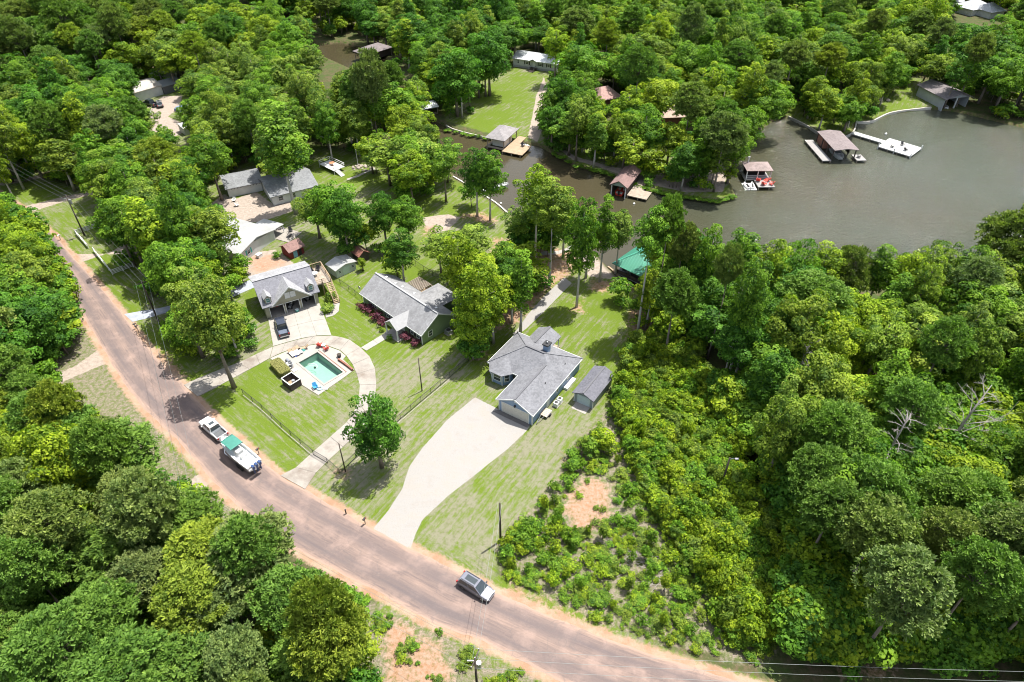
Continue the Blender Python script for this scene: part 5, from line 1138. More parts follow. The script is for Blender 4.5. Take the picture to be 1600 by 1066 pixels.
H.window((0, -.12, 0), gm - .52, 4.0, .95, 1.25, glass=WHITE); H.window((0, -.12, 0), gm + .52, 4.0, .95, 1.25, glass=WHITE)
ridge(H, (-.45, 4, 6.3), (GW + .45, 4, 6.3), lg, .3)
for u in (1.0, 9.1):
    d0 = .15; zb = zs + sl * (d0 + .45); zt = zb + 1.15
    H.part('dormer_wall', MB().box(u - .6, u + .6, d0, d0 + 1.9, zb - .1, zt), beige); H.part('dormer_gable', MB().add([(u - .6, d0, zt), (u + .6, d0, zt), (u, d0, zt + .5), (u - .6, d0 + .1, zt), (u + .6, d0 + .1, zt), (u, d0 + .1, zt + .5)], [(0, 1, 2), (5, 4, 3), (0, 3, 4, 1), (1, 4, 5, 2), (2, 5, 3, 0)]), beige)
    yb = d0 + (zt + .55 - zb) / sl + .25
    H.roof([[(u - .78, d0 - .2, zt - .06), (u, d0 - .2, zt + .6), (u, yb, zt + .6), (u - .78, d0 + (zt - zb) / sl, zt - .06)], [(u, d0 - .2, zt + .6), (u + .78, d0 - .2, zt - .06), (u + .78, d0 + (zt - zb) / sl, zt - .06), (u, yb, zt + .6)]], lg, .1, name='dormer_roof')
    H.window((0, d0, 0), u, zb + .6, .85, 1.0, fm=TRIM, glass=plain('teal_glass', (.10, .22, .20), .1))
for x0, x1 in bays: H.part('bay_trim', MB().box(x0 - .1, x0, -.05, .02, 0, 2.4).box(x1, x1 + .1, -.05, .02, 0, 2.4).box(x0 - .1, x1 + .1, -.05, .02, 2.3, 2.42), TRIM)
for x in (3.6, 6.6): H.part('wall_lamp', MB().box(x - .07, x + .07, -.16, 0, 1.9, 2.2), BLACK)
# raised deck and stair
dz = 2.75; H.part('deck_floor', MB().box(GW + .05, GW + 3.6, 2.1, 8.3, dz - .14, dz), WOODP)
for i in range(15): H.part('deck_board', MB().box(GW + .07, GW + 3.58, 2.13 + i * .41, 2.5 + i * .41, dz, dz + .03), WOODP)
for x, y in ((GW + 3.5, 2.2), (GW + 3.5, 5.2), (GW + 3.5, 8.2), (GW + .3, 8.2), (GW + 1.8, 2.2), (GW + 1.8, 8.2)): H.part('deck_post', MB().box(x - .08, x + .08, y - .08, y + .08, 0, dz + 1.05), TANWOOD)
for a_, b_ in (((GW + 3.5, 2.2), (GW + 3.5, 8.2)), ((GW + .1, 8.2), (GW + 3.5, 8.2)), ((GW + .1, 2.2), (GW + 2.3, 2.2))):
    H.part('deck_railing', MB().bar((*a_, dz + 1.05), (*b_, dz + 1.05), .13, .06).bar((*a_, dz + .55), (*b_, dz + .55), .05).bar((*a_, dz + .2), (*b_, dz + .2), .05), TANWOOD)
for i in range(13):
    y_ = 2.0 - i * .3; z_ = dz - .12 - i * .2; H.part('stair_tread', MB().box(GW + 2.4, GW + 3.45, y_ - .27, y_, z_ - .05, z_), TANWOOD)
for x in (GW + 2.4, GW + 3.5): H.part('stair_rail', MB().bar((x, 2.1, dz + .95), (x, -1.8, .95), .09).bar((x, 2.1, dz - .1), (x, -1.8, .05), .06, .25).bar((x, -1.75, 0), (x, -1.75, .95), .09), TANWOOD)
def loc(H_, x, y, z=0): return H_.root.matrix_basis @ Vector((x, y, z)) if False else (H_.o + Matrix.Rotation(H_.a, 3, 'Z') @ Vector((x, y, z)))
gar = H
def table_round(name, p, r, h, mat, label, group=None):
    o = empty(name, p, 0, label, 'table', group); MB().tube([(0, 0, h - .04), (0, 0, h)], r, 20).build('table_top', mat, o); MB().tube([(0, 0, 0), (0, 0, .04), (0, 0, .05), (0, 0, h - .04)], [.26, .24, .04, .04], 10).build('leg', mat, o); return o
def chair(name, p, rz, mat, label, group=None, cat='chair', kind='adirondack'):
    o = empty(name, p, rz, label, cat, group)
    MB().add([(-.3, -.32, .38), (.3, -.32, .38), (.3, .25, .26), (-.3, .25, .26), (-.3, -.32, .33), (.3, -.32, .33), (.3, .25, .21), (-.3, .25, .21)], [(0, 1, 2, 3), (7, 6, 5, 4), (0, 4, 5, 1), (1, 5, 6, 2), (2, 6, 7, 3), (3, 7, 4, 0)]).build('seat', mat, o)
    MB().add([(-.3, .22, .22), (.3, .22, .22), (.34, .52, .98), (-.34, .52, .98), (-.3, .27, .2), (.3, .27, .2), (.34, .57, .96), (-.34, .57, .96)], [(0, 1, 2, 3), (7, 6, 5, 4), (0, 4, 5, 1), (1, 5, 6, 2), (2, 6, 7, 3), (3, 7, 4, 0)]).build('backrest', mat, o)
    for x in (-.36, .36):
        MB().box(x - .08, x + .08, -.38, .42, .54, .58).build('armrest', mat, o); MB().box(x - .03, x + .03, -.34, -.27, 0, .54).build('leg', mat, o); MB().box(x - .03, x + .03, .3, .38, 0, .54).build('leg', mat, o)
    return o
wl = loc(gar, GW + 1.3, 5.4, dz + .03); table_round('patio_table', wl, .62, .72, WHITE, 'white round table on the raised garage deck')
for dx, dy, rz, lb in ((-.2, 1.3, 0, 'dark patio chair behind the white table on the raised deck'), (1.1, 1.5, -.5, 'dark patio chair in the railed corner of the raised deck'), (-.6, .2, 1.4, 'dark patio chair against the garage wall on the raised deck')):
    chair('patio_chair', loc(gar, GW + 1.3 + dx, 5.4 + dy, dz + .03), a3 + rz, BLACK, lb, 'dark chairs on the raised deck')
# things in the bays
gl = plain('dusty_brown', (.25, .12, .06)); 
def clutter(name, H_, x, y, items, label, cat): 
    o = empty(name, loc(H_, x, y, .09), H_.a, label, cat)
    for nm, bx, mt in items: MB().box(*bx).build(nm, mt, o)
    return o
clutter('garage_shelf', gar, 2.2, 2.3, [('upright', (-.8, -.75, -.2, .2, 0, 1.7), WOODP), ('upright', (.75, .8, -.2, .2, 0, 1.7), WOODP), ('shelf', (-.75, .75, -.2, .2, .5, .55), WOODP), ('shelf', (-.75, .75, -.2, .2, 1.1, 1.15), WOODP), ('bin', (-.6, -.1, -.18, .18, .55, .9), gl), ('bin', (.1, .6, -.18, .18, .55, .85), REDP)], 'shelf with brown and red bins in the left garage bay', 'shelf')
def mower(p, rz, label):
    o = empty('riding_mower', p, rz, label, 'riding mower')
    MB().box(-.35, .35, -.5, .35, .2, .38).build('deck', BLACK, o); MB().box(-.25, .25, .25, 1.0, .35, .75).build('hood', GREYMETAL, o, bevel=.05); MB().box(-.22, .22, -.45, -.05, .55, .62).box(-.22, .22, -.5, -.42, .62, .95).build('seat', WHITE, o)
    for x, y, r in ((-.42, -.35, .27), (.42, -.35, .27), (-.36, .8, .19), (.36, .8, .19)): MB().wheel((x, y, r), r, .16, 14, 'X').build('wheel', RUBBER, o)
    MB().tube([(0, .3, .7), (0, .12, .95)], .02, 6).wheel((0, .1, .97), .16, .03, 12, 'Y').build('steering_wheel', BLACK, o)
mower(loc(gar, 5.0, 1.6, .09), a3 + R(150), 'riding mower parked in the middle garage bay')
mower(loc(gar, 8.1, 2.6, .09), a3 + R(200), 'dark mower deep in the right garage bay')
o = empty('planter', loc(gar, 5.55, -.5), 0, 'green planter standing before the middle garage bay', 'planter'); MB().tube([(0, 0, .05), (0, 0, .5)], [.3, .42], 14).build('pot', TEALP, o); MB().tube([(0, 0, .45), (0, 0, .52)], .34, 12).build('soil', WHITE, o)
# ---- generic gabled buildings
def simple(name, fl, fr, depth, wh, rh, roofm, wallm, label, cat='house', axis='x', over=.35, z0=0, windows=(), doors=(), w_=None, ridge_m=None, hip=0, group=None, th=.14, off=None):
    a, b = P(*fl), P(*fr); d = b - a; ang = math.atan2(d.y, d.x); W = w_ or d.length; H_ = House(name, (a.x, a.y, z0), ang, label, cat, group); D = depth; e = over
    H_.wall([(0, 0), (W, 0), (W, D), (0, D)], 0, wh, wallm)
    if axis == 'x':
        m_ = D / 2; s_ = (rh - wh) / m_; ze = wh - e * s_ + .03; h_ = hip * (W / 2) if hip else -e; hx = max(0, h_)
        if not hip:
            H_.gable(0, D, 0, wh, rh - .02, wallm, .12, 'y'); H_.gable(0, D, W - .12, wh, rh - .02, wallm, .12, 'y')
            H_.roof([[(-e, -e, ze), (-e, m_, rh + .03), (W + e, m_, rh + .03), (W + e, -e, ze)], [(-e, m_, rh + .03), (-e, D + e, ze), (W + e, D + e, ze), (W + e, m_, rh + .03)]], roofm, th)
            if ridge_m: ridge(H_, (-e, m_, rh + .05), (W + e, m_, rh + .05), ridge_m, .25)
        else:
            r0, r1 = hx, W - hx
            H_.roof([[(-e, -e, ze), (r0, m_, rh), (r1, m_, rh), (W + e, -e, ze)], [(-e, D + e, ze), (W + e, D + e, ze), (r1, m_, rh), (r0, m_, rh)], [(-e, -e, ze), (-e, D + e, ze), (r0, m_, rh)], [(W + e, -e, ze), (r1, m_, rh), (W + e, D + e, ze)]], roofm, th)
    else:
        m_ = W / 2; s_ = (rh - wh) / m_; ze = wh - e * s_ + .03
        H_.gable(0, W, 0, wh, rh - .02, wallm); H_.gable(0, W, D - .15, wh, rh - .02, wallm)
        H_.roof([[(-e, -e, ze), (m_, -e, rh + .03), (m_, D + e, rh + .03), (-e, D + e, ze)], [(m_, -e, rh + .03), (W + e, -e, ze), (W + e, D + e, ze), (m_, D + e, rh + .03)]], roofm, th)
        if ridge_m: ridge(H_, (m_, -e, rh + .05), (m_, D + e, rh + .05), ridge_m, .25)
    H_.W = W; H_.D = D
    FC = {'f': (0, 0, 0), 'r': (W, 0, R(90)), 'l': (0, D, R(-90))}
    for q in windows: H_.window(FC[q[0]], q[1], q[2], q[3], q[4], shutters=q[5] if len(q) > 5 else None)
    for q in doors: H_.door(FC[q[0]], q[1], q[2], q[3], q[4])
    return H_
wroof = ribbed('white_metal_roof', (.40, .40, .39), R(-45)); wsid = siding('white_siding', (.52, .53, .52)); brroof = shingle('brown_shingle', (.22, .135, .12)); greyr = shingle('mid_grey_shingle', (.18, .185, .19)); dkwood = surf('dark_board', (.07, .055, .05), .2, 2, .9)
TEALSH = plain('teal_shutter', (.03, .28, .24))
simple('white_shed', (526.9, 435.3), (556.9, 421.1), 3.3, 2.0, 2.55, wroof, siding('shed_white', (.42, .46, .42)), 'low white shed with arched white roof along the black fence', 'shed', 'y', .25, windows=[('f', .8, 1.2, .75, .75), ('f', 3.95, 1.2, .75, .75)], doors=[('f', 2.35, 1.5, 1.75, plain('pale_green_door', (.42, .50, .45)))])
simple('red_roof_shed', (563, 411), (577, 405), 3.0, 1.9, 2.7, shingle('rust_shingle', (.26, .12, .09)), dkwood, 'small dark shed with rust-red roof behind the white shed', 'shed', 'y', .35, ridge_m=TANWOOD)
simple('barn_shed', (455, 405.5), (476, 395.5), 3.2, 2.0, 2.9, brroof, surf('barn_red', (.20, .035, .03), .2, 2, .8), 'brown-roofed barn shed with red side and pale blue door', 'shed', 'x', .35, doors=[('f', 1.25, .95, 1.8, plain('sky_blue_door', (.22, .40, .55))), ('f', 2.4, .7, 1.8, BLACK)])
# white metal-roofed house
a_ = P(378, 412); b_ = P(431, 374); W = (b_ - a_).length; ang = math.atan2((b_ - a_).y, (b_ - a_).x)
H = simple('white_roof_house', (378, 412), (431, 374), 13, 2.5, 3.6, wroof, wsid, 'white house with long white metal roof and teal shutters beside the sandy yard', 'house', 'y', .4, windows=[('f', 2.6, 1.5, .95, 1.1, TEALSH)])
# lower porch roof and back deck
H.roof([[(4.7, -.2, 3.0), (W + 3.2, -.2, 2.2), (W + 3.2, 5.5, 2.2), (4.7, 5.5, 3.0)]], wroof, .08, name='porch_roof')
for y in (.1, 2.7, 5.3): H.part('porch_post', MB().box(W + 2.95, W + 3.1, y, y + .12, 0, 2.15), WHITE)
H.part('patio_slab', MB().box(W + .02, W + 4.6, -3.5, 5.5, 0, .12), CONC)
for k_, (x, y, rz) in enumerate(((W + 3.9, -1, 0.5), (W + 2.2, -2.2, 2.2))): chair('patio_chair', loc(H, x, y, .12), rz, BLACK, ['dark chair at the edge of the patio by the barn shed', 'dark chair on the patio close to the white-roofed house'][k_])
o = empty('cooler_box', loc(H, 3.6, -1.6), ang, 'white box with lid below the teal-shuttered window', 'box'); MB().box(-.6, .6, -.4, .4, 0, .7).build('body', WHITE, o); MB().box(-.65, .65, -.45, .45, .7, .8).build('lid', TRIM, o)
# grey L-shaped garage building
H = simple('grey_roof_garage', (358.7, 309), (411, 298), 7.5, 2.6, 3.9, greyr, wsid, 'long white garage wing with small square windows over the sandy yard', 'garage', 'x', .5, windows=[('f', .9 + i * .75, 2.0, .5, .45) for i in range(4)] + [('f', 5.4 + i * .75, 2.0, .5, .45) for i in range(4)])
simple('grey_roof_house', (428, 321.5), (497, 304), 11, 2.6, 4.2, greyr, wsid, 'grey-roofed white house half hidden by the huge spreading tree', 'house', 'x', .5, windows=[('f', 2, 1.4, 1.2, 1.2), ('f', 5, 1.4, 1.2, 1.2), ('f', 9, 1.4, 1.2, 1.2)])
# white deck with railing behind
a_ = P(500, 262); b_ = P(523, 273); H = House('white_deck', a_, math.atan2((b_ - a_).y, (b_ - a_).x), 'white railed deck with a table behind the grey-roofed house', 'deck'); W = (b_ - a_).length
H.part('floor', MB().box(0, W, 0, 3.4, .9, 1.0), WHITE)
for a_, b_ in (((0, 0), (W, 0)), ((W, 0), (W, 3.4)), ((0, 3.4), (W, 3.4)), ((0, 0), (0, 3.4))): H.part('railing', MB().bar((*a_, 1.95), (*b_, 1.95), .1).bar((*a_, 1.45), (*b_, 1.45), .05).bar((*a_, 0), (*a_, 2.0), .12), WHITE)
for i in range(6): H.part('step', MB().box(W + i * .4, W + i * .4 + .38, .3, 1.5, .75 - i * .14, .82 - i * .14), WHITE)
table_round('deck_table', loc(H, W / 2, 1.8, 1.0), .7, .72, surf('terracotta', (.4, .16, .08)), 'terracotta table on the white railed deck')
# metal sheds at the top left
H = simple('metal_barn', (214, 160), (256, 147.5), 9, 3, 4.1, ribbed('tan_metal_roof', (.46, .43, .39), 0, rust=(.26, .17, .12)), wsid, 'large pale metal barn half under trees at the top left', 'barn', 'x', .3)
H = simple('metal_carport', (258, 148), (285, 140), 5.5, 2.6, 3.6, ribbed('grey_metal_roof', (.25, .26, .27), 0), plain('carport_dark', (.10, .10, .11)), 'grey-roofed metal carport joined to the pale barn', 'carport', 'x', .3)
H = simple('metal_lean_to', (248, 131), (277, 122), 3.6, 2.7, 3.0, ribbed('white_metal_roof_far', (.60, .60, .59), 0), wsid, 'white-roofed lean-to behind the grey carport', 'shed', 'x', .3)
H = simple('small_white_shed', (290, 212), (318, 204), 4, 2.2, 2.7, ribbed('white_metal_roof_far', (.6, .6, .6), 0), wsid, 'white shed roof at the lower right of the cluttered yard', 'shed', 'x', .3)
# lake houses
H = simple('manufactured_house', (802, 104), (870, 114), 8.5, 3.0, 4.2, ribbed('pale_metal_roof', (.56, .58, .60), 0), siding('off_white_siding', (.42, .43, .42)), 'white manufactured house with white metal roof and black shutters above the creek lawn', 'house', 'x', .4, windows=[('f', 1.9, 1.9, .8, 1.1), ('f', 5.2, 1.9, 1.3, 1.1, BLACK), ('f', 10.2, 1.9, 1.2, 1.1, BLACK), ('f', 13.2, 1.9, 1.0, 1.1, BLACK)], doors=[('f', 7.8, 1.0, 2.5, WHITE)])
H.roof([[(6.2, -1.3, 3.05), (7.8, -1.3, 3.75), (7.8, 2.6, 3.75), (6.2, 0, 3.05)], [(7.8, -1.3, 3.75), (9.4, -1.3, 3.05), (9.4, 0, 3.05), (7.8, 2.6, 3.75)]], ribbed('pale_metal_roof', (.56, .58, .60), 0), .1, name='porch_roof')
H.part('foundation', MB().box(-.03, H.W + .03, -.03, .2, 0, .7), surf('block_wall', (.30, .30, .30)))
for i in range(7): H.part('step', MB().box(7.0, 8.8, -1.3 - i * .32, -1.0 - i * .32, .65 - i * .1, .72 - i * .1), dkwood)
for x in (7.0, 8.8): H.part('step_rail', MB().bar((x, -1.0, 1.6), (x, -3.4, .9), .08).bar((x, -3.4, 0), (x, -3.4, .9), .08), BLACK)
H.part('porch_floor', MB().box(6.6, 9.2, -1.2, 0, .6, .72), dkwood)
rosy = shingle('rosy_shingle', (.34, .22, .20)); tanr = shingle('tan_shingle', (.36, .27, .22)); brick = surf('brick_wall', (.22, .10, .07), .2, 2, .9)
simple('rosy_roof_house', (940, 168), (968, 163), 9, 2.6, 4.6, rosy, brick, 'house with rosy hip roof glimpsed between crowns on the peninsula', 'house', 'x', .6, hip=.6)
simple('tan_roof_house', (1033, 196), (1083, 194), 10, 2.6, 4.2, tanr, brick, 'wide house with tan roof behind the pines of the point', 'house', 'x', .6)
for k_, (x0, y0, x1, y1, lb) in enumerate([(1488, 14, 1502, 12, 'small pale-roofed house at the very top right'), (1516, 26, 1545, 20, 'pale hip-roofed house at the top right edge of the forest'), (1545, 30, 1566, 27, 'low white-roofed building right of the pale hip-roofed house'), (1128, 28, 1140, 27, 'pale roof spot in the forest beyond the peninsula'), (708, 34, 722, 34, 'white roof spot in the forest above the creek')]):
    simple('far_house', (x0, y0), (x1, y1), 9, 2.8, 5, shingle('pale_shingle', (.40, .41, .44)), wsid, lb, 'house', 'x', .5, hip=.7)
# ================================================================ docks and boathouses
def deck(H_, x0, x1, y0, y1, z, mat, name='dock_deck', along='x', posts=True, board=.4):
    L = (y1 - y0) if along == 'x' else (x1 - x0); n = max(2, int(L / board)); st_ = L / n
    d = H_.part(name, MB().box(x0, x1, y0, y1, z - .22, z - .03), mat)
    for i in range(n):
        a = i * st_
        mb = MB().box(x0, x1, y0 + a + .012, y0 + a + st_ - .012, z - .03, z + rnd.uniform(-.004, .006)) if along == 'x' else MB().box(x0 + a + .012, x0 + a + st_ - .012, y0, y1, z - .03, z + rnd.uniform(-.004, .006))
        mb.build('plank', mat, d)
    if posts:
        for x in np.arange(x0 + .2, x1, 2.6):
            for y in (y0 + .15, y1 - .15): H_.part('pile', MB().box(x - .1, x + .1, y - .1, y + .1, -2.5, z - .22), WOODP)
    return d
def posts(H_, pts, z0, z1, mat, s=.08):
    for x, y in pts: H_.part('post', MB().box(x - s, x + s, y - s, y + s, z0, z1), mat)
def hiproof(H_, x0, x1, y0, y1, ze, zr, mat, axis='x', th=.14):
    if axis == 'x': i = min((y1 - y0) / 2, (x1 - x0) / 2 - .05); a, b = (x0 + i, (y0 + y1) / 2, zr), (x1 - i, (y0 + y1) / 2, zr)
    else: i = min((x1 - x0) / 2, (y1 - y0) / 2 - .05); a, b = ((x0 + x1) / 2, y0 + i, zr), ((x0 + x1) / 2, y1 - i, zr)
    A_, B_, C_, D_ = (x0, y0, ze), (x1, y0, ze), (x1, y1, ze), (x0, y1, ze)
    f = [[A_, B_, b, a], [B_, C_, b], [C_, D_, a, b], [D_, A_, a]] if axis == 'x' else [[A_, B_, a], [B_, C_, b, a], [C_, D_, b], [D_, A_, a, b]]
    H_.roof(f, mat, th)
def gabroof(H_, x0, x1, y0, y1, ze, zr, mat, axis='y', th=.14):
    if axis == 'y': m_ = (x0 + x1) / 2; H_.roof([[(x0, y0, ze), (m_, y0, zr), (m_, y1, zr), (x0, y1, ze)], [(m_, y0, zr), (x1, y0, ze), (x1, y1, ze), (m_, y1, zr)]], mat, th)
    else: m_ = (y0 + y1) / 2; H_.roof([[(x0, y0, ze), (x1, y0, ze), (x1, m_, zr), (x0, m_, zr)], [(x0, m_, zr), (x1, m_, zr), (x1, y1, ze), (x0, y1, ze)]], mat, th)
def jetski(p, rz, label, col=WHITE):
    o = empty('jet_ski', p, rz, label, 'jet ski', 'jet skis by the docks')
    sec = [(-1.45, .42, .05, .45), (-.6, .58, -.05, .55), (.4, .56, -.05, .6), (1.1, .36, .05, .62), (1.6, .05, .3, .6)]
    MB().loft([[(x, -w_, z1 * .6), (x, -w_ * .5, z0), (x, w_ * .5, z0), (x, w_, z1 * .6), (x, w_ * .55, z1), (x, -w_ * .55, z1)] for x, w_, z0, z1 in sec]).build('hull', col, o, smooth=False)
    MB().loft([[(x, -.17, .5), (x, .17, .5), (x, .13, z), (x, -.13, z)] for x, z in ((-1.2, .78), (-.4, .85), (.1, .75))]).build('seat', BLACK, o); MB().bar((.35, -.35, 1.0), (.35, .35, 1.0), .05).tube([(.6, 0, .6), (.35, 0, 1.0)], .07, 6).build('handlebar', BLACK, o)
    return o
WL = -.6
def frame_of(fl, fr): a, b = P(*fl), P(*fr); d = b - a; return a, math.atan2(d.y, d.x), d.length
# pavilion boathouse
gtan = shingle('taupe_shingle', (.23, .215, .215)); o_, an, W = frame_of((762, 229), (787, 234)); H = House('pavilion_boathouse', o_, an, 'boathouse with taupe hip roof on posts beside the sunny tan dock', 'boathouse'); D = 8.3
posts(H, [(0, 0), (W, 0), (0, D), (W, D), (0, D / 2), (W, D / 2)], -2, 2.75, WOODP, .1); hiproof(H, -.6, W + .6, -.6, D + .6, 2.75, 4.3, gtan, 'y'); H.part('wall', MB().box(1.0, W - .2, 1.0, 5.8, .2, 1.9), WHITE); H.part('boat_lift', MB().bar((.3, .2, 2.6), (W - .3, .2, 2.6), .12).bar((.3, D - .3, 2.6), (W - .3, D - .3, 2.6), .12), BLACK)
deck(H, W + .2, W + 6.2, -1.6, 4.6, .25, TANWOOD); deck(H, W + .2, W + 2.6, 4.6, 9.5, .25, TANWOOD); deck(H, .2, W, -.4, .4, .2, WOODP, posts=False); deck(H, -.5, .3, 0, D, .2, WOODP, along='y')
for k_ in range(2): MB().box(0, .5, 0, .5, 0, .45).box(0, .5, .45, .5, .45, .9)
chair('dock_chair', loc(H, W + 4.2, 3.6, .25), an + 1.2, BLACK, 'dark chair on the tan dock of the pavilion boathouse')
p_ = P(820, 226); jetski((p_.x, p_.y, WL + .1), R(-35), 'white jet ski moored against the tan dock'); 
# boat half hidden behind the twin trees
def small_boat(p, rz, L, label, col=WHITE, canopy=None):
    o = empty('motor_boat', p, rz, label, 'boat', 'boats on the creek'); s = L / 6
    sec = [(-3, 1.05, .0, .85), (-1, 1.15, -.15, .9), (1, 1.1, -.15, .95), (2.2, .75, 0, 1.0), (3, .08, .5, 1.05)]
    MB().loft([[(x * s, -w_, z1), (x * s, -w_ * .75, z0), (x * s, w_ * .75, z0), (x * s, w_, z1), (x * s, w_ * .8, z1 - .03), (x * s, w_ * .78, max(z0 + .12, z1 - .4)), (x * s, -w_ * .78, max(z0 + .12, z1 - .4)), (x * s, -w_ * .8, z1 - .03)] for x, w_, z0, z1 in sec]).build('hull', col, o)
    [q_.build('seat', CREAM, o) for q_ in (MB().box(-2.9 * s, -2.2 * s, -.8, .8, .5, .8), MB().box(-.6 * s, .1 * s, -.9, -.3, .5, .95), MB().box(-.6 * s, .1 * s, .3, .9, .5, .95))]; MB().box(-3.4 * s, -3.0 * s, -.2, .2, .3, 1.3).build('outboard_motor', BLACK, o); MB().box(.3 * s, .36 * s, -.85, .85, .95, 1.35).build('windscreen', GLASS, o)
    if canopy: MB().box(-1.6 * s, .4 * s, -1, 1, 1.95, 2.0).build('canopy', canopy, o)
    return o
p_ = P(775, 291); small_boat((p_.x, p_.y, WL), R(15), 6.5, 'white boat on the creek half hidden behind the twin dark trees')
p_ = P(770, 296); jetski((p_.x - 3, p_.y - .5, WL + .1), R(10), 'white jet ski beside the boat behind the twin dark trees')
# brown gabled boathouse
rosy2 = shingle('rosy_brown_shingle', (.20, .13, .12)); o_, an, W = frame_of((955, 302), (977, 307)); H = House('brown_boathouse', o_, an, 'brown gable-roofed boathouse with open dark front and small side dock', 'boathouse')
D = 10; gabroof(H, -.5, W + .5, -.6, D, 2.5, 3.9, rosy2); gabroof(H, .6, W - .2, D, D + 5, 2.5, 3.5, shingle('old_brown_shingle', (.16, .11, .10))); H.gable(0, W, -.3, 2.4, 3.6, siding('pale_green_siding', (.25, .33, .28)), .1)
H.part('wall', MB().box(0, .15, 0, D, -.3, 2.4).box(W - .15, W, 0, D, -.3, 2.4).box(.15, W - .15, D - .15, D, -.3, 2.4), dkwood); H.part('post', MB().box(-.05, .15, -.3, -.1, -2, 2.4).box(W - .15, W + .05, -.3, -.1, -2, 2.4), TRIM)
deck(H, W + .2, W + 5.2, .5, 4.6, .15, WOODP); deck(H, W + .2, W + 3, 4.6, 9, .15, WOODP); small_boat(loc(H, W / 2, 3.2, WL + .1), an + R(90), 5.5, 'red-trimmed boat inside the brown gabled boathouse', REDP)
# pink-roofed boathouse with red chairs
pink = shingle('pinkish_shingle', (.24, .19, .178)); o_, an, W = frame_of((1168, 293), (1210, 293)); H = House('pink_boathouse', o_, an, 'boathouse with pinkish flat-hipped roof behind a deck of red chairs', 'boathouse')
hiproof(H, .3, W + .3, 3.8, 9.0, 2.6, 3.4, pink, 'x'); posts(H, [(x, y) for x in (.6, W / 2, W - .1) for y in (4.1, 8.6)], -2, 2.6, TRIM, .1); H.part('railing', MB().bar((.5, 3.9, 1.2), (W, 3.9, 1.2), .08).bar((.5, 3.9, .8), (W, 3.9, .8), .05), WHITE); H.part('cabin', MB().box(1.0, W - .8, 6.2, 8.4, .3, 2.4), DARK)
dk2 = surf('grey_deck', (.26, .25, .24), .15, 1.5, .85); deck(H, 0.2, W, 3.7, 8.8, .3, dk2, posts=False); deck(H, W * .38, W, -.4, 3.7, .3, dk2); H.part('slide_post', MB().bar((1.6, 8, 3.0), (1.6, 8, 4.2), .3).cbox((1.6, 8, 4.3), (.5, .4, .3)), WHITE)
for k_, (x, y, rz, lb) in enumerate(((W * .5, 2.8, 2.6, 'red deck chair nearest the pink boathouse at the dock left'), (W * .86, 2.9, 3.6, 'red deck chair at the right back of the lake deck'), (W * .62, .7, 2.2, 'red deck chair at the front middle of the lake deck'), (W * .9, .8, 3.9, 'red deck chair at the right front of the lake deck'))):
    c_ = chair('deck_chair', loc(H, x, y, .3), rz, REDP, lb, 'red chairs on the lake deck'); c_.scale = (1.2, 1.2, 1.1)
table_round('deck_table', loc(H, W * .71, 1.8, .3), .5, .7, REDP, 'red table among the red deck chairs on the lake')
p_ = loc(H, .1, 1.2, WL + .15); jetski(p_, an + R(100), 'jet ski on the left float beside the red-chair deck'); p_ = loc(H, 1.6, 1.4, WL + .15); jetski(p_, an + R(80), 'jet ski on the right float against the red-chair deck')
H.part('float', MB().box(-.6, .7, -.4, 3.2, -.75, -.42), WHITE); H.part('float', MB().box(.9, W * .36, -.4, 3.2, -.75, -.42), WHITE)
# long boathouse off the lawn point
brn = shingle('dusty_brown_shingle', (.18, .15, .148)); a_, b_ = P(1296, 249), P(1272, 222); d_ = b_ - a_; H = House('long_boathouse', a_, math.atan2(d_.y, d_.x), 'long boathouse with dusty brown flat roof off the lawn point', 'boathouse'); W = d_.length
H.roof([[(-1, -6.8, 2.9), (W + .5, -6.8, 2.9), (W + .5, -3.5, 3.3), (-1, -3.5, 3.3)], [(-1, -3.5, 3.3), (W + .5, -3.5, 3.3), (W + .5, -.2, 2.9), (-1, -.2, 2.9)]], brn); posts(H, [(x, y) for x in (0, W / 3, W * .66, W) for y in (-.5, -6.5)], -2, 2.85, dkwood, .12)
H.part('wall', MB().box(W - 4.5, W, -6.4, -.6, .1, 2.6), surf('brick_red_board', (.24, .12, .09), .2, 2, .9)); H.part('wall', MB().box(3, W - 4.6, -6.5, -6.35, .1, 2.6), dkwood)
deck(H, -1.2, W + 1, .0, 2.4, .2, dk2); deck(H, -1.4, 2.2, -9.4, -6.8, .2, dk2); small_boat(loc(H, 3.5, -3.5, WL), math.atan2(d_.y, d_.x) + math.pi, 7, 'boat with pale seats under the long brown-roofed boathouse'); chair('dock_chair', loc(H, .3, -8, .2), 1, BLACK, 'dark chair on the end dock of the long boathouse')
# white L-shaped dock
H = House('white_dock', P(1333, 208), 0, 'narrow white walkway dock ending in a square white platform', 'dock'); a_, b_ = P(1333, 208), P(1381, 222.5); d_ = b_ - a_; H.root.rotation_euler.z = math.atan2(d_.y, d_.x); W = d_.length; wd = surf('white_dock_board', (.38, .38, .36), .1, 1.5, .8)
deck(H, 0, W, -1.1, 1.1, .15, wd, along='y', board=1.0); deck(H, W, W + 9, -4.2, 3.6, .15, wd, along='y', board=1.0); H.a = H.root.rotation_euler.z; H.o = P(1333, 208)
for k_, (x, y) in enumerate(((W + 4.5, 1.2), (W + 6.5, -1.4), (W + 3, -2))): chair('dock_chair', loc(H, x, y, .15), k_ * 2.0, BLACK, ['dark chair near the lake end of the white dock platform', 'dark chair at the outer corner of the white dock platform', 'dark chair by the walkway end of the white dock platform'][k_], 'dark chairs on the white dock')
for x, y in ((W + .2, -4.1), (W + 8.9, -4.1), (W + 8.9, 3.5), (W + 4.5, -4.1)): H.part('mooring_post', MB().box(x - .12, x + .12, y - .12, y + .12, -2, .9), WHITE)
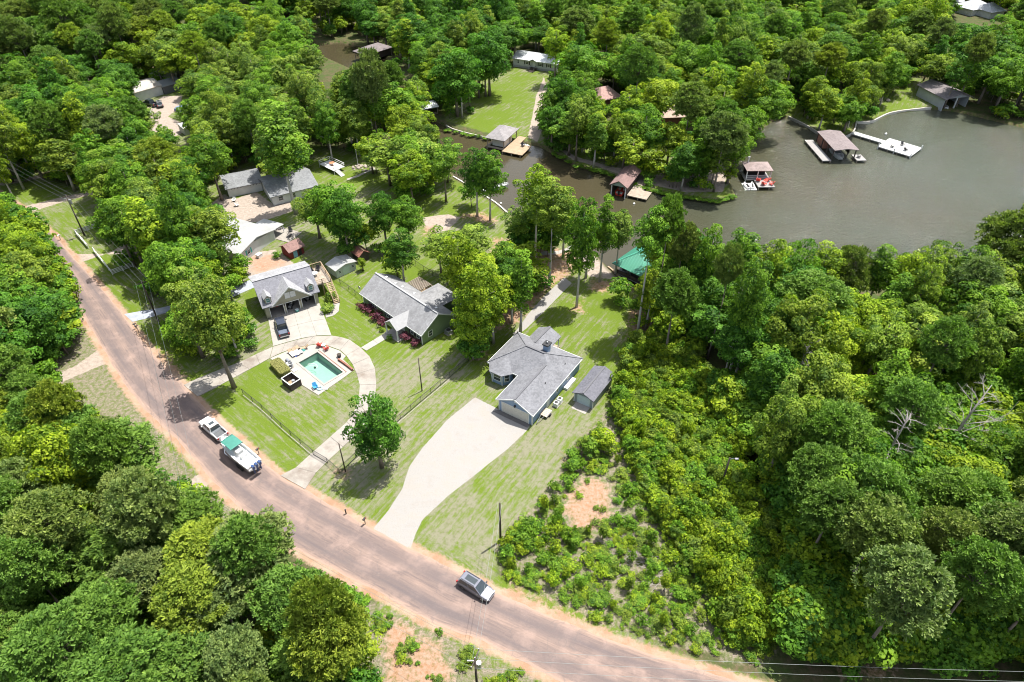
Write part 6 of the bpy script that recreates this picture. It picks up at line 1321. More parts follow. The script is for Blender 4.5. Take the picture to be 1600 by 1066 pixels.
o = empty('buoy', tuple(P(1385, 207)[:2]) + (WL,), 0, 'small white buoy floating above the white dock', 'buoy'); MB().tube([(0, 0, -.2), (0, 0, .25), (0, 0, .55)], [.3, .35, .08], 12).build('float', WHITE, o)
for px, py, lb in ((782 + 0.5, 315, 'white buoy floating near the creek seawall'), (991, 315.5, 'white float in the dark water below the brown boathouse')):
    o = empty('buoy', tuple(P(px, py)[:2]) + (WL,), 0, lb, 'buoy'); MB().tube([(0, 0, -.2), (0, 0, .2), (0, 0, .4)], [.25, .28, .08], 12).build('float', WHITE, o)
# grey boathouse at the right
a_, b_ = P(1471, 171), P(1431, 149.5); d_ = b_ - a_; H = House('grey_boathouse', a_, math.atan2(d_.y, d_.x), 'big pale grey boathouse with taupe roof at the end of the bright lawn', 'boathouse'); W = d_.length
tp = shingle('taupe_dark_shingle', (.17, .15, .15)); gs_ = siding('pale_grey_siding', (.36, .38, .39)); gabroof(H, -1, W + .6, -9.2, .7, 3.3, 4.8, tp, 'x'); H.part('wall', MB().box(0, W, -.2, 0, -1, 3.25).box(0, W, -8.5, -8.3, -1, 3.25).box(W - .2, W, -8.3, -.2, -1, 3.25), gs_); H.gable(-8.5, 0, -.1, 3.2, 4.5, gs_, .12, 'y')
H.part('post', MB().box(-.1, .2, -4.4, -4.1, -2, 3.2), TRIM); small_boat(loc(H, 3.4, -2.3, WL), H.a + math.pi, 7, 'boat stern showing inside the grey boathouse')
# dark hip-roofed boathouse on the upper creek
o_, an, W = frame_of((556, 92), (574, 98)); H = House('dark_boathouse', o_, an, 'dark taupe hip-roofed boathouse at the top of the creek', 'boathouse'); D = 12; hiproof(H, -.6, W + .6, -.6, D, 2.7, 4.4, shingle('dark_taupe_shingle', (.17, .145, .145)), 'y'); posts(H, [(0, 0), (W, 0), (0, D - .6), (W, D - .6)], -2, 2.7, WOODP, .1); H.part('wall', MB().box(.3, W - .3, 4, D - 1, .1, 2.4), dkwood); deck(H, W + .3, W + 5.5, -2, 2.4, .2, TANWOOD)
o_, an, W = frame_of((652, 184), (684, 178)); H = House('small_boathouse', o_, an, 'small white-roofed boathouse bridging the narrow creek', 'boathouse'); gabroof(H, -.4, W + .4, -.4, 5.6, 2.3, 3.1, ribbed('pale_metal_roof', (.5, .5, .5), 0), 'x'); posts(H, [(0, 0), (W, 0), (0, 5), (W, 5), (W / 2, 0)], -2, 2.3, WOODP, .09); deck(H, 0, W, 0, 1.4, .1, WOODP, posts=False); H.part('wall', MB().box(.5, W - .5, 3.5, 5, 0, 2.1), dkwood)
# green-roofed boathouse
gr_ = ribbed('green_metal_roof', (.04, .20, .13), R(33), .4, .1); a_, b_ = P(961, 427), P(1001, 446); d_ = b_ - a_; H = House('green_roof_boathouse', a_, math.atan2(d_.y, d_.x), 'boathouse with sea-green metal hip roof behind the tan seawall', 'boathouse'); W = d_.length
hiproof(H, -.6, W + .9, -.6, 8.6, 2.5, 4.6, gr_, 'x'); H.part('ridge_cap', MB().bar((-.5, -.5, 2.55), (W * .42, 4.0, 4.62), .18, .08).bar((-.5, 8.5, 2.55), (W * .42, 4.0, 4.62), .18, .08), ribbed('green_trim', (.10, .38, .27), 0)); posts(H, [(x, y) for x in (0, W / 2, W) for y in (0, 8)], -2, 2.5, dkwood, .1)
deck(H, 0, W, 0, 3, .25, dk2, posts=False); H.part('low_wall', MB().box(0, W, .0, .12, .25, 1.1), dkwood); H.part('cabinet', MB().box(W - 3.2, W - .8, 1, 1.8, .25, 1.2), dkwood)
for k_, x in enumerate((1.3, 3.6)): chair('dock_chair', loc(H, x, 1.6, .25), H.a + 3, BLACK, ['dark chair under the left corner of the green roof', 'second dark chair under the green roof'][k_])
# far-left blue-white things in the cluttered yard, glimpses
# ================================================================ vehicles
def vehicle(name, p, rz, body, label, kind='suv', L=4.9, Wd=1.9, group=None, cat='car', roofm=None):
    o = empty(name, p, rz, label, cat, group); w = Wd / 2
    hz = .95 if kind == 'suv' else 1.05; xb, xf = -L / 2, L / 2
    # lower body: loft of sections along x (x, half width, z low, z high)
    if kind == 'suv': sec = [(xb, w * .86, .5, .9), (xb + .12, w * .95, .38, 1.02), (xb + 1.2, w, .32, 1.05), (.2, w, .32, 1.04), (1.15, w, .32, 1.0), (xf - .55, w * .97, .34, .92), (xf - .12, w * .86, .4, .8), (xf, w * .7, .48, .68)]
    else: sec = [(xb, w * .93, .55, 1.0), (xb + .1, w * .97, .45, 1.08), (-1.0, w, .42, 1.1), (.1, w, .42, 1.1), (1.2, w, .42, 1.1), (xf - .6, w * .97, .44, 1.06), (xf - .12, w * .88, .48, .95), (xf, w * .78, .52, .75)]
    rings = []
    for x, hw, z0, z1 in sec: rings.append([(x, -hw, z0 + .1), (x, -hw * .93, z0), (x, hw * .93, z0), (x, hw, z0 + .1), (x, hw, z0 + (z1 - z0) * .62), (x, hw * .90, z1 - .03), (x, hw * .7, z1), (x, -hw * .7, z1), (x, -hw * .90, z1 - .03), (x, -hw, z0 + (z1 - z0) * .62)])
    if kind == 'suv': MB().loft(rings).build('body', body, o, smooth=False, bevel=.03)
    else:
        MB().loft(rings[2:]).build('body', body, o, bevel=.03)
        bx = -.95; b_ = MB().box(xb, bx, -w * .97, -w * .97 + .14, .5, 1.1).box(xb, bx, w * .97 - .14, w * .97, .5, 1.1).box(xb, xb + .09, -w * .83, w * .83, .5, 1.1).box(xb + .09, bx, -w * .83, w * .83, .5, .62); b_.build('truck_bed', body, o); MB().box(xb + .1, bx - .02, -w * .82, w * .82, .625, .66).build('bed_liner', plain('bed_grey', (.09, .095, .10), .5) if name != 'dark_pickup' else plain('bed_cover', (.10, .12, .16), .4), o)
    c0, c1, c2, c3 = ((xb + .18, xb + .5, .35, 1.25) if kind == 'suv' else (-1.0, -.8, .75, 1.5)); zt = 1.72 if kind == 'suv' else 1.82; zb = 1.0 if kind == 'suv' else 1.07
    gw, tw = w * .86, w * .72
    V = [(c0, -gw, zb), (c3, -gw, zb), (c2, -tw, zt), (c1, -tw, zt), (c0, gw, zb), (c3, gw, zb), (c2, tw, zt), (c1, tw, zt)]
    MB().add(V, [(0, 1, 2, 3), (7, 6, 5, 4), (0, 3, 7, 4), (1, 5, 6, 2), (3, 2, 6, 7), (0, 4, 5, 1)]).build('cabin_glass', GLASS, o)
    MB().box(c1 - .04, c2 + .04, -tw - .03, tw + .03, zt - .02, zt + .06).build('roof', roofm or body, o, bevel=.02)
    pl = MB()
    for sg in (-1, 1):
        for a_, b_ in (((c0, sg * gw, zb), (c1, sg * tw, zt)), ((c3, sg * gw, zb), (c2, sg * tw, zt)), (((c0 + c3) / 2 - .1, sg * (gw + .01), zb), ((c1 + c2) / 2 - .1, sg * (tw + .01), zt))): pl.bar(a_, b_, .09)
    pl.build('pillar', body, o)
    if kind == 'suv':
        for sg in (-1, 1): MB().bar((c1 + .1, sg * tw * .9, zt + .12), (c2 - .15, sg * tw * .9, zt + .12), .05).build('roof_rail', BLACK, o)
        MB().box(c1 + .45, c2 - .25, -tw * .55, tw * .55, zt + .06, zt + .075).build('sunroof', GLASS, o)
    elif name != 'dark_pickup': MB().box(-.35, .25, -.4, .4, zt + .06, zt + .08).build('sunroof', GLASS, o)
    for x in (xb + .95, xf - .95):
        for sg in (-1, 1):
            t_ = MB().wheel((x, sg * (w - .1), .36), .37, .26, 18, 'Y').build('wheel', RUBBER, o); MB().wheel((x, sg * (w + .02), .36), .22, .04, 12, 'Y').build('rim', CHROME, t_)
    for sg in (-1, 1):
        MB().cbox((c3 - .35, sg * (w + .1), zb + .12), (.14, .22, .16)).build('mirror', body if kind != 'suv' else BLACK, o)
        MB().cbox((xf - .1, sg * w * .66, .76), (.12, .34, .14)).build('headlight', plain('lamp_glass', (.6, .62, .62), .15), o); MB().cbox((xb + .0, sg * w * .83, .9), (.12, .2, .32)).build('taillight', plain('tail_red', (.45, .02, .02), .2), o)
    MB().cbox((xf + .0, 0, .5), (.14, w * 1.3, .18)).build('bumper', body if kind == 'suv' else CHROME, o); MB().cbox((xb - .03, 0, .5), (.14, w * 1.6, .2)).build('bumper', CHROME if kind != 'suv' else BLACK, o)
    MB().cbox((xf - .02, 0, .68), (.1, w * .9, .16)).build('grille', BLACK, o); return o
def carpaint(n, c, met=.0): return plain(n, c, .25, met, .5, .6)
def ang_px(a, b, z=.8): A, B_ = P(*a, z), P(*b, z); d = B_ - A; return math.atan2(d.y, d.x), (A + B_) / 2, d.length
an, c_, L = ang_px((722, 903), (766, 930)); vehicle('silver_suv', (c_.x, c_.y, .04), an, carpaint('silver_paint', (.17, .175, .21), .35), 'silver SUV with roof rails parked on the road edge below the lawn', 'suv', 4.8, 1.92)
an, c_, L = ang_px((349, 683), (317, 655)); vehicle('white_pickup', (c_.x, c_.y, .04), an, carpaint('white_car_paint', (.62, .63, .64)), 'white pickup truck towing the boat on the road', 'pickup', 5.7, 2.0, cat='pickup truck')
tr_an, tr_c = an, Vector((c_.x, c_.y, 0))
an, c_, L = ang_px((444, 522), (436, 497), .9); vehicle('dark_pickup', (c_.x, c_.y, .09), an, carpaint('black_paint', (.025, .03, .045)), 'dark blue-black pickup parked before the dormered garage', 'pickup', 5.7, 1.98, cat='pickup truck')
p_ = P(246, 236); vehicle('white_sedan', (p_.x, p_.y, .02), R(20), carpaint('white_car_paint', (.62, .63, .64)), 'white car half under trees below the cluttered yard', 'suv', 4.6, 1.85)
p_ = P(238, 163); vehicle('dark_pickup_yard', (p_.x, p_.y - 1, .02), R(150), carpaint('black_paint', (.03, .03, .04)), 'dark pickup parked in front of the pale metal barn', 'pickup', 5.4, 1.9, cat='pickup truck').name = 'old_pickup'
p_ = P(253, 163); vehicle('grey_sedan', (p_.x, p_.y - 1.5, .02), R(120), carpaint('grey_paint', (.2, .2, .21)), 'grey car by the metal carport opening', 'suv', 4.5, 1.8)
# boat on its trailer
fwd = Vector((math.cos(tr_an), math.sin(tr_an), 0)); an, bc, L = ang_px((391, 722), (356, 694), 1.6); BF = an
o = empty('centre_console_boat', (bc.x, bc.y, .62), BF, 'white centre-console boat with green canvas top towed behind the white pickup', 'boat')
BL = 8.0; hs = [(-4, 1.2, .12, 1.35), (-2, 1.3, .05, 1.4), (0, 1.32, .02, 1.5), (1.8, 1.15, .05, 1.65), (3.0, .78, .3, 1.8), (3.7, .34, .75, 1.92), (4.1, .04, 1.3, 1.98)]
MB().loft([[(x, -w_, z1), (x, -w_ * .93, z0 + (z1 - z0) * .45), (x, 0, z0), (x, w_ * .93, z0 + (z1 - z0) * .45), (x, w_, z1), (x, w_ * .86, z1), (x, w_ * .84, z1 - min(.5, w_ * .6)), (x, -w_ * .84, z1 - min(.5, w_ * .6)), (x, -w_ * .86, z1)] for x, w_, z0, z1 in hs]).build('hull', plain('gelcoat', (.66, .67, .67), .2, 0, .5, .4), o, smooth=False)
MB().box(1.6, 3.2, -.55, .55, 1.3, 1.42).build('bow_deck', CREAM, o); MB().box(-.7, .5, -.5, .5, .9, 1.9).box(-1.6, -1.0, -.5, .5, .9, 1.6).build('console', WHITE, o); MB().box(-3.9, -3.3, -1.0, 1.0, .9, 1.35).build('transom_seat', WHITE, o); MB().add([(.52, -.45, 1.9), (.52, .45, 1.9), (.3, .4, 2.35), (.3, -.4, 2.35)], [(0, 1, 2, 3)]).box(.28, .34, -.4, .4, 2.3, 2.35).build('windscreen', GLASS, o)
for x in (-1.0, 2.2):
    for y in (-.9, .9): MB().bar((x, y, 1.4), (x * .9 + .1, y * .85, 2.6), .05).build('top_post', CHROME, o)
cvs = surf('green_canvas', (.05, .19, .15), .12, 1.5, .8); m = MB(); rr_ = []
for i in range(7): x = -.15 + i * .42; rr_.append([(x, y, 2.6 + .12 * math.sin(math.pi * i / 6) - .1 * (y / 1.0) ** 2 + t_) for t_ in (0, .05) for y in ((-1.02, -.5, 0, .5, 1.02) if t_ == 0 else (1.02, .5, 0, -.5, -1.02))])
m.loft(rr_).build('canvas_top', cvs, o)
for i in (0, 3, 6): x = -.15 + i * .42; MB().bar((x, -1.03, 2.66), (x, 1.03, 2.66), .05, .12).build('top_bow', plain('canvas_seam', (.09, .28, .23), .7), o)
for y in (-.55, 0, .55): e = MB().box(-4.75, -4.2, y - .17, y + .17, 1.3, 1.85).box(-4.6, -4.35, y - .08, y + .08, .3, 1.3).build('outboard_motor', plain('motor_blue', (.03, .06, .16), .3), o)
for sg in (-1, 1): MB().tube([(-2, sg * 1.28, 1.6), (1, sg * 1.2, 1.85), (3, sg * .74, 2.1), (3.9, 0, 2.2)], .025, 6).build('grab_rail', CHROME, o)
t = empty('boat_trailer', (bc.x, bc.y, .04), BF, 'boat trailer hitched between the white pickup and the white boat', 'trailer')
MB().bar((-3.6, -1.0, .5), (2.6, -1.0, .5), .12).bar((-3.6, 1.0, .5), (2.6, 1.0, .5), .12).bar((2.6, -1.0, .5), (4.2, 0, .5), .12).bar((2.6, 1.0, .5), (4.2, 0, .5), .12).bar((4.2, 0, .5), (5.2, 0, .5), .12).bar((-3.4, -1, .5), (-3.4, 1, .5), .12).bar((0, -1, .5), (0, 1, .5), .12).build('frame', CHROME, t)
for x in (-1.9, -1.0):
    for sg in (-1, 1): MB().wheel((x, sg * 1.2, .34), .34, .22, 16, 'Y').build('wheel', RUBBER, t)
for sg in (-1, 1): MB().box(-2.4, -.5, sg * 1.2 - .14, sg * 1.2 + .14, .72, .76).build('mudguard', BLACK, t)
MB().cbox((4.0, 0, .85), (.3, .3, .5)).build('winch', GREYMETAL, t)
# small flat trailer by the blue house
p_ = P(848.5, 652); t = empty('utility_trailer', p_, R(57), 'small empty utility trailer on the grass by the blue house garage', 'trailer'); MB().box(-.2, 1.6, -.7, .7, .5, .56).build('bed', TANWOOD, t)
for i in range(5): MB().box(-.18 + i * .36, .14 + i * .36, -.72, .72, .565, .6).build('plank', surf('pale_plank', (.42, .36, .28)), t)
MB().bar((-.2, -.3, .5), (-1.9, 0, .45), .08).bar((-.2, .3, .5), (-1.9, 0, .45), .08).bar((-.2, -.75, .5), (1.6, -.75, .5), .08).bar((-.2, .75, .5), (1.6, .75, .5), .08).build('frame', CHROME, t)
for sg in (-1, 1): MB().wheel((.8, sg * .85, .28), .28, .18, 14, 'Y').build('wheel', RUBBER, t)
# air-conditioning units
def acunit(p, rz, mat, label, s=.8):
    o = empty('air_conditioner', p, rz, label, 'air conditioner'); MB().box(-s / 2, s / 2, -s / 2, s / 2, .08, .85).build('housing', mat, o, bevel=.03); MB().tube([(0, 0, .85), (0, 0, .9)], s * .36, 16).build('fan_grille', BLACK, o); MB().box(-s * .6, s * .6, -s * .6, s * .6, 0, .08).build('base_pad', CONC, o)
acunit(loc(b0, 7.3, 5.8), a1, TRIM, 'front one of two white air conditioners by the blue house'); acunit(loc(b0, 7.35, 6.9), a1, TRIM, 'rear one of two white air conditioners by the blue house')
p_ = P(701, 521); acunit(p_, a2, GREYMETAL, 'grey air conditioner at the gable end of the green house', 1.1)
# ================================================================ pool
u = (POOL_W[3] - POOL_W[0]).normalized(); v = (POOL_W[1] - POOL_W[0]).normalized(); pa = math.atan2(u.y, u.x); o0 = POOL_W[0]
H = House('swimming_pool', (o0.x, o0.y, 0), pa, 'small rectangular swimming pool with pale teal water and white coping', 'pool')
pooltile = surf('pool_plaster', (.33, .44, .38), .06, 1, .6); z0 = -1.5
H.part('basin', MB().add([(0, 0, z0), (PL, 0, z0 + .3), (PL, PW_, z0 + .3), (0, PW_, z0), (0, 0, .12), (PL, 0, .12), (PL, PW_, .12), (0, PW_, .12)], [(0, 1, 2, 3), (0, 4, 5, 1), (1, 5, 6, 2), (2, 6, 7, 3), (3, 7, 4, 0)]), pooltile)
m, t_, b_, out_ = nodes('pool_water'); fr = N(t_, 'Fresnel'); fr.inputs[0].default_value = 1.33; gl = N(t_, 'BsdfGlossy'); gl.inputs['Roughness'].default_value = .03; tp_ = N(t_, 'BsdfTransparent'); tp_.inputs[0].default_value = (.74, .90, .84, 1)
mx = N(t_, 'MixShader'); t_.links.new(fr.outputs[0], mx.inputs[0]); t_.links.new(tp_.outputs[0], mx.inputs[1]); t_.links.new(gl.outputs[0], mx.inputs[2]); t_.links.new(mx.outputs[0], out_.inputs[0])
bn = N(t_, 'Bump'); bn.inputs['Strength'].default_value = .3; bn.inputs['Distance'].default_value = .05; t_.links.new(noise(t_, geo_pos(t_), 2.5, 3), bn.inputs['Height']); t_.links.new(bn.outputs[0], gl.inputs['Normal'])
H.part('water', MB().add([(0, 0, -.02), (PL, 0, -.02), (PL, PW_, -.02), (0, PW_, -.02)], [(0, 1, 2, 3)]), m)
for nm, q in (('coping', (-.35, PL + .35, -.35, 0)), ('coping', (-.35, PL + .35, PW_, PW_ + .35)), ('coping', (-.35, 0, 0, PW_)), ('coping', (PL, PL + .35, 0, PW_))): H.part(nm, MB().box(q[0], q[1], q[2], q[3], -.2, .16), CONC2)
H.part('brick_edge', MB().box(.1, PL + .35, PW_ + .35, PW_ + .47, -.1, .2), brick); H.part('pool_cleaner', MB().cbox((1.6, 2.0, -1.35), (.4, .3, .2)), BLACK)
m_ = MB(); m_.tube([(2.2 + 1.1 * math.cos(a) * (1 - a / 12), 1.4 + .5 * math.sin(a * 1.3), -.01) for a in np.linspace(0, 6, 24)], .03, 5); H.part('hose', m_, WHITE)
# deck around the pool: four slabs meeting the coping
dkp = PP([(422.5, 560.6), (447, 550), (472, 542.5), (497, 538.5), (513, 542.2), (530.5, 548.5), (540.5, 557), (536, 562), (553.5, 578.5), (536, 591.5), (497.5, 618), (471, 601.5), (456, 590)])
holep = [o0 - u * .36 - v * .36, o0 + u * (PL + .36) - v * .36, o0 + u * (PL + .36) + v * (PW_ + .48), o0 - u * .36 + v * (PW_ + .48)]
loops = [[Vector((q.x, q.y, 0)) for q in dkp], [Vector((q.x, q.y, 0)) for q in holep]]; flat = loops[0] + loops[1]; tris = tessellate_polygon(loops); m_ = MB(); n_ = len(flat)
m_.v = [(q.x, q.y, .10) for q in flat] + [(q.x, q.y, -.2) for q in flat]
for a, b, c in tris:
    q = (flat[b] - flat[a]).cross(flat[c] - flat[a]); tt = (a, b, c) if q.z > 0 else (c, b, a); m_.f.append(tt)
k0 = len(loops[0])
for i in range(k0): j = (i + 1) % k0; m_.f.append((i, j, j + n_, i + n_))
for i in range(k0, n_): j = k0 + (i + 1 - k0) % 4; m_.f.append((i, j, j + n_, i + n_))
tag(m_.build('pool_deck', surf('pool_deck_concrete', (.30, .275, .245), .08, .7, .8)), kind='structure')
wall_line('low_wall', PP([(529, 563.5), (540, 571), (551.5, 580)]), brick, .3, .5, -.1, 'low brick wall edging the grass triangle by the pool', 'wall')
o = empty('planter', P(530.5, 558.5), 0, 'dark round planter at the end of the low brick pool wall', 'planter'); MB().tube([(0, 0, .1), (0, 0, .7)], [.3, .4], 12).build('pot', BLACK, o); MB().tube([(0, 0, .6), (0, 0, .72)], .33, 12).build('soil', surf('soil', (.05, .04, .03)), o)
def lounger(p, rz, mat, label):
    o = empty('sun_lounger', p, rz, label, 'sun lounger', 'sun loungers on the pool deck'); MB().box(-.95, .45, -.32, .32, .3, .37).build('seat', mat, o)
    MB().add([(.45, -.32, .31), (.45, .32, .31), (1.0, .32, .7), (1.0, -.32, .7), (.47, -.32, .38), (.47, .32, .38), (.97, .32, .76), (.97, -.32, .76)], [(3, 2, 1, 0), (4, 5, 6, 7), (0, 1, 5, 4), (1, 2, 6, 5), (2, 3, 7, 6), (3, 0, 4, 7)]).build('backrest', TANWOOD, o)
    for x in (-.85, .4):
        for y in (-.28, .28): MB().box(x - .03, x + .03, y - .03, y + .03, 0, .3).build('leg', WHITE, o)
z = .1
for px, py, rz, mt, lb in ((456.5, 555, 2.3, WHITE, 'white lounger with tan back nearest the driveway by the pool'), (463, 553, 2.3, WHITE, 'second white lounger beside the pool'), (468, 550, 2.3, TRIM, 'third lounger beside the pool, by the blue towel'), (474, 546.5, .4, TANWOOD, 'tan lounger set crosswise at the back of the pool deck')):
    q = P(px, py); lounger((q.x, q.y, z), rz, mt, lb)
o = empty('towel', tuple(P(464.5, 555.5)[:2]) + (z,), 1.0, 'blue striped towel between the pool loungers', 'towel'); MB().box(-.5, .5, -.25, .25, 0, .04).build('cloth', plain('towel_blue', (.08, .15, .55), .9), o)
q = P(500, 541.5); chair('lawn_chair', (q.x, q.y, z), 2.9, REDP, 'left red chair beside the pool'); q = P(510, 547); chair('lawn_chair', (q.x, q.y, z), 3.8, REDP, 'right red chair beside the pool'); q = P(506, 542.5); table_round('side_table', (q.x, q.y, z), .4, .5, plain('pale_aqua', (.45, .58, .54)), 'pale aqua table between the two red pool chairs')
o = empty('umbrella_base', tuple(P(474, 548)[:2]) + (z,), 0, 'dark green round umbrella base on the pool deck', 'umbrella base'); MB().tube([(0, 0, 0), (0, 0, .12), (0, 0, .4)], [.42, .35, .06], 14).build('base', TEALP, o)
for px, py, lb in ((448.5, 571, 'grey patio chair beside the clipped hedge'), (455, 573.5, 'grey patio chair facing the pool from the hedge side'), (453, 577, 'white patio chair beside the wooden pump enclosure')):
    q = P(px, py); chair('patio_chair', (q.x, q.y, z), rnd.uniform(0, 6), WHITE if 'white' in lb else GREYMETAL, lb)
o = empty('gas_grill', tuple(P(452, 570)[:2]) + (z,), pa, 'grey covered grill among the patio chairs by the hedge', 'grill'); MB().box(-.6, .6, -.3, .3, .1, .8).build('cabinet', GREYMETAL, o); MB().tube([(-.45, 0, .85), (.45, 0, .85)], .28, 12).build('lid', plain('grill_grey', (.2, .21, .24), .4), o)
o = empty('cushion', tuple(P(460.5, 579.5)[:2]) + (z,), pa, 'cream square cushion on the pool deck by the pump enclosure', 'cushion'); MB().box(-.4, .4, -.4, .4, 0, .15).build('pad', CREAM, o, bevel=.05)
for px, py, lb in ((493.5, 607.5, 'bright blue folding chair at the lower corner of the pool deck'), ):
    q = P(px, py); chair('lawn_chair', (q.x, q.y, z), .6, BLUEP, lb)
o = empty('float_toys', tuple(P(500, 608)[:2]) + (z,), 0, 'pale blue and white pool floats piled at the deck corner', 'pool float'); MB().tube([(math.cos(a) * .4, math.sin(a) * .4, .12) for a in np.linspace(0, 6.28, 15)], .13, 8).build('ring', plain('pale_float', (.35, .6, .65), .4), o); MB().box(.5, 1.4, -.3, .2, 0, .12).build('mat', WHITE, o)
# wooden enclosure
o_, an, W = frame_of((441.5, 596.5), (457, 611)); H = House('pump_enclosure', o_, an, 'dark wooden square enclosure with white rim and open top beside the hedge', 'enclosure'); W_e = 2.6; D = 2.5
q0 = P(456, 612); ang_ = math.atan2((P(472, 602) - P(456, 612)).y, (P(472, 602) - P(456, 612)).x); H.root.location = q0; H.root.rotation_euler.z = ang_; W = (P(472, 602) - P(456, 612)).length; H.o = q0; H.a = ang_
for a_, b_ in (((0, 0), (W, 0)), ((W, 0), (W, D)), ((0, D), (W, D)), ((0, 0), (0, D))):
    n_ = 8; A_, B_ = Vector((*a_, 0)), Vector((*b_, 0))
    for i in range(n_):
        p0, p1 = A_.lerp(B_, (i + .04) / n_), A_.lerp(B_, (i + .96) / n_); H.part('fence_board', MB().bar(p0 + Vector((0, 0, .75)), p1 + Vector((0, 0, .75)), .05, 1.4), dkwood)
    H.part('rim_board', MB().bar(A_ + Vector((0, 0, 1.48)), B_ + Vector((0, 0, 1.48)), .16, .06), TRIM)
H.part('inner_floor', MB().box(.1, W - .1, .1, D - .1, 0, .1), TANWOOD); H.part('pump', MB().tube([(W * .65, D * .5, .1), (W * .65, D * .5, .9)], .28, 12).box(.3, .9, .4, 1.0, .1, .6), GREYMETAL)
# clipped hedge
hm = leaf_mat('hedge_leaf', (.34, .33, .12), (.20, .20, .06), .25, .6); q1, q2 = P(432, 571), P(447, 587); d_ = (q2 - q1); hl = d_.length; pts_ = []; nn_ = []
n_ = 5200; fx = nr.uniform(-1, 1, n_); fy = nr.uniform(-1, 1, n_); fz = nr.uniform(0, 1, n_); sd_ = nr.integers(0, 3, n_); sg = nr.choice([-1, 1], n_)
fx = np.where(sd_ == 1, sg, fx); fy = np.where(sd_ == 2, sg, fy); fz = np.where(sd_ == 0, 1, fz); rad = np.maximum(np.abs(fx) ** 6 + np.abs(fy) ** 6, .01) ** (1 / 6); k_ = np.where(rad > 1, 1 / rad, 1)
ctr = np.stack([fx * k_ * (hl / 2 + .35), fy * k_ * .95, fz * 1.15], -1) + nr.normal(size=(n_, 3)) * .03; nrm = unit(np.stack([np.where(sd_ == 1, sg, 0), np.where(sd_ == 2, sg, 0), np.where(sd_ == 0, 1, 0)], -1) + nr.normal(size=(n_, 3)) * .35)
hme = leaf_mesh('hedge_leaves', ctr, nrm, np.full(n_, .13), nr.uniform(.2, .9, n_), hm); o = empty('clipped_hedge', (q1 + q2) / 2, math.atan2(d_.y, d_.x), 'flat-topped yellow-green hedge block beside the pool deck', 'hedge'); l_ = link('foliage', hme, o); l_['tint'] = [1., 1., 1.]
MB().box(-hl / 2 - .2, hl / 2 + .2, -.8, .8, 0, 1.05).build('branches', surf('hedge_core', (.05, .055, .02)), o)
# ================================================================ fences
def fence(name, pts, h, mat, label, group=None, step=2.4, rails=(.95,), mesh=True, post=.06, railw=.045, z=0):
    o = empty(name, pts[0], 0, label, 'fence', group); base = pts[0]
    for a, b in zip(pts, pts[1:]):
        L = (b - a).length; n = max(1, int(round(L / step)))
        for i in range(n + 1):
            if i == n and b is not pts[-1]: continue
            q = a.lerp(b, i / n) - base; MB().box(q.x - post / 2, q.x + post / 2, q.y - post / 2, q.y + post / 2, 0, h).build('post', mat, o)
        for r_ in rails: MB().bar(a - base + Vector((0, 0, h * r_)), b - base + Vector((0, 0, h * r_)), railw, railw * 1.4).build('rail', mat, o)
        if mesh:
            m = MB(); k = int(L / .22)
            for i in range(k): q = a.lerp(b, i / k) - base; m.bar(q + Vector((0, 0, .05)), q + Vector((0, 0, h * .95)), .012)
            for j in range(1, 5): m.bar(a - base + Vector((0, 0, h * j / 5)), b - base + Vector((0, 0, h * j / 5)), .012)
            tag(m.build('wire_mesh', mat, o), kind='stuff')
    return o
fence('chain_link_fence', PP([(380, 616), (410, 640), (440, 668), (470, 694), (490, 711)]), 1.25, BLACK, 'black chain-link fence crossing the front lawn from the big oak to the drive')
fence('chain_link_gate', PP([(490, 711), (512, 724)]), 1.25, BLACK, 'black mesh gate across the lower end of the concrete drive', rails=(.95, .1)); bpy.data.objects['chain_link_gate']['category'] = 'gate'
fence('chain_link_fence', PP([(512, 724), (529, 739)]), 1.25, BLACK, 'short piece of black fence between the drive gate and the corner post')
fence('chain_link_fence', PP([(531, 740), (556, 716), (626, 655), (703, 590), (745, 553)]), 1.25, BLACK, 'black fence running from the road corner up between green and blue houses', rails=(.95, .1))
fence('chain_link_fence', PP([(519, 436), (545, 453), (566, 470)]), 1.25, BLACK, 'black fence between the garage deck and the green house')
fence('chain_link_fence', PP([(638, 407), (662, 423), (690, 440), (720, 462)]), 1.25, BLACK, 'black fence behind the green house')
MBk = surf('bare_ground', (.26, .24, .21)); wall_line('bare_strip', PP([(380, 617.5), (410, 642), (440, 670), (470, 696), (489, 712.5)]), MBk, .12, .03, -.1, 'pale strip of bare ground under the front lawn fence', 'edging'); wall_line('bare_strip', PP([(556, 719), (626, 657.5), (703, 592.5)]), MBk, .1, .03, -.1, 'pale strip of bare ground under the fence by the blue house lawn', 'edging')  # strips added for bare, fence-shadowed ground; no stone there
RLS = (.95, .72, .49, .26)
fence('rail_fence', PP([(154, 356), (120, 367), (138.5, 388)]), 1.25, WHITE, 'upper white four-rail fence turning a corner above the pale drive', 'white rail fences', 2.6, RLS, False, .14, .07)
fence('rail_fence', PP([(147.5, 394), (176.5, 430), (209, 417.5)]), 1.25, WHITE, 'lower white four-rail fence turning a corner below the pale drive', 'white rail fences', 2.6, RLS, False, .14, .07)
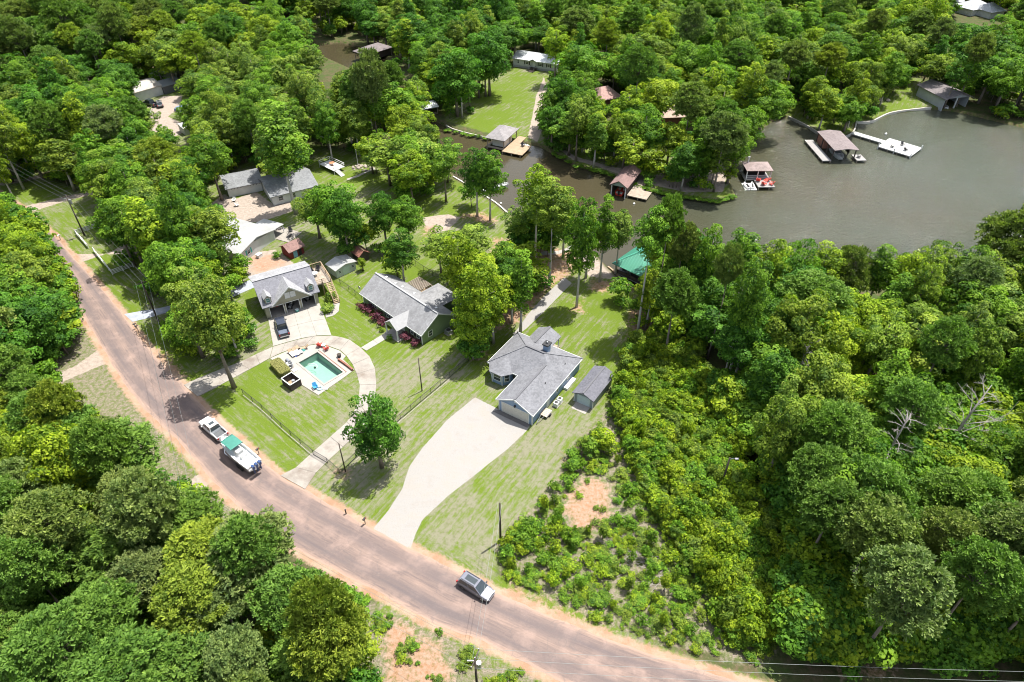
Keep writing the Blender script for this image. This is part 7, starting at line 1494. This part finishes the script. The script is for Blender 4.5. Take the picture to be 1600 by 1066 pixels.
# ================================================================ poles, wires, mailboxes
POLES = {}
def pole(key, p, h, label, arm=None, xform=False, r=.14):
    o = empty('utility_pole', p, 0, label, 'utility pole', None); MB().tube([(0, 0, 0), (0, 0, h)], [r * 1.15, r * .8], 10).build('post', POLEW, o, smooth=True)
    if arm is not None:
        d = Vector((math.cos(arm), math.sin(arm), 0)); MB().bar(d * -1.1 + Vector((0, 0, h - .35)), d * 1.1 + Vector((0, 0, h - .35)), .11, .12).build('crossarm', POLEW, o)
        for k in (-1, 0, 1): q = d * k * 1.0 + Vector((0, 0, h - .25)); MB().tube([q, q + Vector((0, 0, .3))], [.07, .05], 8).build('insulator', CHROME, o)
    if xform: MB().tube([(.35, 0, h - 2.1), (.35, 0, h - 1.1)], .28, 12).build('transformer', GREYMETAL, o); MB().cbox((-.5, .1, h - .9), (.7, .12, .12)).build('bracket', CHROME, o)
    POLES[key] = Vector((p[0], p[1], 0)); POLES[key + 'h'] = h
pole('C', P(746.9, 1093), 10, 'utility pole with transformer rising from the bottom edge beside the road', R(70), True)
pole('H', P(334, 849), 10, 'utility pole hidden among the pines below the road bend', R(40))
pole('A', P(250, 508), 10, 'dark utility pole beside the blue-grey gravel drive', R(40))
pole('B', P(132, 368), 10, 'utility pole with crossarm by the brown gravel drive', R(40), True); pole('Z', P(-40, 262), 10, 'utility pole beyond the upper left corner of the road', R(40))
pole('E', (P(746.9, 1093).x + 62, P(746.9, 1093).y - 2.5, 0), 10, 'utility pole at the bottom right beyond the woods', R(90))
pole('Y', P(782, 846), 8.4, 'service pole at the corner of the dry lawn and the bush clump'); pole('Y2', P(659.5, 611), 7.4, 'slim dark pole in the lawn between the green and blue houses', r=.09); pole('Y3', P(540, 737), 6.2, 'slim dark pole at the fence corner near the gate', r=.09)
pole('Y4', P(1125, 765), 7.0, 'grey pole with a white street lamp standing in the sapling thicket'); lp = bpy.data.objects.get('utility_pole.008')
o = [q for q in bpy.data.objects if q.get('label') == 'grey pole with a white street lamp standing in the sapling thicket'][0]; MB().tube([(0, 0, 6.6), (.5, 0, 6.9), (.9, 0, 6.8)], .04, 6).build('lamp_arm', CHROME, o); MB().cbox((1.0, 0, 6.75), (.45, .25, .14)).build('lamp_head', WHITE, o)
WIREM = plain('wire', (.20, .22, .21), .4, .5)
def wires(a, b, offs, label, sag=.8, r=.016, za=0, zb=0):
    ra = POLES[a] + Vector((0, 0, POLES[a + 'h'] - .1 + za)); rb = POLES[b] + Vector((0, 0, POLES[b + 'h'] - .1 + zb)); o = empty('power_line', (0, 0, 0), 0, label, 'power line', 'overhead lines')
    d = (rb - ra); n_ = Vector((-d.y, d.x, 0)).normalized()
    for k in offs:
        pts = []
        for i in range(17): f = i / 16; q = ra.lerp(rb, f) + n_ * k; q.z -= sag * 4 * f * (1 - f); pts.append(q)
        MB().tube(pts, r, 5).build('wire', WIREM, o)
wires('Z', 'B', (-1, 0, 1), 'three wires crossing the top left corner of the road'); wires('B', 'A', (-1, 0, 1), 'three wires running beside the white rail fences'); wires('A', 'H', (-1, 0, 1), 'wires crossing the road above the white pickup'); wires('H', 'C', (-1, 1), 'wires along the lower roadside beneath the road bend', 1.0)
wires('C', 'E', (-1, 0, 1), 'wires leaving along the bottom right edge', .7); wires('C', 'Y', (-.25, .25), 'two service wires over the road by the silver SUV', .5)
def mailbox(px, py, label, big=False):
    q = P(px, py); o = empty('mailbox', q, R(-35), label, 'mailbox', 'mailboxes along the road'); MB().box(-.05, .05, -.05, .05, 0, 1.1).build('post', WOODP, o)
    MB().tube([(0, -.28, 1.2), (0, .28, 1.2)], .14, 10).build('box', BLACK if not big else TRIM, o); MB().box(.14, .16, .1, .2, 1.2, 1.4).build('flag', REDP, o)
mailbox(95, 375, 'pale mailbox beside the road above the pale drive', True); mailbox(213, 514, 'black mailbox where the blue-grey gravel drive meets the road'); mailbox(216, 517, 'second black mailbox at the blue-grey gravel drive'); mailbox(405, 710, 'black mailbox on the verge beside the boat'); mailbox(571, 819, 'black mailbox at the mouth of the white gravel drive')
q = P(541, 803); o = empty('marker_post', q, 0, 'short dark post on the verge between the two drives', 'post'); MB().box(-.07, .07, -.07, .07, 0, .9).build('shaft', POLEW, o); MB().box(-.1, .1, -.1, .1, .9, .95).build('cap', BLACK, o)
# flagpole and fire pit on the lawn by the narrow path
q = P(560, 262); o = empty('flagpole', q, 0, 'white pole standing beside the stone heap near the narrow lawn path', 'pole'); MB().tube([(0, 0, 0), (0, 0, 5)], [.07, .05], 8).build('shaft', WHITE, o)
def rocks(px, py, n, spread, label, s=.4):
    q = P(px, py); o = empty('rock_pile', q, 0, label, 'rock pile'); r_ = random.Random(px)
    mt = surf('pale_rock', (.34, .29, .25), .2, 2, .9)
    for _ in range(n):
        m = MB(); c_ = Vector((r_.gauss(0, spread), r_.gauss(0, spread * .6), 0)); k = r_.uniform(.5, 1.1) * s; rings = []
        for zz, f in ((0, .8), (k * .35, 1), (k * .8, .6)): rings.append([(c_.x + math.cos(a) * k * f * r_.uniform(.8, 1.15), c_.y + math.sin(a) * k * f * r_.uniform(.7, 1.1), zz + r_.uniform(0, .05)) for a in np.linspace(0, 5.5, 7)])
        m.loft(rings).build('rock', mt, o)
rocks(567, 263, 26, 1.5, 'heap of stones and firewood on the lawn near the narrow path', .5); rocks(1361, 157, 22, 2.2, 'round pile of pale rocks on the lakeshore lawn', .7)
rocks(225, 178, 14, 3, 'scattered pale junk heap in the cluttered yard', .9)
for k_, (px, py, c, lb) in enumerate([(225, 180, (.5, .5, .48), 'large pale tarp-covered load in the cluttered yard'), (285, 172, (.16, .2, .3), 'dark blue tarp-covered load under the trees by the carport')]):
    q = P(px, py); o = empty('covered_load', q, k_, lb, 'covered load'); MB().loft([[(-2 * f, -1.2 * f, z), (2 * f, -1.2 * f, z), (2 * f, 1.2 * f, z), (-2 * f, 1.2 * f, z)] for f, z in ((1, 0), (.95, .8), (.6, 1.3))]).build('tarp', surf('tarp%d' % k_, c), o); MB().box(-2.2, 2.2, -1.3, 1.3, 0, .12).build('pallet', WOODP, o)
q = P(1526, 668); o = empty('tarp_shelter', q, .5, 'pale teal tarp roof glimpsed beneath the big bleached tree', 'tarp'); MB().add([(-1.6, -1.1, 1.9), (1.6, -1.1, 1.9), (1.6, 1.1, 2.2), (-1.6, 1.1, 2.2), (-1.6, -1.1, 1.86), (1.6, -1.1, 1.86), (1.6, 1.1, 2.16), (-1.6, 1.1, 2.16)], [(0, 1, 2, 3), (7, 6, 5, 4)]).build('canopy', surf('teal_tarp', (.08, .22, .17)), o)
for x in (-1.5, 1.5):
    for y in (-1, 1): MB().box(x - .05, x + .05, y - .05, y + .05, 0, 1.88).build('post', GREYMETAL, o)
# white chairs / tools on the sandy yard by the garage wing
for k_, (px, py, lb) in enumerate(((366, 315, 'white plastic chair by the corner of the long garage wing'), (371, 322, 'white plastic chair further out on the sandy yard'))): q = P(px, py); chair('plastic_chair', q, k_ * 2., WHITE, lb)
